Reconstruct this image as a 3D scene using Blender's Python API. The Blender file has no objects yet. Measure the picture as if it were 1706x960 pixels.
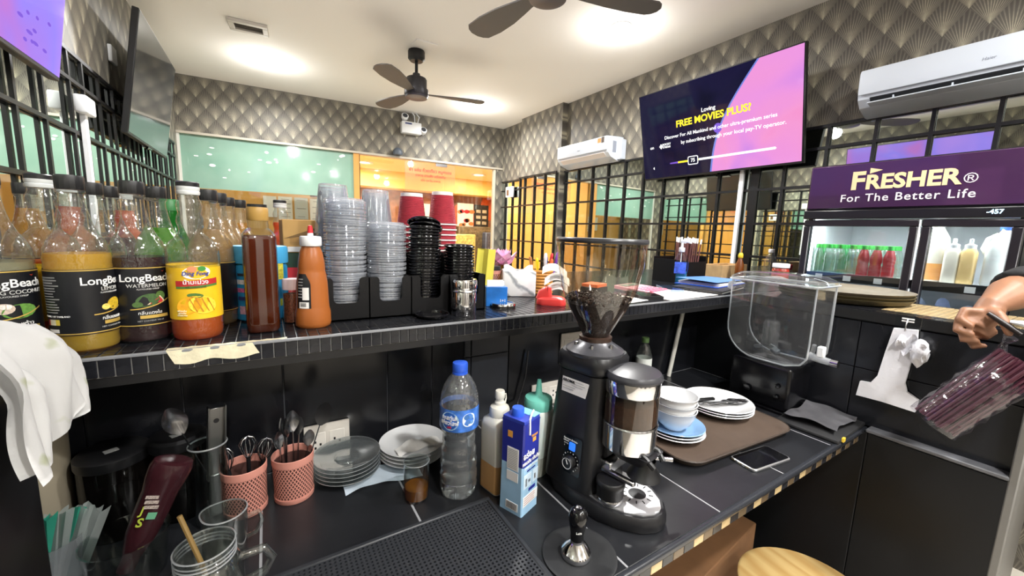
import bpy, bmesh, math, random
from mathutils import Vector, Matrix, Euler
RND = random.Random(11)
PI = math.pi
sc = bpy.context.scene
COL = sc.collection
rad = math.radians

# ------------------------------------------------------------------ camera
FPX = 655.0                       # focal length in pixels of the 1706 x 960 frame
YAW, PITCH, ROLL = rad(32.0428), rad(-8.0942), rad(1.9519)
CAM = Vector((0, 0, 0.60))        # metres, counter top is z = 0, floor z = -0.85
_f = Vector((math.sin(YAW) * math.cos(PITCH), math.cos(YAW) * math.cos(PITCH), math.sin(PITCH)))
_r = Vector((math.cos(YAW), -math.sin(YAW), 0))
_u = _r.cross(_f)
CR = math.cos(ROLL) * _r + math.sin(ROLL) * _u
CU = -math.sin(ROLL) * _r + math.cos(ROLL) * _u
CF = _f
cam_d = bpy.data.cameras.new('camera')
cam_d.sensor_width = 36
cam_d.lens = FPX / 1706 * 36
cam_d.clip_start = 0.02
cam = bpy.data.objects.new('camera', cam_d)
COL.objects.link(cam)
mw = Matrix.Identity(4)
for i in range(3):
    mw[i][0], mw[i][1], mw[i][2], mw[i][3] = CR[i], CU[i], -CF[i], CAM[i]
cam.matrix_world = mw
sc.camera = cam

# ------------------------------------------------------------------ world, exposure
world = bpy.data.worlds.new('world')
sc.world = world
world.use_nodes = True
world.node_tree.nodes['Background'].inputs[0].default_value = (0.9, 0.92, 1.0, 1)
world.node_tree.nodes['Background'].inputs[1].default_value = 0.25
sc.view_settings.view_transform = 'Standard'
sc.view_settings.look = 'None'
sc.view_settings.gamma = 1
sc.view_settings.use_curve_mapping = False
sc.view_settings.exposure = 0.33
sc.cycles.use_denoising = True
sc.cycles.max_bounces = 12
sc.cycles.diffuse_bounces = 3
sc.cycles.glossy_bounces = 5
sc.cycles.transmission_bounces = 8
sc.cycles.transparent_max_bounces = 48
sc.cycles.caustics_reflective = False
sc.cycles.caustics_refractive = False
sc.cycles.sample_clamp_indirect = 6

CEIL, FLOOR = 2.0, -0.85
SH = 0.385                        # bar top height
LX, RX = -0.70, 2.85              # side walls
FYL, FYR = 5.14, 4.91             # far wall y at its two ends

# ceiling downlight positions (read from the photo, repeated behind the camera)
LIGHTS = [(0.08, 4.25), (2.1, 4.21), (2.1, 2.08), (0.08, 2.08), (1.7, -0.3), (0.75, -0.6), (0.08, -1.7), (2.1, -1.7)]
LIGHT_W = 31.0
for i, (lx, ly) in enumerate(LIGHTS):
    ld = bpy.data.lights.new('downlight_lamp', 'AREA')
    ld.shape = 'DISK'; ld.size = 0.13
    ld.energy = LIGHT_W
    ld.spread = rad(165)
    ld.color = (1.0, 0.99, 0.97)
    lo = bpy.data.objects.new('downlight_lamp', ld)
    lo.location = (lx, ly, CEIL - 0.034)
    COL.objects.link(lo)
    ld = bpy.data.lights.new('ceiling_fill', 'POINT')      # added fill hung below the lamp to lift the ceiling
    ld.energy = 6.0; ld.shadow_soft_size = 0.06; ld.color = (1.0, 0.99, 0.97)
    lo = bpy.data.objects.new('ceiling_fill', ld); lo.location = (lx, ly, CEIL - 0.15); COL.objects.link(lo)
# warm shop lamps behind the glass front; those without a fixture are added fill
for (lx, ly, lz, e) in ((1.62, 7.93, 1.77, 60), (3.95, 7.82, 1.77, 60), (2.8, 6.2, 1.77, 45), (1.6, 6.0, 1.77, 30), (0.2, 5.5, 2.05, 8), (-0.4, 5.5, 2.05, 8)):
    ld = bpy.data.lights.new('shop_lamp_and_fill', 'AREA')
    ld.shape = 'DISK'; ld.size = 0.25; ld.energy = e; ld.color = (1.0, 0.91, 0.76)
    lo = bpy.data.objects.new('shop_lamp_and_fill', ld); lo.location = (lx, ly, lz); COL.objects.link(lo)

# ------------------------------------------------------------------ pixel helpers: a pixel of the photo met with a real plane
def ray(u, v):
    return CR * ((u - 853) / FPX) + CU * (-(v - 480) / FPX) + CF
def onz(u, v, z):
    d = ray(u, v); return CAM + d * ((z - CAM.z) / d.z)
def ony(u, v, y):
    d = ray(u, v); return CAM + d * ((y - CAM.y) / d.y)
def onx(u, v, x):
    d = ray(u, v); return CAM + d * ((x - CAM.x) / d.x)
def away(p, r):
    h = Vector((p.x, p.y, 0)).normalized()
    return Vector((p.x, p.y, p.z)) + h * r
def stand(u, v, z, r):            # centre of a round thing whose front foot shows at (u, v)
    return away(onz(u, v, z), r)
def face(p):                      # turn about z so that local -y looks at the camera
    return math.atan2(p.y, p.x) - PI / 2

# ------------------------------------------------------------------ materials
def hx(s):
    s = s.lstrip('#')
    c = [int(s[i:i + 2], 16) / 255 for i in (0, 2, 4)]
    return tuple((x / 12.92 if x <= .04045 else ((x + .055) / 1.055) ** 2.4) for x in c) + (1,)
MATS = {}
def newmat(name):
    m = bpy.data.materials.new(name); m.use_nodes = True
    m.node_tree.nodes.clear()
    nt = m.node_tree
    out = nt.nodes.new('ShaderNodeOutputMaterial')
    MATS[name] = m
    return m, nt, out
def N(nt, t, **kw):
    n = nt.nodes.new(t)
    for k, v in kw.items():
        if k.startswith('i_'):
            n.inputs[int(k[2:])].default_value = v
        else:
            setattr(n, k, v)
    return n
def pm(name, col, rough=.5, metal=0., spec=.5, emit=None, es=0., var=None, bump=None, coat=0., trans=0., aniso=0., sss=0., ior=None):
    """Principled material; var=(scale, amount) mottles the colour, bump=(scale, strength) adds fine relief."""
    if name in MATS: return MATS[name]
    m, nt, out = newmat(name)
    b = nt.nodes.new('ShaderNodeBsdfPrincipled')
    nt.links.new(b.outputs[0], out.inputs[0])
    c = hx(col) if isinstance(col, str) else col
    b.inputs['Base Color'].default_value = c
    b.inputs['Roughness'].default_value = rough
    b.inputs['Metallic'].default_value = metal
    b.inputs['Specular IOR Level'].default_value = spec
    b.inputs['Coat Weight'].default_value = coat
    b.inputs['Transmission Weight'].default_value = trans
    if ior: b.inputs['IOR'].default_value = ior
    if aniso: b.inputs['Anisotropic'].default_value = aniso
    if sss:
        b.inputs['Subsurface Weight'].default_value = sss
        b.inputs['Subsurface Radius'].default_value = (.02, .01, .006)
    if emit:
        b.inputs['Emission Color'].default_value = hx(emit); b.inputs['Emission Strength'].default_value = es
    tc = nt.nodes.new('ShaderNodeTexCoord')
    if var:
        no = N(nt, 'ShaderNodeTexNoise'); no.inputs['Scale'].default_value = var[0]; no.inputs['Detail'].default_value = 5
        nt.links.new(tc.outputs['Object'], no.inputs['Vector'])
        mp = N(nt, 'ShaderNodeMapRange'); mp.inputs[1].default_value = .3; mp.inputs[2].default_value = .7
        mp.inputs[3].default_value = 1 - var[1]; mp.inputs[4].default_value = 1 + var[1]
        nt.links.new(no.outputs[0], mp.inputs[0])
        mx = N(nt, 'ShaderNodeVectorMath', operation='SCALE'); mx.inputs[0].default_value = c[:3]
        nt.links.new(mp.outputs[0], mx.inputs['Scale'])
        nt.links.new(mx.outputs[0], b.inputs['Base Color'])
    if bump:
        no = N(nt, 'ShaderNodeTexNoise'); no.inputs['Scale'].default_value = bump[0]; no.inputs['Detail'].default_value = 4
        nt.links.new(tc.outputs['Object'], no.inputs['Vector'])
        bp = N(nt, 'ShaderNodeBump'); bp.inputs['Strength'].default_value = bump[1]; bp.inputs['Distance'].default_value = .002
        nt.links.new(no.outputs[0], bp.inputs['Height']); nt.links.new(bp.outputs[0], b.inputs['Normal'])
    return m
def clear(name, tint='#f4f8f8', edge=.75, base=.05, rough=.03, body=0., bodycol='#ffffff', power=3., bumpy=None):
    """Thin clear plastic or glass wall: see-through face on, glossy towards its edges; body adds a milky share."""
    if name in MATS: return MATS[name]
    m, nt, out = newmat(name)
    tr = N(nt, 'ShaderNodeBsdfTransparent'); tr.inputs[0].default_value = hx(tint)
    gl = N(nt, 'ShaderNodeBsdfGlossy'); gl.inputs['Roughness'].default_value = rough
    lw = N(nt, 'ShaderNodeLayerWeight'); lw.inputs[0].default_value = .5
    pw = N(nt, 'ShaderNodeMath', operation='POWER'); pw.inputs[1].default_value = power
    ma = N(nt, 'ShaderNodeMath', operation='MULTIPLY_ADD'); ma.inputs[1].default_value = edge; ma.inputs[2].default_value = base
    nt.links.new(lw.outputs['Facing'], pw.inputs[0]); nt.links.new(pw.outputs[0], ma.inputs[0])
    mx = N(nt, 'ShaderNodeMixShader')
    nt.links.new(ma.outputs[0], mx.inputs[0]); nt.links.new(tr.outputs[0], mx.inputs[1]); nt.links.new(gl.outputs[0], mx.inputs[2])
    last = mx
    if body > 0:
        df = N(nt, 'ShaderNodeBsdfDiffuse'); df.inputs[0].default_value = hx(bodycol)
        tl = N(nt, 'ShaderNodeBsdfTranslucent'); tl.inputs[0].default_value = hx(bodycol)
        a = N(nt, 'ShaderNodeMixShader'); a.inputs[0].default_value = .4
        nt.links.new(df.outputs[0], a.inputs[1]); nt.links.new(tl.outputs[0], a.inputs[2])
        b = N(nt, 'ShaderNodeMixShader'); b.inputs[0].default_value = body
        nt.links.new(mx.outputs[0], b.inputs[1]); nt.links.new(a.outputs[0], b.inputs[2])
        last = b
    if bumpy:
        tc = N(nt, 'ShaderNodeTexCoord'); no = N(nt, 'ShaderNodeTexNoise'); no.inputs['Scale'].default_value = bumpy[0]
        nt.links.new(tc.outputs['Object'], no.inputs['Vector'])
        bp = N(nt, 'ShaderNodeBump'); bp.inputs['Strength'].default_value = bumpy[1]; bp.inputs['Distance'].default_value = .003
        nt.links.new(no.outputs[0], bp.inputs['Height']); nt.links.new(bp.outputs[0], gl.inputs['Normal'])
    nt.links.new(last.outputs[0], out.inputs[0])
    return m

BLACK = pm('black_plastic', '#101012', .42)
BLACKG = pm('black_gloss', '#0b0b0e', .12)
BLACKM = pm('black_metal', '#141416', .38, .3)
DARKTILE = pm('dark_tile', '#1e1f22', .3, var=(9, .18), bump=(60, .08))
GROUT = pm('grout', '#8d8e91', .8)
WHITE = pm('white_plastic', '#eceef0', .35)
CERAMIC = pm('white_ceramic', '#eeeff0', .15, coat=.3)
PAPER = pm('white_paper', '#f2f0ec', .8)
CHROME = pm('chrome', '#d9d9dc', .1, 1.)
STEEL = pm('steel', '#bdbdc0', .22, 1.)
INK = pm('ink_black', '#141416', .6)
INKW = pm('ink_white', '#f4f4f2', .6)
INKGREY = pm('ink_grey', '#a8a8a6', .6)
GOLD = pm('gold_print', '#d8b65e', .35, .3)
RED = pm('red_print', '#c8242b', .5)
CLEARP = clear('clear_plastic')
CLEARG = clear('clear_glass', '#f2f6f5', .85, .07)
CUPCLEAR = clear('cup_clear', '#f5f8fb', .75, .10, .06, body=.20, bodycol='#f8faff', power=1.6)
GLASSGLINT = clear('glass_glint', '#f0f3f4', .8, .25, .05, body=.38, bodycol='#eef2f5', power=1.5)  # milky rings put the bright rim glints of glass into the colour
REALGLASS = pm('solid_glass', '#f4faf8', 0., trans=1., ior=1.45)

# ------------------------------------------------------------------ mesh helpers
def box(bm, c, s, rot=None, bev=0., seg=1):
    r = bmesh.ops.create_cube(bm, size=1)
    vs = r['verts']
    M = Matrix.Translation(Vector(c)) @ (rot.to_4x4() if rot else Matrix.Identity(4)) @ Matrix.Diagonal((s[0], s[1], s[2], 1))
    bmesh.ops.transform(bm, matrix=M, verts=vs)
    if bev > 0:
        es = list({e for v in vs for e in v.link_edges})
        bmesh.ops.bevel(bm, geom=es, offset=bev, segments=seg, affect='EDGES', profile=.5, clamp_overlap=True)
    return vs
def b2(bm, x0, x1, y0, y1, z0, z1, bev=0., seg=1):
    return box(bm, ((x0 + x1) / 2, (y0 + y1) / 2, (z0 + z1) / 2), (abs(x1 - x0), abs(y1 - y0), abs(z1 - z0)), None, bev, seg)
def rawbox(bm, c, s):             # quick plain box for large fields
    x, y, z = c; a, b, d = s[0] / 2, s[1] / 2, s[2] / 2
    v = [bm.verts.new((x + i * a, y + j * b, z + k * d)) for i in (-1, 1) for j in (-1, 1) for k in (-1, 1)]
    for q in ((0, 1, 3, 2), (4, 6, 7, 5), (0, 4, 5, 1), (2, 3, 7, 6), (1, 5, 7, 3)): bm.faces.new([v[i] for i in q])
def lathe(bm, prof, seg=28, M=None, a0=0., a1=2 * PI, squash=None):
    """Turn a profile of (r, z) about z. Ends with r == 0 close to a point."""
    full = abs(a1 - a0 - 2 * PI) < 1e-6
    n = seg if full else seg + 1
    rings = []
    for (r, z) in prof:
        if r <= 1e-7:
            v = bm.verts.new((0, 0, z)); rings.append([v])
        else:
            ring = []
            for i in range(n):
                a = a0 + (a1 - a0) * i / seg
                k = squash(a, z) if squash else 1.
                ring.append(bm.verts.new((r * k * math.cos(a), r * k * math.sin(a), z)))
            rings.append(ring)
    fs = []
    for A, B in zip(rings[:-1], rings[1:]):
        for i in range(seg):
            j = (i + 1) % n if full else i + 1
            if len(A) == 1 and len(B) == 1: continue
            if len(A) == 1: q = (A[0], B[j], B[i])
            elif len(B) == 1: q = (A[i], A[j], B[0])
            else: q = (A[i], A[j], B[j], B[i])
            try: fs.append(bm.faces.new(q))
            except ValueError: pass
    vs = [v for r in rings for v in r]
    if M is not None: bmesh.ops.transform(bm, matrix=M, verts=vs)
    return vs
def frame_from(d):
    d = d.normalized()
    up = Vector((0, 0, 1)) if abs(d.z) < .95 else Vector((1, 0, 0))
    a = d.cross(up).normalized(); b = a.cross(d).normalized()
    return a, b
def tube(bm, pts, r, seg=8, cap=True, flat=1.):
    pts = [Vector(p) for p in pts]
    n = len(pts)
    rs = r if isinstance(r, (list, tuple)) else [r] * n
    rings = []
    a = b = None
    for i, p in enumerate(pts):
        d = (pts[min(i + 1, n - 1)] - pts[max(i - 1, 0)])
        if a is None: a, b = frame_from(d)
        else:
            dn = d.normalized(); a = (a - dn * a.dot(dn)).normalized(); b = a.cross(dn).normalized() * (1 if True else -1)
        rings.append([bm.verts.new(p + (a * math.cos(t) + b * (math.sin(t) * flat)) * rs[i]) for t in [2 * PI * k / seg for k in range(seg)]])
    for A, B in zip(rings[:-1], rings[1:]):
        for k in range(seg):
            bm.faces.new((A[k], A[(k + 1) % seg], B[(k + 1) % seg], B[k]))
    if cap:
        try: bm.faces.new(rings[0][::-1]); bm.faces.new(rings[-1])
        except ValueError: pass
    return [v for q in rings for v in q]
def prism(bm, poly, z0, z1, M=None):
    lo = [bm.verts.new((x, y, z0)) for x, y in poly]; hi = [bm.verts.new((x, y, z1)) for x, y in poly]
    n = len(poly)
    bm.faces.new(lo[::-1]); bm.faces.new(hi)
    for i in range(n): bm.faces.new((lo[i], lo[(i + 1) % n], hi[(i + 1) % n], hi[i]))
    if M is not None: bmesh.ops.transform(bm, matrix=M, verts=lo + hi)
    return lo + hi
def loft(bm, rings, cap=True, closed=True):
    R = [[bm.verts.new(p) for p in ring] for ring in rings]
    n = len(R[0])
    for A, B in zip(R[:-1], R[1:]):
        for k in range(n if closed else n - 1):
            bm.faces.new((A[k], A[(k + 1) % n], B[(k + 1) % n], B[k]))
    if cap and closed:
        bm.faces.new(R[0][::-1]); bm.faces.new(R[-1])
    return [v for r in R for v in r]
def rrect(w, d, r, n=5, cx=0., cy=0.):
    pts = []
    for (sx, sy, a0) in ((1, 1, 0), (-1, 1, PI / 2), (-1, -1, PI), (1, -1, 1.5 * PI)):
        for i in range(n + 1):
            a = a0 + PI / 2 * i / n
            pts.append((cx + sx * (w / 2 - r) + r * math.cos(a), cy + sy * (d / 2 - r) + r * math.sin(a)))
    return pts
def surf(bm, fn, nu, nv):
    """Open grid surface from fn(i/nu, j/nv)."""
    g = [[bm.verts.new(fn(i / nu, j / nv)) for j in range(nv + 1)] for i in range(nu + 1)]
    for i in range(nu):
        for j in range(nv):
            bm.faces.new((g[i][j], g[i + 1][j], g[i + 1][j + 1], g[i][j + 1]))
    return [v for r in g for v in r]
def mesh_of(name, bm, m, smooth=True, ang=40, fix=True):
    if fix: bmesh.ops.recalc_face_normals(bm, faces=bm.faces)
    me = bpy.data.meshes.new(name)
    bm.to_mesh(me); bm.free()
    if m is not None:
        for mm in (m if isinstance(m, (list, tuple)) else [m]): me.materials.append(mm)
    if smooth and len(me.polygons):
        me.polygons.foreach_set('use_smooth', [True] * len(me.polygons))
        me.set_sharp_from_angle(angle=rad(ang))
    return me
def link(name, me, parent=None, loc=(0, 0, 0), rot=(0, 0, 0)):
    o = bpy.data.objects.new(name, me)
    COL.objects.link(o)
    o.location = loc; o.rotation_euler = rot
    if parent is not None: o.parent = parent
    return o
def ob(name, bm, m, parent=None, loc=(0, 0, 0), rot=(0, 0, 0), smooth=True, ang=40, fix=True):
    return link(name, mesh_of(name, bm, m, smooth, ang, fix), parent, loc, rot)
def tag(o, label, cat, group=None):
    o['label'] = label; o['category'] = cat
    if group: o['group'] = group
    return o
def thing(name, label, cat, loc=(0, 0, 0), rotz=0., group=None, rot=None):
    o = bpy.data.objects.new(name, None)
    COL.objects.link(o)
    o.empty_display_size = .02
    o.location = loc; o.rotation_euler = rot if rot else (0, 0, rotz)
    return tag(o, label, cat, group)
def struct(o):
    o['kind'] = 'structure'; return o
def dup(root, loc=None, rotz=None, label=None, group=None, rot=None):
    def cp(o, par):
        c = o.copy(); COL.objects.link(c); c.parent = par
        for ch in KIDS.get(o.name, list(o.children)): cp(ch, c)
        return c
    r = cp(root, None)
    if loc is not None: r.location = loc
    if rotz is not None: r.rotation_euler = (0, 0, rotz)
    if rot is not None: r.rotation_euler = rot
    if label: r['label'] = label
    if group: r['group'] = group
    return r
KIDS = {}
TXT = {}
def text_mesh(body, size, bold=0., depth=.0004, align='CENTER', shear=0., space=1.):
    key = (body, size, bold, depth, align, shear, space)
    if key in TXT: return TXT[key]
    c = bpy.data.curves.new('lettering', 'FONT')
    c.body = body; c.size = size; c.offset = bold * size; c.extrude = depth; c.align_x = align; c.align_y = 'CENTER'
    c.shear = shear; c.space_character = space; c.resolution_u = 3
    o = bpy.data.objects.new('lettering', c); COL.objects.link(o)
    dg = bpy.context.evaluated_depsgraph_get(); dg.update()
    me = bpy.data.meshes.new_from_object(o.evaluated_get(dg))
    COL.objects.unlink(o); bpy.data.objects.remove(o); bpy.data.curves.remove(c)
    TXT[key] = me
    return me
def text(body, size, m, parent, M, name='lettering', wrap=None, **kw):
    """Raised print. M maps the text plane (x right, y up, z out) into the parent's space; wrap = radius to bend it round."""
    src = text_mesh(body, size, **kw)
    me = src.copy()
    me.materials.clear(); me.materials.append(m)
    if wrap:
        for v in me.vertices:
            x, y, z = v.co; a = x / wrap
            v.co = (math.sin(a) * (wrap + z), y, math.cos(a) * (wrap + z))
    me.transform(M)
    return link(name, me, parent)
def wrapflat(bm, pts, R, z=0.0004):
    """Flat polygon given in (x along arc, y up), bent on a cylinder of radius R, local -y being the front."""
    c = [bm.verts.new((math.sin(x / R) * (R + z), -math.cos(x / R) * (R + z), y)) for x, y in pts]
    bm.faces.new(c); return c
def wrapband(bm, R, x0, x1, y0, y1, n=10, z=.0004, skew=0.):
    prev = None
    for i in range(n + 1):
        x = x0 + (x1 - x0) * i / n; a = x / R; s = skew * (i / n) ** 2
        p = (bm.verts.new((math.sin(a) * (R + z), -math.cos(a) * (R + z), y0 + s)), bm.verts.new((math.sin(a) * (R + z), -math.cos(a) * (R + z), y1 + s)))
        if prev: bm.faces.new((prev[0], p[0], p[1], prev[1]))
        prev = p
def ell(cx, cy, a, b, n=14, t=0.):
    return [(cx + a * math.cos(2 * PI * i / n) * math.cos(t) - b * math.sin(2 * PI * i / n) * math.sin(t), cy + a * math.cos(2 * PI * i / n) * math.sin(t) + b * math.sin(2 * PI * i / n) * math.cos(t)) for i in range(n)]
# text planes: FRONT stands upright and faces local -y
FRONT = lambda x, y, z: Matrix.Translation((x, y, z)) @ Matrix.Rotation(PI / 2, 4, 'X')
def cylfront(z, ang=0.):          # for wrap text: axis -> local z, front -> -y
    return Matrix.Rotation(ang, 4, 'Z') @ Matrix.Translation((0, 0, z)) @ Matrix.Rotation(PI / 2, 4, 'X')
# ================================================================== setting
def wallpaper(name, axis):
    m, nt, out = newmat(name)
    g = N(nt, 'ShaderNodeNewGeometry'); sp = N(nt, 'ShaderNodeSeparateXYZ'); nt.links.new(g.outputs['Position'], sp.inputs[0])
    def mth(op, a, b=None, c=None):
        n = N(nt, 'ShaderNodeMath', operation=op)
        for i, x in enumerate((a, b, c)):
            if x is None: continue
            if isinstance(x, (int, float)): n.inputs[i].default_value = x
            else: nt.links.new(x, n.inputs[i])
        return n.outputs[0]
    u = mth('DIVIDE', sp.outputs[axis], .150); v = mth('DIVIDE', sp.outputs['Z'], .19)
    a = mth('ADD', u, v); b = mth('SUBTRACT', u, v)
    fa = mth('FRACT', mth('ADD', a, 50.)); fb = mth('SUBTRACT', 1., mth('FRACT', mth('ADD', b, 50.)))
    s = mth('ADD', fa, fb)                                  # 0 at the lower tip of a scale, 2 at its top
    ang = mth('DIVIDE', fa, mth('ADD', s, .0001))
    rays = mth('MULTIPLY_ADD', mth('SINE', mth('MULTIPLY', ang, 95.)), .5, .5)
    rays = mth('MULTIPLY', mth('POWER', rays, 2.5), mth('SUBTRACT', 1., mth('MULTIPLY', s, .38)))
    no = N(nt, 'ShaderNodeTexNoise'); no.inputs['Scale'].default_value = 60; nt.links.new(g.outputs['Position'], no.inputs['Vector'])
    tip = mth('POWER', mth('MAXIMUM', mth('SUBTRACT', 1., mth('MULTIPLY', s, .55)), 0.), 1.5)
    cen = mth('SUBTRACT', 1., mth('MULTIPLY', mth('ABSOLUTE', mth('SUBTRACT', ang, .5)), 1.7))
    val = mth('ADD', mth('MULTIPLY', tip, mth('MULTIPLY_ADD', cen, .42, .10)), mth('MULTIPLY', mth('MULTIPLY', rays, mth('MULTIPLY_ADD', cen, .6, .4)), .62))
    val = mth('MULTIPLY', val, mth('MULTIPLY_ADD', no.outputs[0], .5, .75))
    cr = N(nt, 'ShaderNodeValToRGB')
    e = cr.color_ramp.elements
    e[0].position = 0.; e[0].color = hx('#57534d'); e[1].position = 1.; e[1].color = hx('#e6dec2')
    k = cr.color_ramp.elements.new(.3); k.color = hx('#7d786e')
    k = cr.color_ramp.elements.new(.6); k.color = hx('#b5ad95')
    nt.links.new(val, cr.inputs[0])
    bs = N(nt, 'ShaderNodeBsdfPrincipled'); bs.inputs['Roughness'].default_value = .5; bs.inputs['Specular IOR Level'].default_value = .3
    nt.links.new(cr.outputs[0], bs.inputs['Base Color']); nt.links.new(bs.outputs[0], out.inputs[0])
    return m
WPX, WPY = wallpaper('wallpaper_far', 'X'), wallpaper('wallpaper_side', 'Y')
PAINT = pm('ceiling_paint', '#f3efe8', .85, bump=(200, .05))
MIRROR = pm('mirror_glass', '#e3ebe4', .015, 1.)
FLOORM = pm('floor_tiles', '#e6dfd2', .3, var=(4, .08))
ORANGE = pm('orange_wall', '#f0b562', .7)
YELLOW = pm('yellow_wall', '#f6d07a', .7)
BROWN = pm('brown_mural', '#8a5a40', .6, var=(5, .5))
MINT = None

def mintmat():
    m, nt, out = newmat('mint_film')
    df = N(nt, 'ShaderNodeBsdfDiffuse'); tl = N(nt, 'ShaderNodeBsdfTranslucent')
    tc = N(nt, 'ShaderNodeTexCoord'); no = N(nt, 'ShaderNodeTexNoise'); no.inputs['Scale'].default_value = 2.2; no.inputs['Detail'].default_value = 3
    nt.links.new(tc.outputs['Object'], no.inputs['Vector'])
    cr = N(nt, 'ShaderNodeValToRGB'); e = cr.color_ramp.elements
    e[0].position = .35; e[0].color = hx('#9fcabb'); e[1].position = .7; e[1].color = hx('#bcdccf')
    nt.links.new(no.outputs[0], cr.inputs[0])
    nt.links.new(cr.outputs[0], df.inputs[0]); nt.links.new(cr.outputs[0], tl.inputs[0])
    mx = N(nt, 'ShaderNodeMixShader'); mx.inputs[0].default_value = .5
    nt.links.new(df.outputs[0], mx.inputs[1]); nt.links.new(tl.outputs[0], mx.inputs[2])
    gl = N(nt, 'ShaderNodeBsdfGlossy'); gl.inputs['Roughness'].default_value = .08
    m2 = N(nt, 'ShaderNodeMixShader'); m2.inputs[0].default_value = .06
    nt.links.new(mx.outputs[0], m2.inputs[1]); nt.links.new(gl.outputs[0], m2.inputs[2])
    nt.links.new(m2.outputs[0], out.inputs[0]); return m
MINT = mintmat()

def B(name, m, x0, x1, y0, y1, z0, z1, parent=None, bev=0., smooth=False):
    bm = bmesh.new(); b2(bm, x0, x1, y0, y1, z0, z1, bev)
    return ob(name, bm, m, parent, smooth=smooth)
def fy(x): return FYL + (FYR - FYL) * (x - LX) / (RX - LX)
def fbox(bm, x0, x1, z0, z1, t0, t1):          # a slab lying along the slightly skewed far wall
    P = [(x0, fy(x0) + t0), (x1, fy(x1) + t0), (x1, fy(x1) + t1), (x0, fy(x0) + t1)]
    prism(bm, P, z0, z1)
def FB(name, m, x0, x1, z0, z1, t0, t1, parent=None):
    bm = bmesh.new(); fbox(bm, x0, x1, z0, z1, t0, t1); return ob(name, bm, m, parent, smooth=False)

struct(B('floor', FLOORM, LX - .15, 5.3, -2.3, 9.3, FLOOR - .05, FLOOR))
bm = bmesh.new(); b2(bm, LX - .15, RX + .15, -2.3, 5.2, CEIL, CEIL + .05); struct(ob('ceiling', bm, PAINT, smooth=False))
struct(B('wall_left', WPY, LX - .12, LX, -2.3, 9.3, FLOOR, CEIL))
struct(B('wall_right', WPY, RX, RX + .12, -2.3, 5.2, FLOOR, CEIL))
struct(B('wall_right_column', WPY, RX - .07, RX, 3.53, 4.34, FLOOR, CEIL))
struct(B('wall_near', pm('near_wall', '#cfc9bf', .8), LX - .12, RX + .12, -2.3, -2.2, FLOOR, CEIL))
for (x0, x1) in ((-.4, .1), (.55, .9), (1.5, 2.1), (2.4, 2.7)): struct(B('chrome_stripe_panel', pm('chrome_stripe_dark', '#241f1c', .4), x0, x1, -2.2, -2.18, FLOOR, 1.25))  # unseen dark panels added so the chrome reflects stripes
GTOP = 1.452
struct(FB('wall_far', WPX, LX, RX, GTOP + .02, CEIL, 0, .1))
struct(FB('trim_1', pm('window_trim', '#b9b1a2', .5), LX, RX, GTOP, GTOP + .022, -.012, .1))

# glazed front: mint film bay, then the clear door bay
DX = .92
w1 = struct(FB('window_1', pm('window_frame', '#d9d7cf', .45), LX, LX + .022, FLOOR, GTOP, 0, .05))
FB('pane', CLEARG, LX + .022, DX, FLOOR, .93, .02, .026, w1)
FB('film', MINT, LX + .022, DX - .01, .935, GTOP, .018, .03, w1)
for k in range(16):                                # water drops and stickers caught on the film
    x = LX + .15 + RND.random() * 1.35; z = 1.05 + RND.random() * .36
    bm = bmesh.new(); prism(bm, ell(0, 0, .008 + .02 * RND.random(), .006 + .012 * RND.random(), 10), 0, .002, FRONT(x, fy(x) + .016, z)); ob('bubble', bm, pm('film_bubble', '#e4f4ec', .5), w1)
for k, u in enumerate((325, 433, 531)):
    p = ony(u, 258 + 8 * k, fy(.2)); bm = bmesh.new(); box(bm, (p.x, fy(p.x) + .016, p.z), (.035, .003, .01)); ob('clip', bm, WHITE, w1, smooth=False)
w2 = struct(FB('window_2', pm('door_frame_reflection', '#d39a52', .4), DX - .012, DX + .05, FLOOR, GTOP, .0, .05))  # orange reflection on the frame is put into its colour
FB('pane', CLEARG, DX + .06, 2.0, FLOOR, GTOP - .012, .018, .026, w2)
FB('pane', CLEARG, 2.006, 2.72, FLOOR, GTOP - .012, .018, .026, w2)
FB('hinge_patch', STEEL, 1.90, 2.05, GTOP - .045, GTOP - .005, .008, .034, w2)
FB('edge_post', pm('door_edge', '#cfc8b6', .4), 2.72, 2.745, FLOOR, GTOP, 0, .05, w2)
FB('edge_post', pm('door_line', '#4a3220', .5), DX + .05, DX + .06, FLOOR, GTOP - .01, .005, .045, w2)
struct(FB('wall_far_end', WPX, 2.745, RX, FLOOR, GTOP, 0, .1))

# neighbouring shop seen through the glass
struct(B('wall_shop_notice', ORANGE, LX, DX + .02, 5.95, 6.05, FLOOR, 2.1))
struct(B('wall_shop_side', ORANGE, DX, DX + .05, 5.2, 9.3, FLOOR, 2.1))
struct(B('wall_shop_mural', BROWN, DX, 5.3, 9.2, 9.3, FLOOR, 1.45))
struct(B('wall_shop_upper', YELLOW, DX, 5.3, 8.7, 9.3, 1.45, 1.8))
struct(B('wall_shop_end', ORANGE, 5.2, 5.3, 4.9, 9.3, FLOOR, 1.8))
struct(B('ceiling_shop', pm('shop_ceiling', '#f8e0a8', .8), DX, 5.3, 5.2, 9.3, 1.8, 1.85))
struct(B('ceiling_notice', pm('shop_ceiling', '#f8e0a8', .8), LX - .1, DX + .02, 5.25, 6.1, 2.1, 2.15))

struct(B('wall_shop_return', ORANGE, RX + .12, 5.3, 4.9, 5.0, FLOOR, 1.8))
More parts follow.
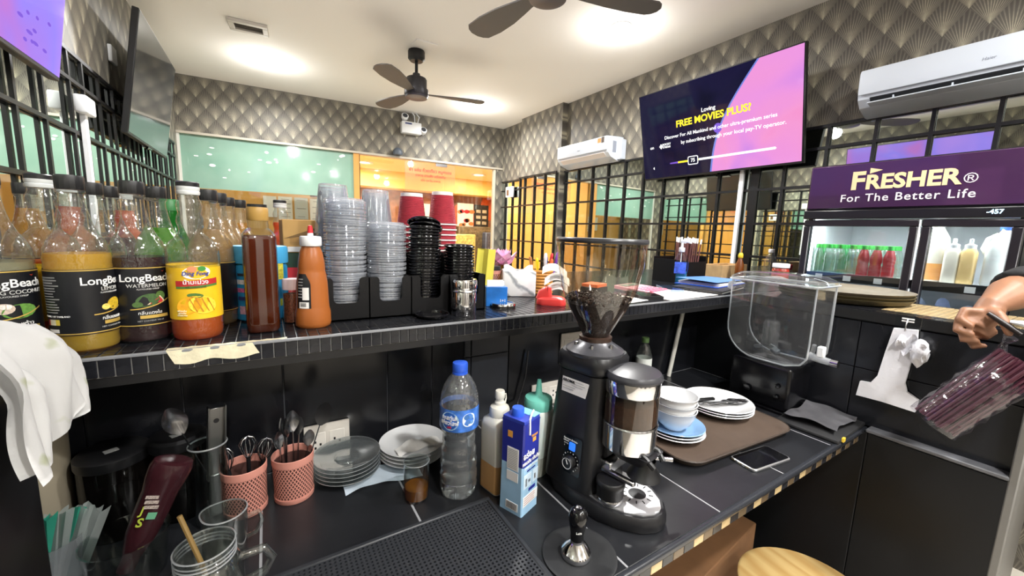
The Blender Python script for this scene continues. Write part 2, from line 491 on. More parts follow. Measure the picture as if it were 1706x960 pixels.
# ------------------------------------------------------------------ mirrors with black bars
mr = tag(B('wall_mirror', MIRROR, RX - .008, RX - .001, -.6, 3.53, -.1, 1.285), 'tall wall mirror behind black bars below the lit television', 'mirror')
ml = tag(B('wall_mirror', MIRROR, LX + .001, LX + .008, -.6, 4.9, -.1, 1.30), 'wall mirror behind black bars beside the syrup bottles', 'mirror')
mc = tag(B('wall_mirror', MIRROR, RX - .078, RX - .071, 3.55, 4.33, -.1, 1.26), 'narrow mirror on the wallpapered column below the small air conditioner', 'mirror')
me_ = tag(B('wall_mirror', MIRROR, RX - .008, RX - .001, 4.36, 4.9, -.1, 1.26), 'strip of mirror in the far corner between column and glass door', 'mirror')
def grid(label, X, side, ys, zs, y0, y1, thick=()):
    t = thing('mirror_grille', label, 'grille', (X, 0, 0))
    bv = bmesh.new(); box(bv, (0, 0, 0), (.012, .016, 1)); mv = mesh_of('bar', bv, BLACKM, False)
    bh = bmesh.new(); box(bh, (0, 0, 0), (.012, 1, .016)); mh = mesh_of('bar', bh, BLACKM, False)
    for y in ys:
        o = link('bar', mv, t, (side * .007, y, (zs[0] - .1) / 2)); o.scale = (1, 3.2 if y in thick else 1, zs[0] + .1)
    for z in zs:
        o = link('bar', mh, t, (side * .008, (y0 + y1) / 2, z)); o.scale = (1, y1 - y0, 1)
    return t
ZS = [1.28, 1.155, .937, .712, .49, .27]
grid('black bar grille over the mirror under the lit television', RX - .012, -1,
     [3.49, 3.28, 3.065, 2.85, 2.635, 2.42, 2.205, 1.99, 1.725, 1.47, 1.295, 1.08, .865, .65, .435, .22, 0, -.2], ZS, -.4, 3.51, thick=(1.47,))
grid('black bar grille over the mirror on the column', RX - .082, -1, [3.57, 3.78, 3.99, 4.2, 4.31], ZS, 3.56, 4.33)
grid('short black bar grille in the far corner by the glass door', RX - .012, -1, [4.42, 4.6, 4.78], ZS, 4.37, 4.88)
grid('black bar grille over the mirror behind the syrup bottles', LX + .012, 1,
     [1.6, 1.81, 2.02, 2.236, 2.5, 2.66, 2.876, 3.1, 3.318, 3.53, 3.74, 3.95, 4.16, 4.37, 4.58, 4.8], [1.30, 1.18, .965, .74, .52, .30], 1.3, 4.85)

# ------------------------------------------------------------------ half walls, bar top, counter
WALLB = pm('black_panel', '#131416', .4, spec=.25, var=(5, .2))
PANEL = pm('black_wall_tile', '#1b1c20', .22, var=(6, .2))
PANEL2 = pm('slate_wall_tile', '#30333a', .3, var=(8, .2))
BY = 1.06
wb = struct(B('wall_counter_back', pm('dark_grout', '#63656b', .7), LX, 2.05, BY, BY + .12, FLOOR, .35))
us = [-60, 130, 300, 470, 644, 718, 771, 783, 845, 1000, 1120, 1230]
xs = [LX] + [ony(u, 600, BY).x for u in us[1:]] + [1.67]
for i in range(len(xs) - 1):
    if xs[i + 1] - xs[i] < .01: continue
    m_ = PANEL2 if 771 <= (us + [1300])[i] < 845 else PANEL
    zc = [.0, .215, .348] if m_ is PANEL2 else [.0, .348]
    for z0, z1 in zip(zc[:-1], zc[1:]):
        bm = bmesh.new(); b2(bm, xs[i] + .0016, xs[i + 1] - .0016, BY - .008, BY + .002, z0 + .001, z1 - .001, .001); ob('tile', bm, m_, wb, smooth=False)
ws = struct(B('wall_counter_side', WALLB, 1.68, 2.06, .11, BY, FLOOR, .35))
for (y0, y1, z0, z1) in ((.112, .47, .19, .346), (.472, .83, .19, .346), (.112, .47, .002, .188), (.472, .83, .002, .188)):
    bm = bmesh.new(); b2(bm, 1.67, 1.682, y0, y1, z0, z1, .0015); ob('tile', bm, PANEL, ws, smooth=False)
for (y0, y1) in ((.11, .399), (.4, 1.05)):
    bm = bmesh.new(); b2(bm, 1.632, 1.682, y0, y1, FLOOR, -.008, .002); ob('panel', bm, WALLB, ws, smooth=False)
bm = bmesh.new(); b2(bm, 1.628, 1.672, .11, .405, -.006, .006, .003); ob('ledge', bm, pm('grey_ledge', '#5d5e62', .5, var=(20, .2)), ws)
bm = bmesh.new(); b2(bm, 1.63, 2.07, .094, .112, FLOOR, .36, .003); ob('end_cap', bm, pm('side_end', '#6e6c68', .45), ws)

TILE = pm('mosaic_black', '#1d1e22', .16, var=(30, .35))
TILEG = pm('mosaic_gold_and_lit', '#c9b184', .2, .3, var=(40, .25))
MGROUT = pm('mosaic_grout', '#8b8a88', .8)
SY = .835
bt = thing('bar_counter', 'long black mosaic-tiled bar top carrying the bottles and cup stacks', 'bar top', (0, 0, 0))
bm = bmesh.new(); b2(bm, LX, 2.085, SY + .003, 1.76, SH - .034, SH - .0022); b2(bm, 2.085, RX - .02, .92, 1.76, SH - .034, SH - .0022); ob('slab', bm, MGROUT, bt, smooth=False)
bm = bmesh.new(); b2(bm, LX, 2.085, SY + .004, 1.76, SH - .05, SH - .034); b2(bm, 2.085, RX - .02, .92, 1.76, SH - .05, SH - .034); ob('underside', bm, BLACK, bt, smooth=False)
bm = bmesh.new(); b2(bm, LX, 1.664, SY - .0018, SY + .0035, SH - .0045, SH + .0012, .0015, 2); ob('edge_trim', bm, pm('grey_trim', '#85878b', .4), bt)
bm = bmesh.new(); box(bm, (0, 0, 0), (.0178, .0178, .004), None, .0008); tm_top = mesh_of('mosaic_tile', bm, TILE, False)
bm = bmesh.new(); box(bm, (0, 0, 0), (.0178, .004, .0285), None, .0008); tm_fr = mesh_of('mosaic_tile', bm, TILE, False)
P_ = .0196
x = -.36; i = 0
while x < 1.56:
    link('mosaic_tile', tm_fr, bt, (x, SY + .002, SH - .0185))
    for j in (0, 1): link('mosaic_tile', tm_top, bt, (x, SY + .013 + j * P_, SH - .0019 + .0004 * RND.random()))
    x += P_
bm = bmesh.new()
x = -.36 - 17 * P_
while x < RX - .04:
    inn = -.365 < x < 1.56
    for j in range(46):
        if inn and j < 2 or x > 2.075 and j < 5: continue
        rawbox(bm, (x, SY + .013 + j * P_, SH - .0022 + .0005 * RND.random()), (.0178, .0178, .004))
    if not inn and x < 1.66: rawbox(bm, (x, SY + .002, SH - .0185), (.0178, .004, .0285))
    x += P_
o = ob('mosaic_field', bm, TILE, bt, smooth=False, fix=False); o['kind'] = 'stuff'
bs_ = thing('bar_counter', 'short mosaic-tiled ledge of the side half wall under the round trays', 'bar top', (0, 0, 0))
bm = bmesh.new(); b2(bm, 1.665, 2.075, .092, SY - .002, SH - .034, SH - .0022); ob('slab', bm, BLACK, bs_, smooth=False)
bm = bmesh.new(); bg = bmesh.new(); box(bm, (0, 0, 0), (.0178, .0178, .004), None, .0008); tmb = mesh_of('mosaic_tile', bm, TILEG, False)
bm = bmesh.new()
for i in range(20):
    for j in range(37):
        X_, Y_ = 1.677 + i * P_ * 1.03, .105 + j * P_
        if j < 18 and i > 3 and i < 19: link('mosaic_tile', tmb, bs_, (X_, Y_, SH - .0019))  # ledge tiles lit gold: that light is put into their colour
        else: rawbox(bm, (X_, Y_, SH - .0022), (.0178, .0178, .004))
o = ob('mosaic_field', bm, TILE, bs_, smooth=False, fix=False); o['kind'] = 'stuff'

CY = .415
ct = thing('counter', 'black tiled work counter with a mosaic front edge below the bar', 'counter', (0, 0, 0))
bm = bmesh.new(); b2(bm, LX, 1.67, CY + .008, BY - .008, -.045, -.0007); ob('slab', bm, GROUT, ct, smooth=False)
edges = [LX, -.615, -.325, -.035, .245, .535, .83, 1.12, 1.41, 1.668]
for a, b in zip(edges[:-1], edges[1:]):
    bm = bmesh.new(); b2(bm, a + .0017, b - .0017, CY + .006, BY - .010, -.006, 0, .0012); ob('counter_tile', bm, DARKTILE, ct, smooth=False)
bm = bmesh.new(); b2(bm, LX, 1.668, CY - .006, CY + .008, -.016, .0005, .005, 3); ob('edge_trim', bm, pm('edge_trim', '#2c2e33', .25), ct)
bm = bmesh.new(); box(bm, (0, 0, 0), (.0325, .006, .024), None, .0008)
tA = mesh_of('edge_tile', bm, TILE, False); tB = tA.copy(); tB.materials[0] = TILEG; tC = tA.copy(); tC.materials[0] = pm('mosaic_bronze', '#6d5c46', .2, .3)
x = -.68; k = 0
while x < 1.66:
    link('edge_tile', (tB, tC, tA, tB, tA, tC, tA)[k % 7] if x < 1.25 else (tA, tC)[k % 2], ct, (x, CY + .004, -.0295)); x += .034; k += 1
# ================================================================== ceiling and wall fixtures
LENS = pm('lamp_lens', '#fff6e6', .4, emit='#fff3dc', es=14)
for i, (lx, ly) in enumerate(LIGHTS):
    lab = ['recessed downlight over the mint glazing near the ceiling box', 'recessed downlight in the far corner beside the fan blade', 'bright recessed downlight between the near fan and the lit television',
           'recessed downlight above the bar near the dark television', 'recessed downlight above the drinks fridge', 'recessed downlight above the work counter', 'recessed downlight behind the camera by the bottle side', 'recessed downlight behind the camera by the fridge side'][i]
    t = thing('downlight', lab, 'downlight', (lx, ly, CEIL), 0, 'ceiling downlights')
    bm = bmesh.new(); lathe(bm, [(.052, 0), (.068, 0), (.068, -.008), (.056, -.012), (.052, -.006)], 28); ob('trim_ring', bm, WHITE, t)
    bm = bmesh.new(); lathe(bm, [(0, -.030), (.030, -.027), (.047, -.016), (.052, -.005)], 28); ob('lens', bm, LENS, t)
for (lx, ly) in ((1.62, 7.93), (3.95, 7.82)):
    t = thing('downlight', 'warm downlight of the shop behind the glass, ' + ('above the clear cups' if lx < 2 else 'beyond the door edge'), 'downlight', (lx, ly, 1.8))
    bm = bmesh.new(); lathe(bm, [(.1, 0), (.16, 0), (.15, -.02), (.1, -.012)], 24); ob('trim_ring', bm, WHITE, t)
    bm = bmesh.new(); lathe(bm, [(0, -.01), (.1, -.01)], 24); ob('lens', bm, pm('warm_lens', '#fff0d0', .4, emit='#ffe6b0', es=8), t)
# ceiling box near the far end
p = onz(414, 43, CEIL)
t = thing('ceiling_vent', 'small white rectangular vent box on the ceiling', 'vent', (p.x, p.y, CEIL), rad(-4))
bm = bmesh.new()
for (x0, x1, y0, y1) in ((-.12, .12, .05, .085), (-.12, .12, -.085, -.05), (-.12, -.085, -.05, .05), (.085, .12, -.05, .05)): b2(bm, x0, x1, y0, y1, -.022, 0, .003)
ob('frame', bm, pm('vent_white', '#cfc9be', .6), t)
bm = bmesh.new(); b2(bm, -.085, .085, -.05, .05, -.006, -.001); ob('grille_back', bm, pm('vent_dark', '#6d675f', .7), t)
for k in range(5):
    bm = bmesh.new(); box(bm, (0, -.04 + .02 * k, -.011), (.17, .012, .002), Euler((.5, 0, 0)).to_matrix()); ob('slat', bm, pm('vent_slat', '#8d877d', .6), t)
p = onz(708, 74, CEIL)
bm = bmesh.new(); box(bm, (0, 0, -.004), (.17, .12, .008), None, .002); o = ob('ceiling_patch', bm, PAINT, None, (p.x, p.y, CEIL)); tag(o, 'flat raised rectangle on the ceiling behind the fan rod', 'plate')  # flat raised rectangle in the ceiling's own paint

# ------------------------------------------------------------------ ceiling fans
FANM = pm('fan_metal', '#3b3a3e', .4, .4)
BLADE = pm('fan_blade', '#4a4542', .5)
def fan(label, x, y, zb, angs, L=.56):
    t = thing('ceiling_fan', label, 'ceiling fan', (x, y, CEIL), 0, 'ceiling fans')
    bm = bmesh.new(); lathe(bm, [(0, 0), (.062, 0), (.066, -.01), (.066, -.06), (.05, -.078), (0, -.078)], 28); ob('canopy', bm, BLACK, t)
    bm = bmesh.new(); lathe(bm, [(.0125, -.07), (.0125, zb + .13)], 14); ob('rod', bm, BLACKM, t)
    bm = bmesh.new(); lathe(bm, [(0, zb + .15), (.028, zb + .15), (.032, zb + .125), (.075, zb + .115), (.082, zb + .105), (.082, zb + .035), (.094, zb + .03), (.096, zb - .012), (.09, zb - .022)], 32); ob('motor', bm, FANM, t)
    bm = bmesh.new(); lathe(bm, [(.09, zb - .02), (.086, zb - .034), (.06, zb - .042), (0, zb - .046)], 32); ob('motor_cap', bm, pm('fan_cap', '#5a565c', .35, .5), t)
    bm = bmesh.new()
    n = 14; up = []; 
    prof = [(.07, .028), (.13, .030), (.2, .045), (.3, .064), (.42, .075), (.52, .070), (L - .015, .05), (L, .02)]
    rings = []
    for (d, w) in prof:
        tw = .24 - .14 * d / L
        rings.append([(d, -w, -w * tw - .003), (d, w, w * tw - .003), (d, w, w * tw + .004), (d, -w, -w * tw + .004)])
    loft(bm, rings); mb = mesh_of('blade', bm, BLADE)
    for a in angs: link('blade', mb, t, (0, 0, zb), (0, 0, rad(a)))
    return t
fan('dark three-blade ceiling fan on a long rod near the emergency light', 1.083, 3.283, -.32, (-14, 106, 226))
fan('dark three-blade ceiling fan cropped by the top of the picture', 1.14, 1.60, -.31, (-20, 100, 220))

# ------------------------------------------------------------------ televisions
def emis(name, fn):
    m, nt, out = newmat(name); e = N(nt, 'ShaderNodeEmission'); fn(nt, e)
    gl = N(nt, 'ShaderNodeBsdfGlossy'); gl.inputs['Roughness'].default_value = .06
    mx = N(nt, 'ShaderNodeMixShader'); mx.inputs[0].default_value = .05
    nt.links.new(e.outputs[0], mx.inputs[1]); nt.links.new(gl.outputs[0], mx.inputs[2]); nt.links.new(mx.outputs[0], out.inputs[0]); return m
def ramp_em(cols, scale, strength, detail=2.):
    def fn(nt, e):
        tc = N(nt, 'ShaderNodeTexCoord'); no = N(nt, 'ShaderNodeTexNoise'); no.inputs['Scale'].default_value = scale; no.inputs['Detail'].default_value = detail; no.inputs['Distortion'].default_value = .6
        nt.links.new(tc.outputs['Object'], no.inputs['Vector'])
        cr = N(nt, 'ShaderNodeValToRGB'); el = cr.color_ramp.elements
        el[0].position = .3; el[0].color = hx(cols[0]); el[1].position = .7; el[1].color = hx(cols[-1])
        for i, c in enumerate(cols[1:-1]): k = el.new(.3 + .4 * (i + 1) / (len(cols) - 1)); k.color = hx(c)
        nt.links.new(no.outputs[0], cr.inputs[0]); nt.links.new(cr.outputs[0], e.inputs[0]); e.inputs[1].default_value = strength
    return fn
NAVY = emis('screen_navy', ramp_em(['#14142e', '#1d1b3e', '#17163a'], 3, .75))
PINK = emis('screen_pink', ramp_em(['#cf8be6', '#ea96de', '#f29ad2', '#f283bd'], 2.2, .86))
RIM = emis('screen_rim', ramp_em(['#6d7fe0', '#8da0f0'], 3, .8))
PURP = emis('screen_purple', ramp_em(['#c07ad0', '#a97fe6', '#9a86f4', '#b48cf0'], 2.5, .95))
EWHITE = emis('screen_white', lambda nt, e: (setattr(e.inputs[0], 'default_value', (1, 1, 1, 1)), setattr(e.inputs[1], 'default_value', 1.3)))
EYEL = emis('screen_yellow', lambda nt, e: (setattr(e.inputs[0], 'default_value', hx('#ffe93a')), setattr(e.inputs[1], 'default_value', 1.2)))
EBLUE = emis('screen_blue', lambda nt, e: (setattr(e.inputs[0], 'default_value', hx('#2e35c8')), setattr(e.inputs[1], 'default_value', 1.)))
EPUR = emis('screen_violet', lambda nt, e: (setattr(e.inputs[0], 'default_value', hx('#7e5bd0')), setattr(e.inputs[1], 'default_value', 1.)))
EDK = emis('screen_dark', lambda nt, e: (setattr(e.inputs[0], 'default_value', hx('#15152c')), setattr(e.inputs[1], 'default_value', 1.)))
def tv(label, loc, rz, tilt, w, h, scr, br=.1):
    t = thing('television', label, 'television', loc, rot=(tilt, 0, rz))
    bm = bmesh.new(); b2(bm, -w / 2, w / 2, 0, .03, 0, h, .003); b2(bm, -w * .33, w * .33, .028, .052, .08, h * .6, .008); ob('housing', bm, BLACK, t)
    bm = bmesh.new(); b2(bm, -w / 2 + .007, w / 2 - .007, -.0015, .002, .014, h - .007); ob('screen', bm, scr, t, smooth=False)
    bm = bmesh.new()
    b2(bm, -.16, .16, .06, .085, h * .3, h * .62); b2(bm, -.03, .03, .08, br, h * .42, h * .5)
    ob('wall_bracket', bm, BLACKM, t, smooth=False)
    bm = bmesh.new(); b2(bm, -.05, .05, .0, .03, -.008, 0); ob('sensor_bar', bm, BLACKG, t, smooth=False)
    return t
T_C = Vector((2.75, 1.745, 1.066)); T_T = math.atan2(.15, .64); TW, THh = 1.17, .66
t = tv('large lit television showing pink planet and movie channel advert', T_C, -PI / 2, T_T, TW, THh, NAVY, .15)
def tvl(u, v):                   # where a picture point meets the tilted screen, in its own width/height axes
    d = ray(u, v); n = Vector((-math.cos(T_T), 0, -math.sin(T_T)))
    s = (T_C - CAM).dot(n) / d.dot(n); q = CAM + d * s - T_C
    return (-q.y, q.dot(Vector((-math.sin(T_T), 0, math.cos(T_T)))))
def scrpoly(name, pts, m, par, y):
    bm = bmesh.new(); vs = [bm.verts.new((x, y, z)) for x, z in pts]; bm.faces.new(vs); bmesh.ops.solidify(bm, geom=bm.faces[:], thickness=.0003)
    return ob(name, bm, m, par, smooth=False)
zt, zb_, xr = THh - .008, .015, TW / 2 - .008
arc = []
for i in range(13):
    f = i / 12; a = tvl(1183, 286)[0] * (1 - f) + tvl(1262, 97)[0] * f
    arc.append((a - .075 * math.sin(PI * f), zb_ + (zt - zb_) * f))
scrpoly('planet', arc + [(xr, zt), (xr, zb_)], PINK, t, -.0022)
scrpoly('planet_rim', arc + [(x + .013, z) for x, z in arc[::-1]], RIM, t, -.0026)
for (body, size, m, u, v, bold) in (('Loving', .040, EWHITE, 1180, 181, .008), ('FREE MOVIES PLUS?', .064, EYEL, 1184, 194, .03),
                                    ('Discover For All Mankind and other ultra-premium series', .0345, EWHITE, 1190, 213, .006),
                                    ('by subscribing through your local pay-TV operator.', .0345, EWHITE, 1213, 222, .006), ('on', .0345, EWHITE, 1087, 247, .006)):
    x, z = tvl(u, v); text(body, size, m, t, FRONT(x, -.0034, z), bold=bold)
x, z = tvl(1110, 243)
text('ROCKY', .022, EWHITE, t, FRONT(x + .005, -.0034, z + .010), bold=.02); text('STREAM', .019, EWHITE, t, FRONT(x + .005, -.0034, z - .010), bold=.02)
scrpoly('diamond_mark', [(x - .062, z), (x - .045, z + .02), (x - .028, z), (x - .045, z - .02)], EWHITE, t, -.0034)
x, z = tvl(1196, 213); scrpoly('cursor_mark', ell(x, z, .03, .032, 16), EPUR, t, -.0031)
xa, z1 = tvl(1130, 272); xb, z2 = tvl(1292, 252); xm = tvl(1165, 270)[0]
scrpoly('progress_bar', [(xm, .105), (xb, .105), (xb + .008, .112), (xb, .12), (xm, .12)], EWHITE, t, -.0034)
scrpoly('progress_bar', [(xa, .106), (xm, .106), (xm, .119), (xa, .119)], EYEL, t, -.0034)
scrpoly('progress_bar', [(xa - .07, .108), (xa, .106), (xa, .119), (xa - .07, .117)], EPUR, t, -.0034)
x = tvl(1155, 270)[0]
scrpoly('counter_box', [(x + a, .1125 + b) for a, b in rrect(.084, .062, .012)], EWHITE, t, -.0036)
scrpoly('counter_box', [(x + a, .1125 + b) for a, b in rrect(.072, .05, .008)], EDK, t, -.0038)
text('75', .036, EWHITE, t, FRONT(x, -.0042, .1125), bold=.02)
x, z = tvl(1090, 281); scrpoly('sound_mark', [(x - .006, z), (x + .006, z + .012), (x + .006, z - .012)], EWHITE, t, -.0034)
# purple television over the bottles and dark one further along
t = tv('television with a glowing purple picture above the syrup bottles', (LX + .092, 1.55, 1.08), PI / 2, rad(8), 1.2, .69, PURP)
bm = bmesh.new()
bird = [(.0, .06), (.05, .02), (.15, .035), (.08, .0), (.12, -.05), (.03, -.02), (0, -.06), (-.03, -.02), (-.12, -.05), (-.07, .0), (-.14, .04), (-.05, .02)]
scrpoly('picture_bird', [(-.42 + x * .9, .3 + z) for x, z in bird], EBLUE, t, -.0024)
for k in range(40):
    x = -.55 + 1.1 * RND.random(); z = .05 + .13 * RND.random() ** 1.5
    scrpoly('picture_dot', ell(x, z, .008 + .014 * RND.random(), .006, 8), EPUR, t, -.0024)
t = tv('switched-off black television tilted from the wallpapered wall', (LX + .088, 3.5, 1.06), PI / 2, rad(8.2), 1.0, .66, pm('dark_screen', '#3a3e40', .08, .55))
bm = bmesh.new(); box(bm, (0, 0, 0), (.02, .09, .09), None, .004); o = ob('wall_socket', bm, WHITE, None, (LX + .011, 3.22, 1.51)); tag(o, 'white wall socket behind the switched-off television', 'socket')
p = onx(95, 62, LX); bm = bmesh.new(); box(bm, (0, 0, 0), (.03, .07, .09), None, .004); o = ob('wall_socket', bm, WHITE, None, (LX + .016, 2.42, 1.37)); tag(o, 'white wall socket beside the purple television', 'socket')
# power conduits with junction boxes
for (X, s, y, z0, z1, lab) in ((LX, 1, 2.56, .42, 1.08, 'white cable conduit and junction box in front of the bottle-side mirror'), (RX, -1, 1.548, .40, 1.14, 'white cable conduit with junction box under the lit television')):
    t = thing('cable_conduit', lab, 'conduit', (X + s * .038, y, z0))
    bm = bmesh.new(); b2(bm, -.01, .01, -.014, .014, 0, z1 - z0, .002); ob('conduit', bm, WHITE, t)
    bm = bmesh.new(); b2(bm, -.014, .03, -.055, .055, z1 - z0 - .03, z1 - z0 + .045, .008, 2); ob('junction_box', bm, WHITE, t)
    if s < 0:
        bm = bmesh.new(); tube(bm, [(-.02, -.03, z1 - z0), (-.04, -.06, z1 - z0 - .03), (-.02, -.09, z1 - z0 - .05), (-.02, -.16, z1 - z0 + .05)], .004, 6); ob('plug_cable', bm, BLACK, t)

# ------------------------------------------------------------------ air conditioners
ACW = pm('ac_white', '#cfd7e2', .3)
def aircon(label, y, w, z, opened):
    t = thing('air_conditioner', label, 'air conditioner', (RX, y, z), -PI / 2, 'wall air conditioners')
    prof = [(0, 0), (-.06, -.0), (-.15, .03), (-.185, .065), (-.198, .11), (-.2, .19), (-.192, .205), (-.05, .215), (0, .215)]
    bm = bmesh.new(); loft(bm, [[(x, a, b) for a, b in prof] for x in (-w / 2, w / 2)]); ob('body', bm, ACW, t, ang=25)
    bm = bmesh.new(); b2(bm, -w / 2 + .004, w / 2 - .004, -.206, -.196, .085, .205, .004, 2); ob('front_panel', bm, ACW, t)
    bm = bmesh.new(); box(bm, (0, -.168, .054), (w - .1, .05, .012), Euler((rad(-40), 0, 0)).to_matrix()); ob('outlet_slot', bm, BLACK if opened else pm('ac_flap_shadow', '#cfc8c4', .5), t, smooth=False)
    bm = bmesh.new(); box(bm, (0, -.178 if opened else -.171, .038 if opened else .05), (w - .09, .055, .006), Euler((rad(-8 if opened else -40), 0, 0)).to_matrix(), .002); ob('louver', bm, ACW if opened else pm('ac_flap', '#ded6d2', .45), t)
    if opened:
        for k in range(4):
            bm = bmesh.new(); b2(bm, -.3 + .2 * k - .003, -.3 + .2 * k + .003, -.186, -.16, .05, .075); ob('vane', bm, ACW, t, smooth=False)
    text('Haier', .018, pm('ac_logo', '#7d8494', .5), t, FRONT(0 if opened else -.02, -.2066, .125), shear=.2)
    bm = bmesh.new(); b2(bm, -w / 2 - .012, -w / 2 + .01, -.03, 0, .02, .2); b2(bm, w / 2 - .01, w / 2 + .045, -.07, -.0, .01, .19, .006); ob('mounting_plate', bm, ACW, t)
    return t
t = aircon('white wall air conditioner with an open louver over the drinks fridge', .47, .88, 1.275, True)
t = aircon('small white wall air conditioner near the wallpapered column', 3.06, .72, 1.285, False)
bm = bmesh.new(); b2(bm, .24, .285, -.2075, -.206, .155, .195); ob('energy_sticker', bm, pm('sticker_orange', '#d88a4a', .5), t, smooth=False)
bm = bmesh.new(); b2(bm, .29, .325, -.2075, -.206, .15, .2); ob('energy_sticker', bm, pm('sticker_dark', '#4a3e34', .5), t, smooth=False)
bm = bmesh.new(); b2(bm, .36, .3615, -.13, -.085, .07, .17); ob('side_label', bm, pm('sticker_grey', '#8c919c', .5), t, smooth=False)

# ------------------------------------------------------------------ emergency light on the far wall
p = ony(686, 214, fy(1.6)); t = thing('emergency_light', 'white twin-head emergency light on the wallpapered far wall', 'emergency light', (p.x, fy(p.x), p.z - .06), math.atan2(FYR - FYL, RX - LX))
bm = bmesh.new(); b2(bm, -.14, .1, -.09, 0, -.02, .115, .01, 2); ob('case', bm, WHITE, t)
bm = bmesh.new(); b2(bm, -.1, -.02, -.0912, -.0902, .082, .1); ob('print_strip', bm, pm('blue_print', '#39467c', .5), t, smooth=False)
for (x, z) in ((-.1, .16), (.125, .03)):
    M = Matrix.Translation((x, -.06, z)) @ Matrix.Rotation(rad(62), 4, 'X')
    bm = bmesh.new(); lathe(bm, [(0, -.045), (.025, -.04), (.04, -.005), (.042, .03), (.034, .034), (0, .03)], 20, M); h = ob('lamp_head', bm, WHITE, t)
    bm = bmesh.new(); lathe(bm, [(0, .036), (.03, .036)], 20, M); ob('lens', bm, pm('lamp_glass', '#3c4048', .1), h)
bm = bmesh.new(); tube(bm, [(.03, -.04, .11), (.02, -.05, .2), (-.03, -.03, .27), (-.02, -.02, .34)], .006, 6); tube(bm, [(.06, -.04, .11), (.08, -.05, .19), (.03, -.03, .25), (.0, -.02, .34)], .006, 6); ob('cable', bm, WHITE, t)
p = ony(661, 252, fy(1.4)); bm = bmesh.new(); lathe(bm, [(0, 0), (.055, 0), (.06, .03), (.04, .07), (0, .09)], 20, Matrix.Scale(.8, 4, (0, 1, 0))); o = ob('door_chime', bm, pm('slate_plastic', '#4c535c', .5), None, (p.x, fy(p.x) - .05, p.z - .05)); tag(o, 'dark slate door chime above the glass door frame', 'chime')
p = ony(843, 315, 4.62)
# white box on the far corner grille
t = thing('wall_switchbox', 'small white switch box on the corner grille by the glass door', 'switch box', (RX - .03, 4.62, 1.13))
bm = bmesh.new(); b2(bm, -.03, 0, -.09, .09, -.07, .07, .008, 2); ob('case', bm, WHITE, t)
bm = bmesh.new(); b2(bm, -.034, -.029, .0, .055, -.045, .03, .003); ob('meter_window', bm, pm('meter_brown', '#6b4b32', .4), t)

# ------------------------------------------------------------------ posters, notices and shop things behind the glass
def sheet(label, u0, v0, u1, v1, Y, m, cat='notice', name='paper_notice', off=0.):
    a, b = ony(u0, v0, Y), ony(u1, v1, Y)
    t = thing(name, label, cat, ((a.x + b.x) / 2, Y - .004 - off, (a.z + b.z) / 2))
    w, h = abs(b.x - a.x), abs(a.z - b.z)
    bm = bmesh.new(); box(bm, (0, 0, 0), (w, .004, h)); ob('sheet', bm, m, t, smooth=False)
    return t, w, h
def lines(t, w, h, n, m, y=-.003, lo=.12, hi=.88):
    for k in range(n):
        z = h * (hi - .5) - h * (hi - lo) * k / max(n - 1, 1); ww = w * (.5 + .3 * RND.random())
        bm = bmesh.new(); box(bm, (0, y, z), (ww, .001, h * .03)); ob('print_line', bm, m, t, smooth=False)
NY = 5.94
t, w, h = sheet('blank white notice on the orange wall above the cardboard box', 438, 326, 462, 362, NY, PAPER)
t, w, h = sheet('white notice with printed lines on the orange wall', 463, 327, 488, 366, NY, PAPER); lines(t, w, h, 5, INKGREY)
t, w, h = sheet('pale grey notice on the orange wall beside the clear cups', 490, 329, 514, 366, NY, pm('pale_paper', '#d9dfdf', .8)); lines(t, w, h, 3, INKGREY)
t, w, h = sheet('white notice half hidden by the clear cups', 516, 331, 540, 370, NY, PAPER); lines(t, w, h, 4, INKGREY)
t, w, h = sheet('cream hanging sign strip over the bottles', 288, 304, 347, 316, NY, pm('cream_sign', '#e9c27a', .6), 'sign', 'wall_sign'); lines(t, w, h, 1, INK)
t, w, h = sheet('olive roller door panel behind the mango bottle', 290, 316, 346, 470, NY, pm('olive_panel', '#8d7f55', .6), 'panel', 'wall_panel', .01)
t, w, h = sheet('dark red poster corner beside the clear cup stack', 516, 313, 532, 329, NY, pm('maroon', '#6f2f38', .6), 'poster', 'poster')
MY = 9.18
t, w, h = sheet('white and red flower poster in the shop behind the glass', 762, 338, 788, 380, MY, pm('poster_white', '#f3e7e2', .6), 'poster', 'poster')
for k in range(9):
    bm = bmesh.new(); prism(bm, ell(0, 0, .05 + .04 * RND.random(), .05, 8), 0, .002, FRONT(w * (RND.random() - .5) * .8, -.004, h * (RND.random() - .5) * .8)); ob('printed_flower', bm, RED if k % 3 == 0 else pm('poster_orange', '#d9854a', .6), t)
t, w, h = sheet('black menu poster with food pictures behind the glass', 790, 341, 813, 379, MY, pm('poster_black', '#20242a', .5), 'poster', 'poster')
for i in range(2):
    for j in range(3):
        bm = bmesh.new(); box(bm, ((i - .5) * w * .42, -.004, (.8 - j) * h * .26), (w * .3, .002, h * .14)); ob('food_picture', bm, pm('food_print', '#c8bda4', .6, var=(9, .5)), t, smooth=False)
t, w, h = sheet('white lit board in the shop between the red cups', 700, 339, 716, 384, MY, PAPER, 'board', 'notice_board')
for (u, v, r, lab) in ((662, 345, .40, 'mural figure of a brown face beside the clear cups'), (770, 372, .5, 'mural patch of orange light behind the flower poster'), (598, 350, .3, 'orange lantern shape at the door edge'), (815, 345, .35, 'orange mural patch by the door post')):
    p = ony(u, v, MY); bm = bmesh.new(); prism(bm, ell(0, 0, r * .7, r, 18), 0, .01, FRONT(p.x, MY + .01, p.z)); o = ob('mural_patch', bm, pm('mural_' + str(u), '#c9592c' if u != 662 else '#94603f', .6, var=(6, .4)), None); tag(o, lab, 'mural')
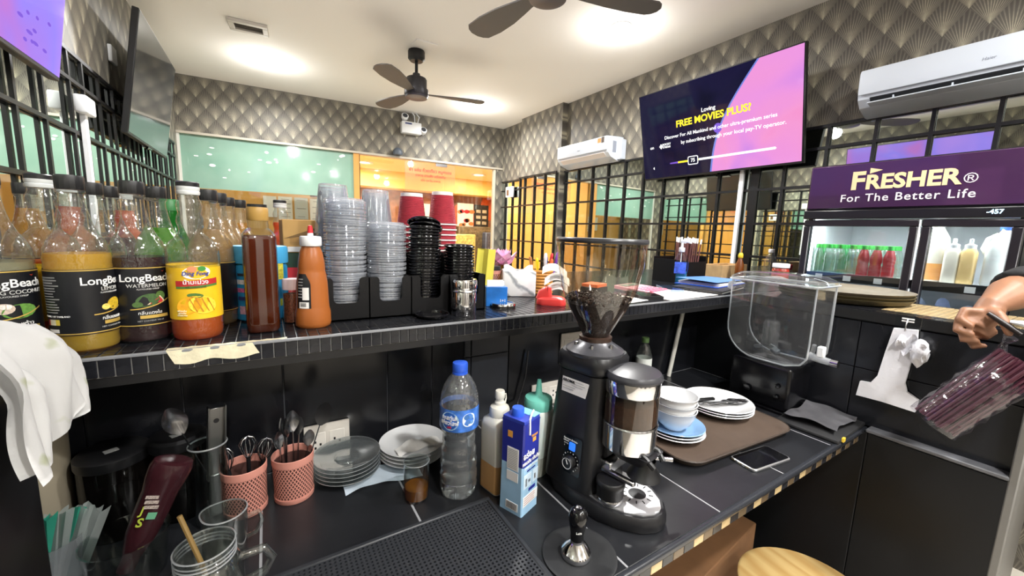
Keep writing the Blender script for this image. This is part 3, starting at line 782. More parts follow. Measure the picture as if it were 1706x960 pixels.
# shop counter clutter
for (u, v, w, h, c, lab) in ((790, 395, .9, .5, '#6b5a41', 'brown shop shelf unit behind the black lids'), (770, 410, .6, .55, '#c7b46a', 'framed yellow board leaning in the shop'), (815, 405, .3, .5, '#4c4f60', 'dark blue coat hanging in the shop')):
    p = ony(u, v, 8.9 - .24 * (u % 3)); t = thing('shop_cabinet', lab, 'cabinet', (p.x, p.y, FLOOR))
    h = p.z + h / 2 - FLOOR
    bm = bmesh.new(); b2(bm, -w / 2, w / 2, -.1, .1, 0, h, .02); ob('body', bm, pm('shop_' + c, c, .6, var=(8, .3)), t)
    bm = bmesh.new(); b2(bm, -w / 2 + .05, w / 2 - .05, -.11, -.1, .06, h - .06); ob('front', bm, pm('shop_f' + c, c, .5, var=(20, .5)), t, smooth=False)
# translucent film sign with red lettering on the glass door
a, b = ony(675, 268, fy(1.6)), ony(757, 324, fy(1.8))
xm = (a.x + b.x) / 2; t = thing('door_sign', 'see-through film sign with red Thai lettering on the glass door', 'sign', (xm, fy(xm) + .01, (a.z + b.z) / 2), math.atan2(FYR - FYL, RX - LX))
w, h = b.x - a.x, .36
bm = bmesh.new(); box(bm, (0, 0, 0), (w, .002, h)); ob('film', bm, clear('sign_film', '#f8ece0', .2, .03, .2, body=.10, bodycol='#ffe0c0'), t, smooth=False)
text('ยำ แซ่บ ก๋วยเตี๋ยว หมูกรอบ', .052, RED, t, FRONT(0, -.004, h * .24), bold=.012)
text('อาหาร ตามสั่ง เครื่องดื่ม', .042, RED, t, FRONT(0, -.004, h * .06), bold=.006)
text('เปิด ทุกวัน อาหาร', .038, RED, t, FRONT(0, -.004, -h * .1), bold=.004)
# ================================================================== things on the bar top
def liquid(name, col, share=.6, tint=None):
    if name in MATS: return MATS[name]
    m, nt, out = newmat(name)
    tr = N(nt, 'ShaderNodeBsdfTransparent'); tr.inputs[0].default_value = hx(tint or col)
    b = N(nt, 'ShaderNodeBsdfPrincipled'); b.inputs['Base Color'].default_value = hx(col); b.inputs['Roughness'].default_value = .12
    tl = N(nt, 'ShaderNodeBsdfTranslucent'); tl.inputs[0].default_value = hx(col)
    a = N(nt, 'ShaderNodeMixShader'); a.inputs[0].default_value = .45
    nt.links.new(b.outputs[0], a.inputs[1]); nt.links.new(tl.outputs[0], a.inputs[2])
    mx = N(nt, 'ShaderNodeMixShader'); mx.inputs[0].default_value = share
    nt.links.new(tr.outputs[0], mx.inputs[1]); nt.links.new(a.outputs[0], mx.inputs[2]); nt.links.new(mx.outputs[0], out.inputs[0])
    return m
BOTC = clear('bottle_clear', '#f2f5f4', .8, .09, .06, body=.025, bodycol='#f4f4f0', bumpy=(60, .8))
LABELB = pm('label_black', '#15161a', .35)
LQ = dict(lemon=liquid('syrup_lemon', '#f4c83e', .72), melon=liquid('syrup_melon', '#3a0f16', .92), coco=liquid('syrup_coco', '#d8d2b0', .5), orange=liquid('syrup_orange', '#f27412', .75),
          mango=liquid('syrup_mango', '#f06c06', .88), wine=liquid('syrup_wine', '#5a1620', .85), green=liquid('syrup_green', '#7cc832', .6), pale=liquid('syrup_pale', '#e3c48c', .4), amber=liquid('syrup_amber', '#6e2806', .78, '#b0571c'), yellow=liquid('syrup_yellow', '#d9a92a', .6))
LBP = [(.0, .0), (.034, .0), (.038, .004), (.0395, .012), (.0388, .020), (.0398, .026), (.0398, .138), (.0392, .142), (.0400, .150), (.0385, .164), (.0335, .178), (.0265, .190), (.0215, .203), (.0180, .218), (.0155, .234), (.0142, .246), (.0142, .252), (.0165, .254), (.0165, .258), (.0142, .259), (.0142, .266)]
def radius_at(prof, z):
    for (r0, z0), (r1, z1) in zip(prof[:-1], prof[1:]):
        if z0 <= z <= z1 and z1 > z0: return r0 + (r1 - r0) * (z - z0) / (z1 - z0)
    return prof[-1][0]
def inner(prof, lvl, gap=.0012):
    q = [(max(r - gap, 0), z + (gap if i < 2 else 0)) for i, (r, z) in enumerate(prof) if z < lvl]
    rr = radius_at(prof, lvl) - gap
    return q + [(rr, lvl), (0, lvl)]
_c = {}
def cap_mesh(r, h, m, key):
    if key in _c: return _c[key]
    bm = bmesh.new(); n = 36
    lathe(bm, [(0, 0), (r * .97, 0), (r, .002), (r, h - .003), (r * .93, h), (0, h)], n, None, squash=lambda a, z: 1. if z > h - .001 else (1. if int(round(a / (2 * PI / n))) % 2 else .965))
    _c[key] = mesh_of('cap', bm, m, ang=30); return _c[key]
def lbottle(label, loc, rz, liq, lvl, kind=None, cap=BLACK, group='black-label syrup bottles'):
    t = thing('syrup_bottle', label, 'bottle', loc, rz, group)
    if 'lb' not in _c:
        bm = bmesh.new(); lathe(bm, LBP, 40); _c['lb'] = mesh_of('bottle', bm, BOTC)
        bm = bmesh.new(); lathe(bm, [(.0404, .030), (.0404, .134)], 40); _c['lbl'] = mesh_of('paper_label', bm, LABELB)
        bm = bmesh.new()
        lathe(bm, [(.0407, 0), (.0407, .0016)], 40)
        _c['lbg'] = mesh_of('gold_band', bm, GOLD)
    link('glass', _c['lb'], t)
    k = ('lq', liq, round(lvl, 3))
    if k not in _c:
        bm = bmesh.new(); lathe(bm, inner(LBP, lvl), 32); _c[k] = mesh_of('syrup', bm, LQ[liq])
    link('syrup', _c[k], t)
    link('cap', cap_mesh(.0172, .022, cap, 'cap' + cap.name), t, (0, 0, .258))
    L = link('paper_label', _c['lbl'], t)
    for z in (.0315, .1315): link('gold_band', _c['lbg'], L, (0, 0, z))
    if kind:
        R = .0405
        a0 = kind.get('ang', 0.)
        text('LongBeach', .0175, INKW, L, cylfront(.1145, a0), wrap=R, bold=.012, align='CENTER')
        text(kind['name'], .0085, pm('label_silver', '#cfcfcc', .5), L, cylfront(.1015, a0), wrap=R)
        text('FLAVOURED SYRUP', .0035, pm('label_silver', '#cfcfcc', .5), L, cylfront(.0955, a0), wrap=R)
        def art(name, pts, m, z=.0006):
            bm = bmesh.new(); wrapflat(bm, pts, R, z); bmesh.ops.rotate(bm, verts=bm.verts, cent=(0, 0, 0), matrix=Matrix.Rotation(a0, 3, 'Z')); return ob(name, bm, m, L, fix=False)
        for (cx, cy, a, b, col, tl) in kind['art']: art('printed_fruit', ell(cx, cy, a, b, 14, tl), pm('print_' + col, col, .5, var=(300, .25)))
        for poly, col in kind.get('poly', []): art('printed_fruit', poly, pm('print_' + col, col, .5), .0009)
        bm = bmesh.new(); wrapband(bm, R, -.026, .030, .060, .0618, 14, .0008, .016); bmesh.ops.rotate(bm, verts=bm.verts, cent=(0, 0, 0), matrix=Matrix.Rotation(a0, 3, 'Z')); ob('gold_swoosh', bm, GOLD, L, fix=False)
        text(kind.get('thai', 'กลิ่นผลไม้'), .0075, INKW, L, cylfront(.0535, a0) @ Matrix.Translation((.0, 0, 0)), wrap=R)
        bm = bmesh.new(); wrapband(bm, R, -.014, .026, .044, .0495, 10, .0006); bmesh.ops.rotate(bm, verts=bm.verts, cent=(0, 0, 0), matrix=Matrix.Rotation(a0, 3, 'Z')); ob('gold_strip', bm, GOLD, L, fix=False)
        text('NET CONTENT 740 ml', .0036, INKGREY, L, cylfront(.0395, a0), wrap=R)
        art('logo_bird', [(.020, .1265), (.0235, .1245), (.0262, .1275), (.0238, .1262)], pm('logo_red', '#b4412e', .5))
        if kind.get('back'):
            for k_ in range(14):
                z = .121 - k_ * .0042
                bm = bmesh.new(); wrapband(bm, R, -.056, -.056 + .030 * (.7 + .3 * RND.random()), z, z + .0016, 8, .0006); ob('small_print', bm, INKGREY, L, fix=False)
            text('PRODUCT OF THAILAND', .0036, INKW, L, cylfront(.0605, -.92), wrap=R)
            for x0, x1, col in ((-.050, -.046, '#b2413a'), (-.046, -.036, '#e6e1c8'), (-.036, -.030, '#d8c24a')):
                bm = bmesh.new(); wrapband(bm, R, x0, x1, .047, .056, 4, .0006); ob('nutrition_mark', bm, pm('nm' + col, col, .5), L, fix=False)
            bm = bmesh.new(); wrapband(bm, R, -.050, -.032, .035, .0405, 6, .0006); ob('price_sticker', bm, PAPER, L, fix=False)
    return t
def at(u, v, z, r): p = stand(u, v, z, r); return (p.x, p.y, z)
LEM = dict(name='LEMON', ang=.88, back=True, thai='กลิ่นเลมอน', art=[(0.004, .076, .012, .010, '#d8b531', .2), (-.010, .072, .006, .005, '#e8d26a', 0)])
MEL = dict(name='WATERMELON', ang=.22, thai='กลิ่นแตงโม', art=[(-.002, .076, .017, .011, '#3b5a2c', .25), (.016, .083, .007, .008, '#55743a', .5), (-.016, .069, .007, .005, '#4d6c36', 0)],
           poly=[([(-.004, .068), (.015, .083), (.021, .074), (.019, .070)], '#e9dcc0'), ([(-.001, .069), (.0145, .081), (.019, .0735), (.017, .0705)], '#c92f3a')])
COC = dict(name='YOUNG COCONUT', ang=.35, thai='กลิ่นมะพร้าว', art=[(.004, .073, .019, .011, '#5c8a38', .1), (-.012, .078, .011, .008, '#cdb9a8', 0), (-.010, .081, .006, .004, '#eee6dc', 0)])
p = (-.347, .905, SH); lbottle('black-label young coconut syrup bottle behind the hanging towel', p, face(Vector(p)), 'coco', .146, COC)
p = at(150, 588, SH, .0405); lbottle('black-label lemon syrup bottle with golden liquid turned to its back text', p, face(Vector(p)), 'lemon', .158, LEM)
p = at(245, 572, SH, .0405); lbottle('black-label watermelon syrup bottle with dark red liquid', p, face(Vector(p)), 'melon', .150, MEL)
for (u, v, liq, lvl, yy, lab) in ((150, 306, 'pale', .15, 1.06, 'pale syrup bottle with black cap behind the lemon bottle'), (178, 313, 'wine', .175, 1.14, 'dark red syrup bottle with black cap between lemon and watermelon bottles'),
                             (258, 312, 'green', .20, 1.05, 'green syrup bottle with black cap behind the watermelon bottle'), (345, 318, 'pale', .20, 1.035, 'pale syrup bottle tucked behind the mango bottle neck'),
                             (362, 322, 'pale', .22, 1.125, 'second black-capped syrup bottle behind the mango bottle'), (378, 332, 'pale', .22, 1.30, 'third black-capped syrup bottle in the row behind the mango bottle'),
                             (398, 337, 'yellow', .215, 1.40, 'rearmost black-capped bottle with yellow syrup beside the amber bottle'), (41, 318, 'yellow', .23, 1.22, 'black-capped yellow syrup bottle at the back by the barred mirror')):
    q = ony(u, v, yy); p = (q.x, q.y, SH); lbottle(lab, p, face(Vector(p)), liq, lvl)

DFP = [(0, 0), (.034, 0), (.0375, .005), (.0390, .014), (.0390, .040), (.0384, .044), (.0390, .048), (.0390, .128), (.0398, .138), (.0400, .152), (.0385, .166), (.0330, .178), (.0255, .185), (.0195, .192), (.0178, .200), (.0195, .207), (.0208, .214), (.0195, .222), (.0170, .229), (.0185, .236), (.0195, .243), (.0180, .250), (.0150, .256), (.0150, .264)]
YELL = pm('label_yellow', '#f2c324', .4, var=(12, .12))
def mangobottle(label, loc, rz, liq, lvl, full=True, capm=WHITE):
    t = thing('juice_bottle', label, 'bottle', loc, rz, 'ribbed-neck juice bottles')
    if 'df' not in _c:
        bm = bmesh.new(); lathe(bm, DFP, 40); _c['df'] = mesh_of('bottle', bm, BOTC)
        bm = bmesh.new(); lathe(bm, [(0, 0), (.0162, 0), (.0172, .002), (.0172, .006), (.016, .007), (.0172, .009), (.0172, .014), (.016, .015)], 30); _c['dfc'] = mesh_of('cap', bm, CLEARP if False else pm('cap_white', '#dfe3e2', .3))
        bm = bmesh.new(); lathe(bm, [(.0172, .014), (.0172, .021), (.0155, .0225), (0, .0225)], 30); _c['dft'] = mesh_of('cap_top', bm, BLACK)
    link('glass', _c['df'], t)
    bm = bmesh.new(); lathe(bm, inner(DFP, lvl), 32); ob('juice', bm, LQ[liq], t)
    c = link('cap', _c['dfc'], t, (0, 0, .262)); link('cap_top', _c['dft'], c)
    R = .0394
    bm = bmesh.new(); lathe(bm, [(R, .040), (R, .137)], 40); L = ob('paper_label', bm, YELL, t)
    if full:
        R += .0003
        def art(name, pts, m, z=.0004):
            bm = bmesh.new(); wrapflat(bm, pts, R, z); return ob(name, bm, m, L, fix=False)
        art('logo_patch', ell(.002, .1245, .021, .0115, 16, .1), PAPER)
        art('printed_fruit', ell(-.004, .1305, .007, .0055), pm('print_guava', '#d98d63', .5), .0007)
        art('printed_fruit', ell(.010, .1315, .006, .0045), pm('print_greenfruit', '#3c8c3a', .5), .0007)
        text('Ding Fong', .0095, pm('print_blue', '#39459a', .5), L, cylfront(.1228), wrap=R + .001, bold=.012, shear=.2)
        for a, b, col, z in ((.101, .111, '#b92a2c', .0005), (.097, .101, '#4f7d36', .0004)):
            bm = bmesh.new(); wrapband(bm, R, -.030, .034, a - .001, b - .001, 14, z, .004); ob('label_ribbon', bm, pm('rib' + col, col, .5), L, fix=False)
        text('น้ำมะม่วง', .0105, INKW, L, cylfront(.1072) @ Matrix.Rotation(0, 4, 'Y'), wrap=R + .001, bold=.01)
        text('กลิ่นธรรมชาติ', .0055, pm('print_green', '#4a6a2c', .5), L, cylfront(.0985), wrap=R + .001)
        art('printed_mango', ell(-.012, .066, .020, .015, 18, .5), pm('print_mango', '#f0a820', .5, var=(100, .2)), .0006)
        art('printed_leaf', ell(-.002, .0835, .012, .0042, 12, -.1), pm('print_leaf', '#46702c', .5), .0007)
        art('printed_mango', ell(.008, .066, .021, .016, 18, -.25), pm('print_mangocube', '#f7cf38', .5), .0008)
        for k in range(4):
            x = -.006 + k * .0085
            bm = bmesh.new(); wrapflat(bm, [(x - .005, .078), (x - .0038, .079), (x + .006, .054), (x + .0048, .053)], R, .0011); wrapflat(bm, [(-.010, .078 - k * .0065), (-.010, .0768 - k * .0065), (.025, .074 - k * .0065), (.025, .0752 - k * .0065)], R, .0011); ob('mango_cut', bm, pm('print_cut', '#c07a16', .5), L, fix=False)
        for k, z in enumerate((.056, .052, .048)): text(('พร้อมดื่ม', 'สูตรเข้ม', 'หอมหวาน')[k], .0042, pm('print_cream', '#fff3c8', .5), L, cylfront(z, -.58), wrap=R + .001)
    return t
p = at(333, 568, SH, .0395); mangobottle('mango juice bottle with yellow label and ribbed clear neck', p, face(Vector(p)) + .02, 'mango', .046)
for (u, v, yy, liq, lvl, lab) in ((64, 296, 1.0, 'orange', .14, 'ribbed-neck orange juice bottle between the coconut and lemon bottles'), (110, 310, 1.12, 'orange', .235, 'ribbed-neck bottle full of orange juice behind the lemon bottle cap'),
                                  (205, 325, 1.33, 'orange', .235, 'ribbed-neck bottle of orange juice behind the watermelon bottle'), (466, 335, 1.36, 'orange', .22, 'ribbed-neck orange bottle beside the cardboard carton')):
    q = ony(u, v, yy); p = (q.x, q.y, SH); mangobottle(lab, p, face(Vector(p)), liq, lvl, False)
# green squash bottle
q = ony(281, 330, 1.25); t = thing('squash_bottle', 'green squash bottle with green cap beside the mango bottle', 'bottle', (q.x, q.y, SH), face(q))
bm = bmesh.new(); lathe(bm, [(0, 0), (.036, 0), (.039, .01), (.039, .13), (.036, .16), (.026, .19), (.018, .215), (.018, .235), (.016, .24), (.016, .25)], 32); ob('glass', bm, liquid('green_glass', '#2f8f3a', .55, '#5bbf5a'), t)
bm = bmesh.new(); lathe(bm, [(.0395, .04), (.0395, .12)], 32); ob('paper_label', bm, pm('label_lime', '#d9d93a', .5), t)
bm = bmesh.new(); lathe(bm, [(.0185, .238), (.0185, .262), (.0165, .265), (0, .265)], 28); ob('cap', bm, pm('cap_green', '#2e7d3c', .4), t)

# tall square amber syrup bottle
p = at(440, 557, SH, .031); t = thing('amber_bottle', 'tall square glass bottle of dark amber syrup with tan cap', 'bottle', p, face(Vector(p)) + .05)
def sq(w, z, r): return [(x, y, z) for x, y in rrect(w, w, min(r, w / 2 - .0005), 5)]
bm = bmesh.new(); loft(bm, [sq(.052, 0, .012), sq(.056, .004, .012), sq(.0575, .02, .011), sq(.0575, .185, .011), sq(.055, .194, .014), sq(.045, .202, .018), sq(.036, .206, .0175), sq(.034, .235, .0165)]); ob('glass', bm, CLEARG, t)
bm = bmesh.new(); loft(bm, [sq(.050, .003, .012), sq(.0545, .008, .011), sq(.0545, .185, .010), sq(.052, .192, .013)]); ob('syrup', bm, LQ['amber'], t)
bm = bmesh.new(); lathe(bm, [(.0172, .22), (.0185, .222), (.0185, .243), (.017, .246), (0, .246)], 30); c = ob('cap', bm, pm('cap_tan', '#b08a45', .45), t)
bm = bmesh.new(); lathe(bm, [(.0165, .246), (.0165, .2515), (0, .252)], 30); ob('cap_top', bm, BLACK, c)
# caramel squeeze bottle
p = at(523, 549, SH, .033); t = thing('sauce_bottle', 'caramel sauce squeeze bottle with white cap and red tip', 'bottle', p, face(Vector(p)))
CP = [(0, 0), (.030, 0), (.034, .004), (.0348, .010), (.0345, .032), (.0325, .040), (.0318, .046), (.0300, .095), (.0268, .116), (.0255, .121), (.0262, .125), (.0250, .140), (.0215, .160), (.0175, .170), (.0170, .176)]
bm = bmesh.new(); lathe(bm, CP, 36, Matrix.Diagonal((1, .86, 1, 1))); ob('bottle', bm, pm('caramel', '#a35d2a', .3), t)
bm = bmesh.new(); n = 40
lathe(bm, [(.0195, .172), (.0212, .174), (.0212, .189), (.0195, .192), (.006, .193), (.0052, .200)], n, None, squash=lambda a, z: 1 if z > .19 else (1. if int(round(a / (2 * PI / n))) % 2 else .96)); ob('cap', bm, WHITE, t)
bm = bmesh.new(); lathe(bm, [(.0055, .199), (.0052, .206), (.004, .214), (0, .215)], 16); ob('red_tip', bm, RED, t)
bm = bmesh.new()
surf(bm, lambda a, b: ((lambda ang, z: ((radius_at(CP, z) + .0006) * math.sin(ang), -.86 * (radius_at(CP, z) + .0006) * math.cos(ang), z))(-1.05 + .95 * a * (1 - .35 * max(0, b - .75) * 4 * a), .043 + .072 * b)), 10, 10); L = ob('paper_label', bm, LABELB, t, fix=False)
for (a, z, w, h, m) in ((-.42, .074, .013, .026, PAPER), (-.55, .050, .020, .013, PAPER)):
    bm = bmesh.new(); surf(bm, lambda i, j: ((lambda ang, zz: ((radius_at(CP, zz) + .0011) * math.sin(ang), -.86 * (radius_at(CP, zz) + .0011) * math.cos(ang), zz))(a + (i - .5) * w / .031, z + (j - .5) * h)), 4, 3); ob('label_box', bm, m, L, fix=False)
for k in range(9):
    a = -.75 + k * .042; bm = bmesh.new(); surf(bm, lambda i, j: ((lambda ang, zz: ((radius_at(CP, zz) + .0015) * math.sin(ang), -.86 * (radius_at(CP, zz) + .0015) * math.cos(ang), zz))(a + i * .02, .047 + j * .008)), 1, 1); ob('barcode_line', bm, INK, L, fix=False)
for k in range(7):
    bm = bmesh.new(); surf(bm, lambda i, j: ((lambda ang, zz: ((radius_at(CP, zz) + .0011) * math.sin(ang), -.86 * (radius_at(CP, zz) + .0011) * math.cos(ang), zz))(-.98 + i * .38, .066 + k * .0062 + j * .0018)), 4, 1); ob('small_print', bm, INKGREY, L, fix=False)
# spice jar
p = at(489, 541, SH, .018); t = thing('spice_jar', 'small clear spice jar of brown flakes with pale pink lid', 'jar', (p[0], p[1] + .012, SH))
bm = bmesh.new(); lathe(bm, [(0, 0), (.017, 0), (.0185, .003), (.0185, .068), (.016, .074), (.016, .078)], 24); ob('glass', bm, CLEARG, t)
bm = bmesh.new(); lathe(bm, [(0, .002), (.0172, .002), (.0172, .064), (0, .066)], 24); ob('flakes', bm, pm('spice_flakes', '#8a4a2e', .8, var=(350, .6), bump=(400, .8)), t)
bm = bmesh.new(); lathe(bm, [(.0185, .074), (.0185, .094), (.017, .097), (0, .097)], 24); ob('lid', bm, pm('lid_pinkwhite', '#ecd6d8', .4), t)
# blue tub behind the amber bottle
q = (-.013, 1.060); t = thing('powder_tub', 'round blue powder tub with printed pictures behind the amber bottle', 'tub', (q[0], q[1], SH), face(Vector((q[0], q[1], 0))))
bm = bmesh.new(); lathe(bm, [(0, 0), (.048, 0), (.052, .004), (.052, .118), (.049, .126), (.049, .132)], 40); ob('tub', bm, pm('tub_blue', '#2f8fc2', .4, var=(25, .35)), t)
bm = bmesh.new(); lathe(bm, [(.054, .128), (.0545, .132), (.0545, .160), (.052, .165), (0, .165)], 40); ob('lid', bm, pm('tub_lid', '#49a6d8', .4), t)
for (a, z, w, h, c) in ((-.75, .088, .03, .010, '#e8e6ea'), (-.75, .070, .032, .009, '#d0679a'), (-.72, .052, .032, .008, '#3d3f78'), (-.7, .026, .028, .018, '#d9a8b8'), (-.72, .104, .03, .006, '#26313e'), (.78, .112, .016, .04, '#d7cf4a'), (.82, .04, .014, .016, '#c8d24a')):
    bm = bmesh.new(); wrapband(bm, .0523, a * .052 - w / 2, a * .052 + w / 2, z - h / 2, z + h / 2, 6); ob('printed_patch', bm, pm('tubp' + c, c, .5, var=(200, .3)), t, fix=False)
# cartons behind
a = ony(463, 365, 1.2); t = thing('cardboard_box', 'brown cardboard carton with white tape behind the caramel bottle', 'carton', (.088, 1.21, .528), face(Vector((.088, 1.21, 0))) + .12)
bm = bmesh.new(); b2(bm, -.055, .055, -.05, .05, 0, .085, .002); ob('carton', bm, pm('kraft', '#c69b5c', .8, var=(18, .1)), t)
bm = bmesh.new(); wv = [bm.verts.new(q) for q in ((-.054, -.0506, .036), (.054, -.0506, .05), (.054, -.0506, .078))]; bm.faces.new(wv); ob('dark_flap', bm, pm('kraft_dark', '#7d5f38', .8), t, fix=False)
bm = bmesh.new(); b2(bm, -.045, .055, -.0508, -.05, .003, .016); ob('tape', bm, PAPER, t, smooth=False)
for k in range(5):
    bm = bmesh.new(); b2(bm, -.04, .03 + .01 * RND.random(), -.0508, -.0502, .022 + k * .0035, .0232 + k * .0035); ob('print_line', bm, pm('kraft_print', '#9a7442', .8), t, smooth=False)
t = thing('drink_carton', 'red and dark green carton standing under the cardboard box', 'carton', (.075, 1.195, SH), face(Vector((.075, 1.195, 0))))
bm = bmesh.new(); b2(bm, -.05, .05, -.04, .04, 0, .142, .002); ob('carton', bm, pm('carton_red', '#cf2b35', .5), t)
bm = bmesh.new(); b2(bm, -.0505, .0505, -.0405, .0405, .105, .1425, .001); ob('green_band', bm, pm('carton_green', '#23402c', .5), t)

# ------------------------------------------------------------------ cup and lid organiser
ORG = pm('organiser_black', '#0b0b0d', .45, spec=.3, bump=(300, .1))
t = thing('cup_organizer', 'black plastic cup and lid organizer with rounded slots', 'organizer', (0, 0, SH))
X0, X1, YF, YB, HO = .108, .506, .948, 1.085, .100
slots = [(.176, .225), (.276, .324), (.375, .43)]
sl = [(.150, .028), (.250, .027), (.350, .027), (.455, .03)]
poly = [(X0, 0), (X0, HO - .006), (X0 + .006, HO)]
for (cx, w) in sl:
    poly += [(cx - w - .005, HO), (cx - w, HO - .006), (cx - w, .052)] + [(cx - w + .011 - .011 * math.cos(a), .052 - .011 * math.sin(a)) for a in (PI / 6, PI / 3, PI / 2)]
    poly += [(cx + w - .011 + .011 * math.sin(a), .052 - .011 * math.cos(a)) for a in (0, PI / 6, PI / 3)] + [(cx + w, .052), (cx + w, HO - .006), (cx + w + .005, HO)]
poly += [(X1 - .006, HO), (X1, HO - .006), (X1, 0)]
bm = bmesh.new(); prism(bm, poly[::-1], -.003, 0, Matrix.Translation((0, YF, 0)) @ Matrix.Rotation(PI / 2, 4, 'X')); ob('front_wall', bm, ORG, t, smooth=False)
bm = bmesh.new(); b2(bm, X0, X1, YB - .003, YB, 0, HO + .05, .001); ob('back_wall', bm, ORG, t, smooth=False)
bm = bmesh.new(); b2(bm, X0, X1, YF, YB, 0, .004); ob('floor_panel', bm, ORG, t, smooth=False)
for x in (X0 + .0015, .2, .3, .4, X1 - .0015):
    bm = bmesh.new(); b2(bm, x - .0015, x + .0015, YF, YB, 0, HO - .002); ob('divider', bm, ORG, t, smooth=False)
# lids: one object each, nested in leaning stacks
def lid_mesh(r, m, dome=.0):
    bm = bmesh.new(); lathe(bm, [(0, .004), (r * .55, .004), (r * .6, .0075), (r * .86, .0085), (r * .9, .0015), (r * .96, 0), (r, .001), (r, .0035), (r * .97, .0045)], 36); return mesh_of('lid', bm, m)
def ordw(k): return 'topmost ' if k == 1 else '%d%s from the top ' % (k, 'th' if 10 <= k % 100 <= 20 else {1: 'st', 2: 'nd', 3: 'rd'}.get(k % 10, 'th'))
def stack(name, me, x, y, z0, n, dz, lean, label, cat, group, jit=.0012, flip=False):
    for k in range(n):
        o = link(name, me, None, (x + lean[0] * k + jit * (RND.random() - .5), y + lean[1] * k + jit * (RND.random() - .5), z0 + dz * k), (lean[1] * -3 / max(dz, .001) * .3 + (PI if flip else 0), lean[0] * 3 / max(dz, .001) * .1, RND.random() * 6))
        tag(o, ordw(n - k) + label, cat, group)
CLID = lid_mesh(.0475, CUPCLEAR); BLID = lid_mesh(.043, pm('lid_black', '#101013', .16))
yy = 1.008
stack('lid_disc', CLID, .157, yy, SH + .02, 46, .0056, (.00012, .0002), 'clear lid of the tall stack beside the caramel bottle', 'lid', 'clear lids, tall stack')
stack('lid_disc', CLID, .255, yy, SH + .02, 37, .0056, (.0001, .0002), 'clear lid of the shorter clear stack', 'lid', 'clear lids, shorter stack')
stack('lid_disc', BLID, .350, yy, SH + .02, 26, .0078, (.0003, .0002), 'black coffee lid of the tall leaning stack', 'lid', 'black lids, tall stack')
stack('lid_disc', BLID, .455, yy, SH + .02, 20, .0078, (0, .0001), 'black lid of the short stack behind the steel shaker', 'lid', 'black lids, short stack')
# tilted lids lying on top of the tall black stack
for (dx, dz, rx, ry, lab) in ((.008, .218, -.25, .18, 'black coffee lid lying tilted on the tall stack'), (.002, .228, -.3, .15, 'topmost tilted black coffee lid of the tall stack')):
    tag(link('lid_disc', BLID, None, (.352 + dx, yy + .005, SH + dz), (rx, ry, 0)), lab, 'lid')
# inverted cups behind
def cup_mesh(rt, rb, h, m, ribs=0, closed=True):
    bm = bmesh.new(); pr = [(0, 0), (rb, 0), (rb + .001, .003)]
    if ribs:
        for k in range(ribs):
            f0 = .10 + .86 * k / ribs; f1 = .10 + .86 * (k + .5) / ribs
            pr += [(rb + (rt - rb) * f0 + .0014, h * f0), (rb + (rt - rb) * f1 - .0006, h * f1)]
    pr += [(rt, h - .003), (rt + .0025, h - .002), (rt + .0025, h), (rt - .001, h)]
    lathe(bm, pr, 36); return mesh_of('cup', bm, m, ang=60)
CC = cup_mesh(.047, .033, .125, CUPCLEAR)
CYB = 1.14
def invstack(name, me, x, y, ztop, n, dz, h, label, cat, group):
    for k in range(n): tag(link(name, me, None, (x + .001 * RND.random(), y + .001 * RND.random(), ztop - k * dz), (PI, 0, RND.random() * 6)), ordw(k + 1) + label, cat, group)
invstack('clear_cup', CC, .153, CYB, .706, 24, .0085, .125, 'upturned clear cup of the taller clear cup stack', 'cup', 'clear cups, tall stack')
invstack('clear_cup', CC, .260, CYB, .700, 24, .0085, .125, 'upturned clear cup of the stack beside the red cups', 'cup', 'clear cups, second stack')
RCUP = pm('ripple_red', '#b23a48', .6, var=(40, .12))
def redcup(label, x, y, ztop, group):
    t = thing('ripple_cup', label, 'cup', (x, y, ztop), 0, group, rot=(PI, 0, 0))
    if 'rc' not in _c:
        bm = bmesh.new(); pr = []
        for k in range(22): z = .010 + k * .0038; r = .0305 + .0115 * z / .095; pr += [(r + .0012, z), (r - .0004, z + .0019)]
        lathe(bm, pr, 36); _c['rc'] = mesh_of('sleeve', bm, RCUP, ang=70)
        bm = bmesh.new(); lathe(bm, [(0, .004), (.0285, .004), (.029, 0), (.0305, 0), (.0312, .0105)], 36); _c['rb'] = mesh_of('base', bm, PAPER)
        bm = bmesh.new(); lathe(bm, [(.0415, .093), (.0442, .0935), (.0445, .0965), (.042, .097)], 36); _c['rr'] = mesh_of('rim', bm, PAPER)
    link('sleeve', _c['rc'], t); link('base', _c['rb'], t); link('rim', _c['rr'], t)
for (x, zt, nm) in ((.362, .700, 'the stack behind the tall black lids'), (.456, .711, 'the stack behind the short black lids')):
    redcup('topmost upturned red ripple cup of ' + nm, x, CYB, zt, 'red ripple cups')
    for k in range(1, 13): redcup(ordw(k + 1) + 'upturned red ripple cup of ' + nm, x, CYB, zt - .0155 * k, 'red ripple cups')
# yellow packet behind the black lids
bm = bmesh.new()
loft(bm, [[(-.03 + .004 * i, -.012 + .003 * j * (1 if i % 2 else -1), z) for i, j in ((0, 0), (3, 1), (8, 1), (14, 0), (14, 2), (8, 4), (3, 3))] for z in (0, .04, .09, .13, .16)]); o = ob('snack_packet', bm, pm('packet_yellow', '#d9cf52', .3), None, (.575, 1.10, SH + .001), (.0, .08, -.3)); tag(o, 'crumpled yellow packet standing behind the short black lid stack', 'packet')
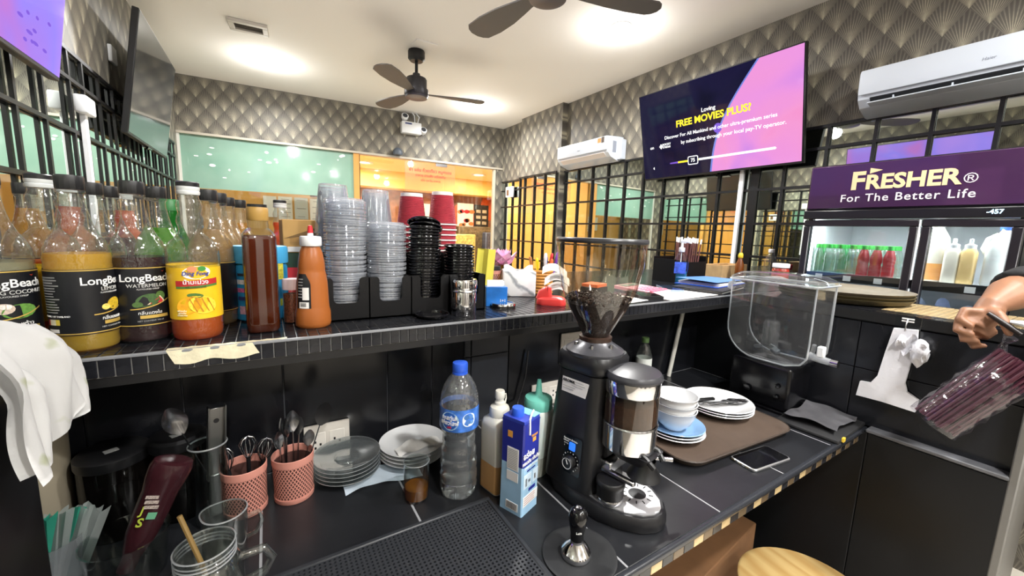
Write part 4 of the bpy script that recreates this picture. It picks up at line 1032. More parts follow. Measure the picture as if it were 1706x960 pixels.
# steel shaker, lids, boxes
p = at(772, 528, SH, .0335); t = thing('cocoa_shaker', 'polished steel cocoa shaker can in front of the black lids', 'shaker', p)
bm = bmesh.new(); lathe(bm, [(0, 0), (.031, 0), (.0325, .002), (.0325, .066), (.031, .069)], 40); ob('can', bm, CHROME, t)
bm = bmesh.new(); lathe(bm, [(.0335, .068), (.0342, .070), (.0342, .087), (.032, .092), (.028, .0925), (0, .0925)], 40); ob('lid', bm, CHROME, t)
bm = bmesh.new(); lathe(bm, [(.0327, .060), (.0337, .062), (.0327, .064)], 40); ob('ridge', bm, STEEL, t)
p = at(720, 534, SH, .038); o = link('lid_disc', BLID, None, (p[0], p[1], SH + .011), (PI, 0, 0)); tag(o, 'single black coffee lid lying upside down on the bar', 'lid')
p = at(838, 515, SH, .035); t = thing('tin_lid', 'silver tin lid lying on the bar by the blue box', 'lid', p)
bm = bmesh.new(); lathe(bm, [(.034, 0), (.036, .001), (.036, .009), (.034, .012), (.031, .012), (.030, .010), (0, .010)], 36); ob('rim', bm, CHROME, t)
bm = bmesh.new(); lathe(bm, [(.0362, .002), (.0364, .004), (.0362, .006)], 36); ob('dark_groove', bm, BLACK, t)
p = onz(826, 512, SH); t = thing('sachet_box', 'small bright blue box of sachets beside the organizer', 'box', (.565, .995, SH), face(Vector((.565, .995, 0))) + .25)
bm = bmesh.new(); b2(bm, -.032, .032, -.02, .02, 0, .056, .001); ob('box', bm, pm('box_blue', '#1f6fc4', .35, var=(20, .35)), t)
text('1+1', .012, INKW, t, FRONT(.018, -.0208, .016), bold=.01)
bm = bmesh.new(); b2(bm, -.026, .022, -.004, .0, .02, .075); b2(bm, -.02, .028, .004, .008, .02, .07); ob('sachet', bm, PAPER, t, smooth=False)
# pink basket with artificial flower
MESHP = pm('pink_mesh', '#c98a7b', .45)
def latticecup(bm, r0, r1, z0, z1, n, m_, w):
    # two families of winding strips leave diamond holes
    for s in (1, -1):
        for k in range(n):
            a0 = 2 * PI * k / n; prev = None
            for i in range(m_ + 1):
                f = i / m_; z = z0 + (z1 - z0) * f; r = r0 + (r1 - r0) * f; a = a0 + s * f * (2 * PI * (z1 - z0) / (r0 * 2 * PI)) * .62
                q = (bm.verts.new((r * math.cos(a - w), r * math.sin(a - w), z)), bm.verts.new((r * math.cos(a + w), r * math.sin(a + w), z)))
                if prev: bm.faces.new((prev[0], prev[1], q[1], q[0]))
                prev = q
q = (.665, 1.2); t = thing('mesh_basket', 'small pink mesh cup with black lids inside next to the flower', 'basket', (q[0], q[1], SH))
bm = bmesh.new(); latticecup(bm, .030, .034, .008, .072, 26, 8, .035); ob('mesh_wall', bm, MESHP, t, fix=False)
bm = bmesh.new(); lathe(bm, [(.033, .07), (.035, .07), (.036, .082), (.034, .082)], 28); lathe(bm, [(0, .001), (.03, 0), (.031, .01), (.029, .01)], 28); ob('rims', bm, MESHP, t)
bm = bmesh.new(); lathe(bm, [(0, .075), (.030, .075), (.032, .085), (.031, .096), (0, .097)], 28); ob('dark_insert', bm, BLACK, t)
t = thing('flower_ornament', 'pink artificial lotus flower on a gold stand', 'flower', (.748, 1.29, SH))
bm = bmesh.new(); lathe(bm, [(0, 0), (.03, 0), (.03, .006), (.008, .014), (.007, .07), (.022, .09), (.02, .092), (0, .085)], 20); ob('gold_stand', bm, pm('gold_stand', '#c98f38', .3, .7), t)
PET = pm('petal_pink', '#f6bedd', .5, var=(40, .2))
bm = bmesh.new()
surf(bm, lambda a, b: ((a - .5) * .034 * math.sin(PI * min(b * .9 + .1, 1)) , -.002 - .05 * b, .012 * b + .05 * b * b - .25 * ((a - .5) * .034) ** 2 * 30), 4, 6); mp = mesh_of('petal', bm, PET, fix=False)
for ring, (n, tilt, s) in enumerate(((9, -.25, 1.15), (8, .25, 1.0), (6, .7, .85), (4, 1.1, .7))):
    for k in range(n):
        o = link('petal', mp, t, (0, 0, .09), (0, 0, 0)); o.rotation_euler = (Matrix.Rotation(2 * PI * k / n + ring * .4, 3, 'Z') @ Matrix.Rotation(-tilt * .6, 3, 'X')).to_euler(); o.scale = (s * 1.9, s * 1.0, s * .9)
# marble tissue box
MARB, nt, out = newmat('marble')
b = N(nt, 'ShaderNodeBsdfPrincipled'); tc = N(nt, 'ShaderNodeTexCoord'); wv = N(nt, 'ShaderNodeTexWave'); wv.inputs['Scale'].default_value = 6; wv.inputs['Distortion'].default_value = 9; wv.inputs['Detail'].default_value = 4
mpn = N(nt, 'ShaderNodeMapping'); mpn.inputs['Rotation'].default_value = (.3, .9, .4); nt.links.new(tc.outputs['Object'], mpn.inputs[0]); nt.links.new(mpn.outputs[0], wv.inputs[0])
cr = N(nt, 'ShaderNodeValToRGB'); cr.color_ramp.elements[0].color = hx('#9aa0a6'); cr.color_ramp.elements[1].color = hx('#eef0f2'); cr.color_ramp.elements[1].position = .16
nt.links.new(wv.outputs[1], cr.inputs[0]); nt.links.new(cr.outputs[0], b.inputs[0]); b.inputs['Roughness'].default_value = .25; nt.links.new(b.outputs[0], out.inputs[0])
t = thing('tissue_box', 'white marble-patterned tissue box beside the pen holder', 'tissue box', (.735, 1.135, SH), face(Vector((.735, 1.135, 0))) + .12)
bm = bmesh.new(); b2(bm, -.055, .055, -.045, .045, 0, .086, .004, 2); ob('box', bm, MARB, t)
bm = bmesh.new(); surf(bm, lambda a, b: (-.052 + .1 * a, .02 * math.sin(a * 9) * b - .01, .083 + .022 * b * (.6 + .4 * math.sin(a * 7 + 1))), 12, 3); ob('tissue', bm, PAPER, t, fix=False)
# wooden stave pen holder with pens
WOOD = pm('wood_honey', '#c98c3f', .45, var=(30, .2))
t = thing('pen_holder', 'round pen holder of stacked wooden rings', 'pen holder', (.835, 1.135, SH))
for k in range(8):
    bm = bmesh.new(); lathe(bm, [(.034, 0), (.040, .0015), (.0415, .005), (.040, .0095), (.034, .0105)], 28); ob('wood_ring', bm, WOOD, t, (0, 0, .0108 * k))
bm = bmesh.new(); lathe(bm, [(0, 0), (.034, 0), (.034, .086)], 28); ob('liner', bm, pm('wood_dark', '#6d4822', .7), t)
for k, (dx, dy, c, tx, ty, h, lab) in enumerate(((-.022, -.01, '#f2d21f', -.10, .03, .125, 'yellow marker with a round end'), (-.004, -.018, '#e8e9f2', .05, -.03, .142, 'white pen'), (.006, -.005, '#3b3f8e', .02, .05, .13, 'blue pen'), (.016, -.016, '#e5652a', .12, .0, .122, 'orange pen'), (.022, .006, '#c92b2f', .14, .05, .142, 'red pen'), (.027, -.008, '#7a45b8', .22, .03, .15, 'purple pen'), (-.016, .012, '#b0703a', -.2, -.05, .13, 'brown pencil'), (.010, .02, '#2a2a2e', .05, .1, .125, 'black pen'))):
    bm = bmesh.new(); lathe(bm, [(0, 0), (.0045, .002), (.0048, h - .035), (.0056, h - .033), (.0056, h - .005), (.003, h), (0, h)], 12); t = thing('pen', lab + ' standing in the wooden holder', 'pen', (.835 + dx, 1.135 + dy, SH + .004), rot=(ty, tx, 0), group='pens in the wooden holder')
    ob('barrel', bm, pm('pen' + c, c, .35), t)
    bm = bmesh.new(); b2(bm, -.0012, .0012, -.0075, -.0055, h - .04, h - .01); ob('clip', bm, pm('pen' + c, c, .35), t, smooth=False)
# red spike with receipts
t = thing('bill_holder', 'red plastic bill holder with curled receipts', 'bill holder', (.735, .945, SH), face(Vector((.735, .945, 0))))
bm = bmesh.new(); loft(bm, [[(x, y, z) for x, y in rrect(w, d, .02, 5, cx)] for (w, d, z, cx) in ((.088, .062, 0, 0), (.09, .064, .006, 0), (.086, .06, .018, 0), (.07, .045, .024, -.003))]); ob('base', bm, pm('red_plastic', '#e0413e', .3), t)
bm = bmesh.new(); loft(bm, [[(x, y, z) for x, y in rrect(w, .04, .012, 5, cx)] for (w, z, cx) in ((.05, .018, -.022), (.04, .04, -.02), (.022, .052, -.012))]); ob('hump', bm, pm('red_plastic', '#e0413e', .3), t)
for (dx, dz, ph, lab) in ((.008, .022, 0, 0), (.012, .05, .6, 1), (.004, .078, 1.1, 2)):
    bm = bmesh.new(); surf(bm, lambda a, b: (dx - .035 + .075 * a, -.012 + .03 * b + .006 * math.sin(3 * a + ph), dz + .026 * math.sin(PI * .8 * a + ph * .5) + .02 * b), 10, 4); r_ = ob('receipt', bm, PAPER, t, fix=False)
    bm = bmesh.new(); surf(bm, lambda a, b: (dx - .025 + .04 * a, -.013 + .03 * (.3 + .1 * b), dz + .028 * math.sin(PI * .8 * (.13 + .53 * a) + ph * .5) + .02 * (.3 + .1 * b) + .002), 8, 1); ob('print_line', bm, INKGREY, r_, fix=False)
# black card reader / phone, calculator, orange note, papers
def slab(name, label, cat, corners, z, h, m, parts=None):
    """Flat thing from four picture points on a level surface."""
    P = [onz(u, v, z) for u, v in corners]; c = sum(P, Vector()) / 4
    t = thing(name, label, cat, (c.x, c.y, z)); 
    return t, [(p.x - c.x, p.y - c.y) for p in P]
def quadprism(name, poly, z0, z1, m, t, bev=.002):
    bm = bmesh.new(); prism(bm, poly, z0, z1); bmesh.ops.bevel(bm, geom=bm.edges[:], offset=bev, segments=2, affect='EDGES', clamp_overlap=True); return ob(name, bm, m, t)
def inset(poly, f): return [(x * f, y * f) for x, y in poly]
t = thing('calculator', 'pink desktop calculator lying beside the black phone on the bar', 'calculator', (1.25, 1.03, SH), rad(12))
bm = bmesh.new(); loft(bm, [[(x, y, z + (.008 if y > .05 else 0)) for x, y in rrect(.15, .17, .012, 4)] for z in (0, .012)]); ob('body', bm, pm('calc_pink', '#efb2bd', .4), t)
bm = bmesh.new(); box(bm, (0, .055, .0205), (.12, .035, .002)); ob('display', bm, pm('calc_lcd', '#9aa79c', .2), t, smooth=False)
bm = bmesh.new(); box(bm, (0, 0, 0), (.018, .014, .005), None, .002); mk = mesh_of('key', bm, pm('calc_key', '#e0738c', .4))
for i in range(5):
    for j in range(5): link('key', mk, t, (-.052 + .026 * i, -.068 + .021 * j, .0145))
t = thing('smartphone', 'black phone lying on the bar in front of the calculator', 'phone', (1.155, .94, SH), rad(-28))
bm = bmesh.new(); loft(bm, [[(x, y, z) for x, y in rrect(.085, .15, .012, 4)] for z in (0, .012)]); ob('body', bm, BLACK, t)
bm = bmesh.new(); prism(bm, rrect(.077, .14, .009, 4), .0121, .0126); ob('screen', bm, BLACKG, t, smooth=False)
t = thing('note_block', 'orange sticky note block seen behind the coffee hopper', 'note block', (1.06, 1.10, SH), rad(20))
bm = bmesh.new(); b2(bm, -.045, .045, -.035, .035, 0, .02, .001); ob('base_pad', bm, BLACK, t)
bm = bmesh.new(); b2(bm, -.04, .04, -.033, .033, .02, .032, .001); ob('orange_sheets', bm, pm('note_orange', '#e0713a', .6), t)
t = thing('phone', 'dark blue phone with pale edge near the document folders', 'phone', (1.42, 1.03, SH), rad(-35))
bm = bmesh.new(); loft(bm, [[(x, y, z) for x, y in rrect(.07, .15, .01, 4)] for z in (0, .009)]); ob('body', bm, pm('phone_edge', '#9fb0c8', .3, .5), t)
bm = bmesh.new(); prism(bm, rrect(.064, .143, .008, 4), .0091, .0096); ob('screen', bm, pm('phone_blue', '#2a3446', .1), t, smooth=False)
bm = bmesh.new(); b2(bm, -.11, .11, -.07, .07, 0, .0015); o = ob('paper_sheet', bm, PAPER, None, (.98, .93, SH), (0, 0, rad(8)), smooth=False); tag(o, 'white paper sheet on the bar behind the grinder hopper', 'paper')
bm = bmesh.new(); b2(bm, -.16, .16, -.065, .065, 0, .0012); o = ob('paper_sheet', bm, PAPER, None, (1.33, .915, SH), (0, 0, rad(3)), smooth=False); tag(o, 'long white paper sheet at the bar edge under the phones', 'paper')
# folders
t = thing('document_folder', 'black document folder lying at the bar corner', 'folder', (1.63, .97, SH), rad(14))
bm = bmesh.new(); b2(bm, -.17, .15, -.09, .11, 0, .004, .001); b2(bm, -.165, .15, -.088, .108, .009, .014, .001); ob('covers', bm, pm('folder_black', '#1b1d21', .4), t)
bm = bmesh.new(); b2(bm, -.155, .145, -.084, .104, .004, .009); ob('pages', bm, PAPER, t, smooth=False)
t = thing('document_folder', 'bright blue plastic folder stacked with papers on the black folder', 'folder', (1.70, 1.02, SH + .014), rad(10))
bm = bmesh.new(); b2(bm, -.15, .17, -.085, .1, 0, .003, .001); ob('lower_cover', bm, pm('folder_blue', '#1f55c8', .35), t)
bm = bmesh.new(); surf(bm, lambda a, b: (-.15 + .32 * a, -.08 + .175 * b, .0165 + .012 * (1 - a) * (.5 + .5 * b)), 8, 3); ob('upper_cover', bm, pm('folder_lightblue', '#5f92e0', .35), t, fix=False)
for k in range(3):
    bm = bmesh.new(); b2(bm, -.13, .17, -.08, .09, .0035 + .004 * k, .006 + .004 * k); ob('sheet', bm, PAPER, t, (0, .004 * k, 0), (0, 0, .03 * k), smooth=False)
# sanitiser
t = thing('sanitizer_bottle', 'clear pump bottle of blue hand sanitizer', 'bottle', (1.70, 1.185, SH), face(Vector((1.70, 1.185, 0))))
bm = bmesh.new(); loft(bm, [[(x, y, z) for x, y in rrect(w, d, r, 4)] for (w, d, r, z) in ((.062, .042, .016, 0), (.066, .046, .018, .006), (.066, .046, .018, .105), (.05, .036, .0165, .13), (.026, .026, .0125, .145), (.024, .024, .0115, .152))]); ob('bottle', bm, CLEARP, t)
bm = bmesh.new(); loft(bm, [[(x, y, z) for x, y in rrect(.062, .042, .016, 4)] for z in (.003, .055)]); ob('gel', bm, liquid('gel_blue', '#3fa8e0', .5, '#8fd4f4'), t)
bm = bmesh.new(); b2(bm, -.026, .026, -.0245, -.0235, .045, .1); b2(bm, .0335, .0342, -.014, .014, .05, .1); ob('label', bm, pm('label_bluewhite', '#3f5fd0', .4, var=(60, .5)), t, smooth=False)
bm = bmesh.new(); lathe(bm, [(.0125, .148), (.014, .15), (.014, .168), (.006, .17), (.005, .195), (0, .195)], 20); tube(bm, [(-.008, 0, .2), (.01, 0, .2), (.03, 0, .197), (.036, 0, .19)], [.008, .008, .005, .004], 10); ob('pump', bm, WHITE, t)
bm = bmesh.new(); lathe(bm, [(.002, .01), (.002, .15)], 8); ob('dip_tube', bm, WHITE, t)
# straw box
t = thing('straw_box', 'black open box holding upright paper-wrapped straws', 'box', (1.83, 1.27, SH), rad(8))
bm = bmesh.new()
for (x0, x1, y0, y1, z1) in ((-.17, .15, -.06, -.057, .095), (-.17, .15, .057, .06, .12), (-.17, -.167, -.057, .057, .11), (.147, .15, -.057, .057, .12), (-.05, -.047, -.057, .057, .1)): b2(bm, x0, x1, y0, y1, 0, z1)
b2(bm, -.17, .15, -.06, .06, 0, .003); ob('bin', bm, ORG, t, smooth=False)
bm = bmesh.new(); lathe(bm, [(.0032, 0), (.0032, .185)], 6); st = mesh_of('straw', bm, pm('straw_brown', '#6e4340', .5))
bm = bmesh.new(); lathe(bm, [(.0036, .18), (.0036, .205), (0, .206)], 6); sw = mesh_of('wrapper_tip', bm, PAPER)
for k in range(34):
    o = link('straw', st, None, (1.83 - .035 + .15 * k / 34, 1.235 + .07 * RND.random(), SH + .004 + .012 * RND.random()), (.10 * (RND.random() - .5), .13 * (RND.random() - .3), 0)); tag(o, 'brown drinking straw standing in the black box', 'straw', 'straws in the black box')
    link('wrapper_tip', sw, o)
# wooden box, sauce bottle, glass bottle, jars towards the mirror
t = thing('wooden_box', 'low pale wooden box behind the black straw box', 'box', (2.28, 1.30, SH), rad(6))
bm = bmesh.new()
for (x0, x1, y0, y1) in ((-.16, .16, -.06, -.052), (-.16, .16, .052, .06), (-.16, -.152, -.052, .052), (.152, .16, -.052, .052)): b2(bm, x0, x1, y0, y1, 0, .07)
b2(bm, -.152, .152, -.052, .052, 0, .008); ob('box', bm, pm('wood_pale', '#c2a275', .6, var=(20, .2)), t, smooth=False)
q = ony(1218, 440, 1.2); t = thing('sauce_bottle', 'small brown sauce bottle with yellow cap by the white conduit', 'bottle', (2.2, 1.17, SH))
bm = bmesh.new(); lathe(bm, [(0, 0), (.02, 0), (.022, .004), (.022, .08), (.012, .105), (.0095, .12)], 22); ob('glass', bm, pm('sauce_brown', '#6b3a16', .15), t)
bm = bmesh.new(); lathe(bm, [(.011, .118), (.0125, .12), (.0125, .135), (.008, .145), (0, .146)], 20); ob('cap', bm, pm('cap_yellow', '#e8cf3a', .4), t)
t = thing('water_bottle', 'small empty clear bottle standing by the mirror near the fridge', 'bottle', (2.55, 1.18, SH))
bm = bmesh.new(); lathe(bm, [(0, 0), (.03, 0), (.033, .005), (.033, .06), (.031, .066), (.033, .072), (.032, .1), (.02, .128), (.0135, .14), (.0135, .15)], 26); ob('bottle', bm, BOTC, t)
bm = bmesh.new(); lathe(bm, [(.015, .146), (.0155, .148), (.0155, .165), (.014, .167), (0, .167)], 22); ob('cap', bm, WHITE, t)
t = thing('sauce_jar', 'small red-lidded jar beside the empty clear bottle', 'jar', (2.64, 1.13, SH))
bm = bmesh.new(); lathe(bm, [(0, 0), (.028, 0), (.031, .004), (.031, .045), (.028, .05)], 26); ob('glass', bm, CLEARG, t)
bm = bmesh.new(); lathe(bm, [(.031, .048), (.032, .05), (.032, .075), (.03, .078), (0, .078)], 26); ob('lid', bm, RED, t)
t = thing('chili_jar', 'clear jar of red sauce with a white lid beside the fridge', 'jar', (2.20, .965, SH))
bm = bmesh.new(); lathe(bm, [(0, 0), (.036, 0), (.039, .004), (.039, .075), (.033, .085), (.033, .088)], 30); ob('glass', bm, CLEARG, t)
bm = bmesh.new(); lathe(bm, [(0, .003), (.0372, .003), (.0372, .07), (.033, .08), (0, .08)], 30); ob('sauce', bm, pm('chili_red', '#b8301f', .35, var=(60, .3)), t)
bm = bmesh.new(); lathe(bm, [(.037, .084), (.0375, .086), (.0375, .102), (.036, .104), (0, .104)], 36); ob('lid', bm, WHITE, t)
t = thing('snack_bag', 'clear bag of snacks lying under the white-lidded jar', 'bag', (2.08, .93, SH))
bm = bmesh.new(); bmesh.ops.create_icosphere(bm, subdivisions=3, radius=1)
for v in bm.verts: v.co = Vector((v.co.x * .075, v.co.y * .06, (v.co.z + 1) * .022)) * (1 + .1 * math.sin(v.co.x * 9 + v.co.y * 7))
ob('bag', bm, clear('bag_clear', '#f4f4f6', .7, .15, .15, body=.25, bodycol='#e9e2dc'), t)
# round serving trays, one object each
for k in range(3):
    bm = bmesh.new(); lathe(bm, [(0, 0), (.172, 0), (.190, .004), (.205, .018), (.208, .018), (.195, .0015), (.175, -.003), (0, -.003)], 48)
    o = ob('round_tray', bm, pm('tray_khaki', '#6e6554', .6, var=(30, .12)) if k == 2 else pm('tray_edge', '#5b5238', .6), None, (1.905 + .003 * k, .612, SH + .004 + .011 * k)); tag(o, ('lowest', 'middle', 'topmost')[k] + ' round brown serving tray on the side ledge', 'tray', 'round trays')
# masking tape on the bar edge
t = thing('masking_tape', 'strip of cream masking tape stuck along the bar edge', 'tape', (-.09, SY, SH))
bm = bmesh.new(); surf(bm, lambda a, b: (-.06 + .175 * a, .012 - .0132 * b if b <= 1 else 0, .0012 + .0006 * math.sin(40 * a)), 16, 2); surf(bm, lambda a, b: (-.06 + .12 * a + .01 * b, -.0022 - .0012 * math.sin(20 * a + 3 * b), .001 - (.024 + .003 * math.sin(a * 11)) * b), 18, 4); ob('tape_strip', bm, pm('masking_tape', '#ded6b8', .75, var=(60, .1), bump=(120, .5)), t, fix=False)
# ================================================================== things on the work counter
# ------------------------------------------------------------------ coffee grinder
SATIN = pm('grinder_black', '#18181b', .38, var=(40, .1))
t = thing('coffee_grinder', 'black coffee grinder with clear hopper and chrome doser', 'grinder', (.632, .632, 0), rad(11.5))
half = [(.0, .092), (.045, .085), (.074, .045), (.085, -.02), (.083, -.085), (.068, -.13), (.045, -.165), (.02, -.182), (0, -.187)]
outl = half + [(-x, y) for x, y in half[-2:0:-1]]
def ring(poly, s, z, cy=-.04): return [(x * s, cy + (y - cy) * s, z) for x, y in poly]
bm = bmesh.new(); loft(bm, [ring(outl, 1.0, .002), ring(outl, 1.01, .008), ring(outl, 1.0, .026), ring(outl, .96, .033)]); ob('base', bm, SATIN, t)
plate = [(.0, .0), (.066, -.035), (.07, -.085), (.055, -.13), (.036, -.158), (.014, -.172), (0, -.175)]
pl = plate + [(-x, y) for x, y in plate[-2:0:-1]]
bm = bmesh.new(); prism(bm, pl, .0325, .0355); o = ob('drip_plate', bm, pm('brushed_plate', '#dcdcde', .38, .75), t, smooth=False)
bm = bmesh.new(); lathe(bm, [(0, .0362), (.017, .0362), (.019, .0358)], 24, Matrix.Translation((.018, -.115, 0))); ob('drain_hole', bm, BLACK, o)
for k in range(12):
    a = 2 * PI * k / 12; bm = bmesh.new(); box(bm, (.018 + .032 * math.cos(a), -.115 + .028 * math.sin(a), .0358), (.009, .0022, .0008), Matrix.Rotation(a, 3, 'Z')); ob('drain_slot', bm, BLACK, o, smooth=False)
def bodyring(w, y0, y1, z, r): return [(x, y, z) for x, y in rrect(2 * w, y1 - y0, r, 5, 0, (y0 + y1) / 2)]
bm = bmesh.new(); loft(bm, [bodyring(.076, -.058, .09, .03, .03), bodyring(.071, -.052, .088, .09, .03), bodyring(.064, -.05, .082, .2, .03), bodyring(.058, -.05, .074, .295, .03)]); ob('body', bm, SATIN, t)
bm = bmesh.new(); loft(bm, [bodyring(.0585, -.05, .075, .297, .03), bodyring(.062, -.058, .078, .305, .032), bodyring(.063, -.060, .079, .328, .034), bodyring(.058, -.055, .073, .338, .034)]); ob('top_housing', bm, SATIN, t)
bm = bmesh.new(); lathe(bm, [(.064, .333), (.066, .337), (.0655, .342), (.058, .347), (.040, .358), (.034, .366), (0, .366)], 40, Matrix.Translation((0, .008, 0))); ob('adjust_collar', bm, pm('collar_grey', '#4a4a4e', .3, .3), t)
for a in (2.6, 3.6, 4.6):
    bm = bmesh.new(); lathe(bm, [(0, 0), (.004, 0), (.004, .008), (0, .009)], 10, Matrix.Translation((.046 * math.cos(a), .008 + .046 * math.sin(a), .352))); ob('screw', bm, STEEL, t)
HOP = [(.030, .362), (.031, .378), (.045, .402), (.066, .440), (.084, .485), (.0945, .535), (.0985, .582)]
SMOKE = clear('hopper_smoke', '#f0e9e0', .85, .08, .04)
bm = bmesh.new(); lathe(bm, HOP, 48, Matrix.Translation((0, .008, 0))); h = ob('hopper', bm, SMOKE, t)
bm = bmesh.new(); lathe(bm, [(.028, .360), (.036, .360), (.037, .372), (.031, .374)], 32, Matrix.Translation((0, .008, 0))); ob('hopper_neck', bm, pm('neck_brown', '#3a2a22', .3), h)
bm = bmesh.new(); lathe(bm, [(0, .583), (.099, .583), (.1005, .586), (.1005, .590), (.098, .593), (0, .5935)], 48, Matrix.Translation((0, .008, 0))); ob('hopper_lid', bm, pm('hopper_lid', '#2c2c30', .3), h)
BEAN = pm('coffee_beans', '#2c1d15', .35, var=(200, .4))
bm = bmesh.new(); lathe(bm, [(0, .37), (.028, .37), (.043, .402), (.061, .436), (.068, .449), (.05, .455), (0, .459)], 36, Matrix.Translation((0, .008, 0))); o = ob('bean_fill', bm, pm('bean_mass', '#241812', .45, var=(260, .6), bump=(260, 1.)), h)
bm = bmesh.new(); bb = bmesh.new(); bmesh.ops.create_icosphere(bb, subdivisions=1, radius=1)
bv = [v.co.copy() for v in bb.verts]; bf = [[v.index for v in f.verts] for f in bb.faces]; bb.free()
for k in range(520):
    a = RND.random() * 2 * PI; rr = .0715 * math.sqrt(RND.random()); z = .453 + .014 * (1 - rr / .08) * RND.random() + .012 * RND.random() * (rr / .08)
    M = Matrix.Translation((rr * math.cos(a), .008 + rr * math.sin(a), z)) @ Euler((RND.random() * 3, RND.random() * 3, RND.random() * 3)).to_matrix().to_4x4() @ Matrix.Diagonal((.0052, .0036, .0028, 1))
    vs = [bm.verts.new(M @ c) for c in bv]
    for f in bf: bm.faces.new([vs[i] for i in f])
o = ob('coffee_beans', bm, BEAN, h, fix=False); o['kind'] = 'stuff'
# doser
D = Matrix.Translation((0, -.093, 0))
bm = bmesh.new(); lathe(bm, [(.050, .148), (.0565, .152), (.0572, .158), (.0572, .206), (.0555, .207)], 48, D); ob('doser_drum', bm, CHROME, t)
bm = bmesh.new(); lathe(bm, [(.0565, .206), (.0565, .274)], 48, D); ob('doser_window', bm, clear('doser_clear', '#e9dfcf', .8, .1), t)
bm = bmesh.new(); lathe(bm, [(0, .208), (.054, .208), (.054, .236), (.05, .252), (.03, .26), (.01, .238), (0, .236)], 40, D); ob('ground_coffee', bm, pm('ground_coffee', '#3b2416', .9, var=(150, .3)), t)
bm = bmesh.new(); lathe(bm, [(.0568, .274), (.0578, .276), (.0578, .303), (.056, .305)], 48, D); ob('doser_ring', bm, CHROME, t)
bm = bmesh.new(); lathe(bm, [(.058, .303), (.0605, .306), (.0605, .311), (.056, .318), (.03, .3235), (0, .325)], 48, D); ob('doser_lid', bm, pm('lid_grey', '#37373b', .35), t)
bm = bmesh.new(); lathe(bm, [(.0575, .204), (.0588, .206), (.0575, .209)], 48, D); ob('doser_seam', bm, STEEL, t)
bm = bmesh.new(); loft(bm, [bodyring(.035, -.16, -.055, .15, .01), bodyring(.03, -.15, -.06, .135, .01), bodyring(.022, -.14, -.08, .122, .01)]); ob('chute', bm, SATIN, t)
bm = bmesh.new(); lathe(bm, [(.022, .135), (.024, .118), (.033, .104), (.036, .098), (.034, .096), (.028, .099), (.0, .101)], 36, Matrix.Translation((0, -.135, 0))); ob('spout_funnel', bm, BLACK, t)
bm = bmesh.new(); tube(bm, [(-.02, -.115, .16), (-.025, -.15, .15), (-.02, -.165, .135)], .006, 8); tube(bm, [(.02, -.115, .16), (.025, -.15, .15), (.02, -.165, .135)], .006, 8); ob('chute_lips', bm, BLACK, t)
bm = bmesh.new()
b2(bm, -.034, .034, -.075, -.045, .082, .108, .003); b2(bm, -.042, -.03, -.135, -.055, .086, .096, .002); b2(bm, .03, .042, -.135, -.055, .086, .096, .002); ob('portafilter_fork', bm, STEEL, t)
bm = bmesh.new(); tube(bm, [(.045, -.105, .108), (.07, -.125, .104), (.1, -.15, .1)], [.0045, .005, .006], 10); ob('dosing_lever', bm, STEEL, t)
bm = bmesh.new(); b2(bm, .04, .085, -.10, -.07, .104, .110, .002); ob('lever_plate', bm, BLACKM, t)
bm = bmesh.new(); b2(bm, -.03, .03, -.06, -.045, .11, .29, .004); ob('doser_mount', bm, SATIN, t)
# tamping cup standing on the base
bm = bmesh.new(); lathe(bm, [(0, .036), (.026, .036), (.027, .040), (.027, .046), (.0285, .05), (.0285, .07), (.0305, .073), (.0305, .082), (.028, .085), (0, .085)], 36, Matrix.Translation((-.046, -.085, 0))); ob('tamping_cup', bm, BLACK, t)
bm = bmesh.new(); lathe(bm, [(.0275, .038), (.0284, .04), (.0284, .045), (.0275, .047)], 36, Matrix.Translation((-.046, -.085, 0))); ob('tamping_ring', bm, STEEL, t)
# side face: sticker, switch and dial
def SIDE(y, z, x, tilt=.0):      # the sloping side that looks at the camera
    return Matrix.Translation((x, y, z)) @ Matrix(((0, 0, -1, 0), (-1, 0, 0, 0), (0, 1, 0, 0), (0, 0, 0, 1))) @ Matrix.Rotation(-.055, 4, 'X')
sx = lambda z: -(.076 + (z - .03) * (.058 - .076) / .265) - .0006
z = .262
bm = bmesh.new(); prism(bm, [(-.036, -.017), (.030, -.017), (.036, .013), (.036, .017), (-.036, .017)], 0, .0006, SIDE(.012, z, sx(z))); s_ = ob('sticker', bm, PAPER, t, smooth=False)
text('AROMA', .0095, INK, s_, SIDE(.030, z + .010, sx(z + .01) - .0012), bold=.012)
for k, (yy_, ww) in enumerate(((.004, .03), (.002, .034), (.006, .03), (.028, .036), (.03, .03))):
    zz = z + (.012, .007, .002, -.003, -.008)[k]
    bm = bmesh.new(); box(bm, (0, 0, .0008), (ww, .0012, .0003)); bmesh.ops.transform(bm, matrix=SIDE(yy_, zz, sx(zz)), verts=bm.verts); ob('print_line', bm, INKGREY, s_, smooth=False)
z = .128; bm = bmesh.new(); prism(bm, rrect(.046, .088, .006), 0, .0008, SIDE(.0, .108, sx(.108))); ob('control_panel', bm, pm('panel_black', '#0e0e11', .2), t, smooth=False)
bm = bmesh.new(); prism(bm, rrect(.016, .018, .002), 0, .003, SIDE(.002, .128, sx(.128))); ob('rocker_switch', bm, pm('switch_blue', '#2a72e8', .3, emit='#2a6cf0', es=.9), t)
text('Espresso Grinder', .0055, INKW, t, SIDE(.008, .1415, sx(.1415) - .0012), bold=.01)
for k, b_ in enumerate(('ESPRESSO', 'COFFEE', 'GRIND')): text(b_, .0036, INKW, t, SIDE(.020, .136 - .006 * k, sx(.134) - .0012))
bm = bmesh.new(); lathe(bm, [(.0155, 0), (.0155, .012), (.0145, .014), (0, .014)], 28, SIDE(.004, .092, sx(.092))); d_ = ob('dial', bm, BLACK, t)
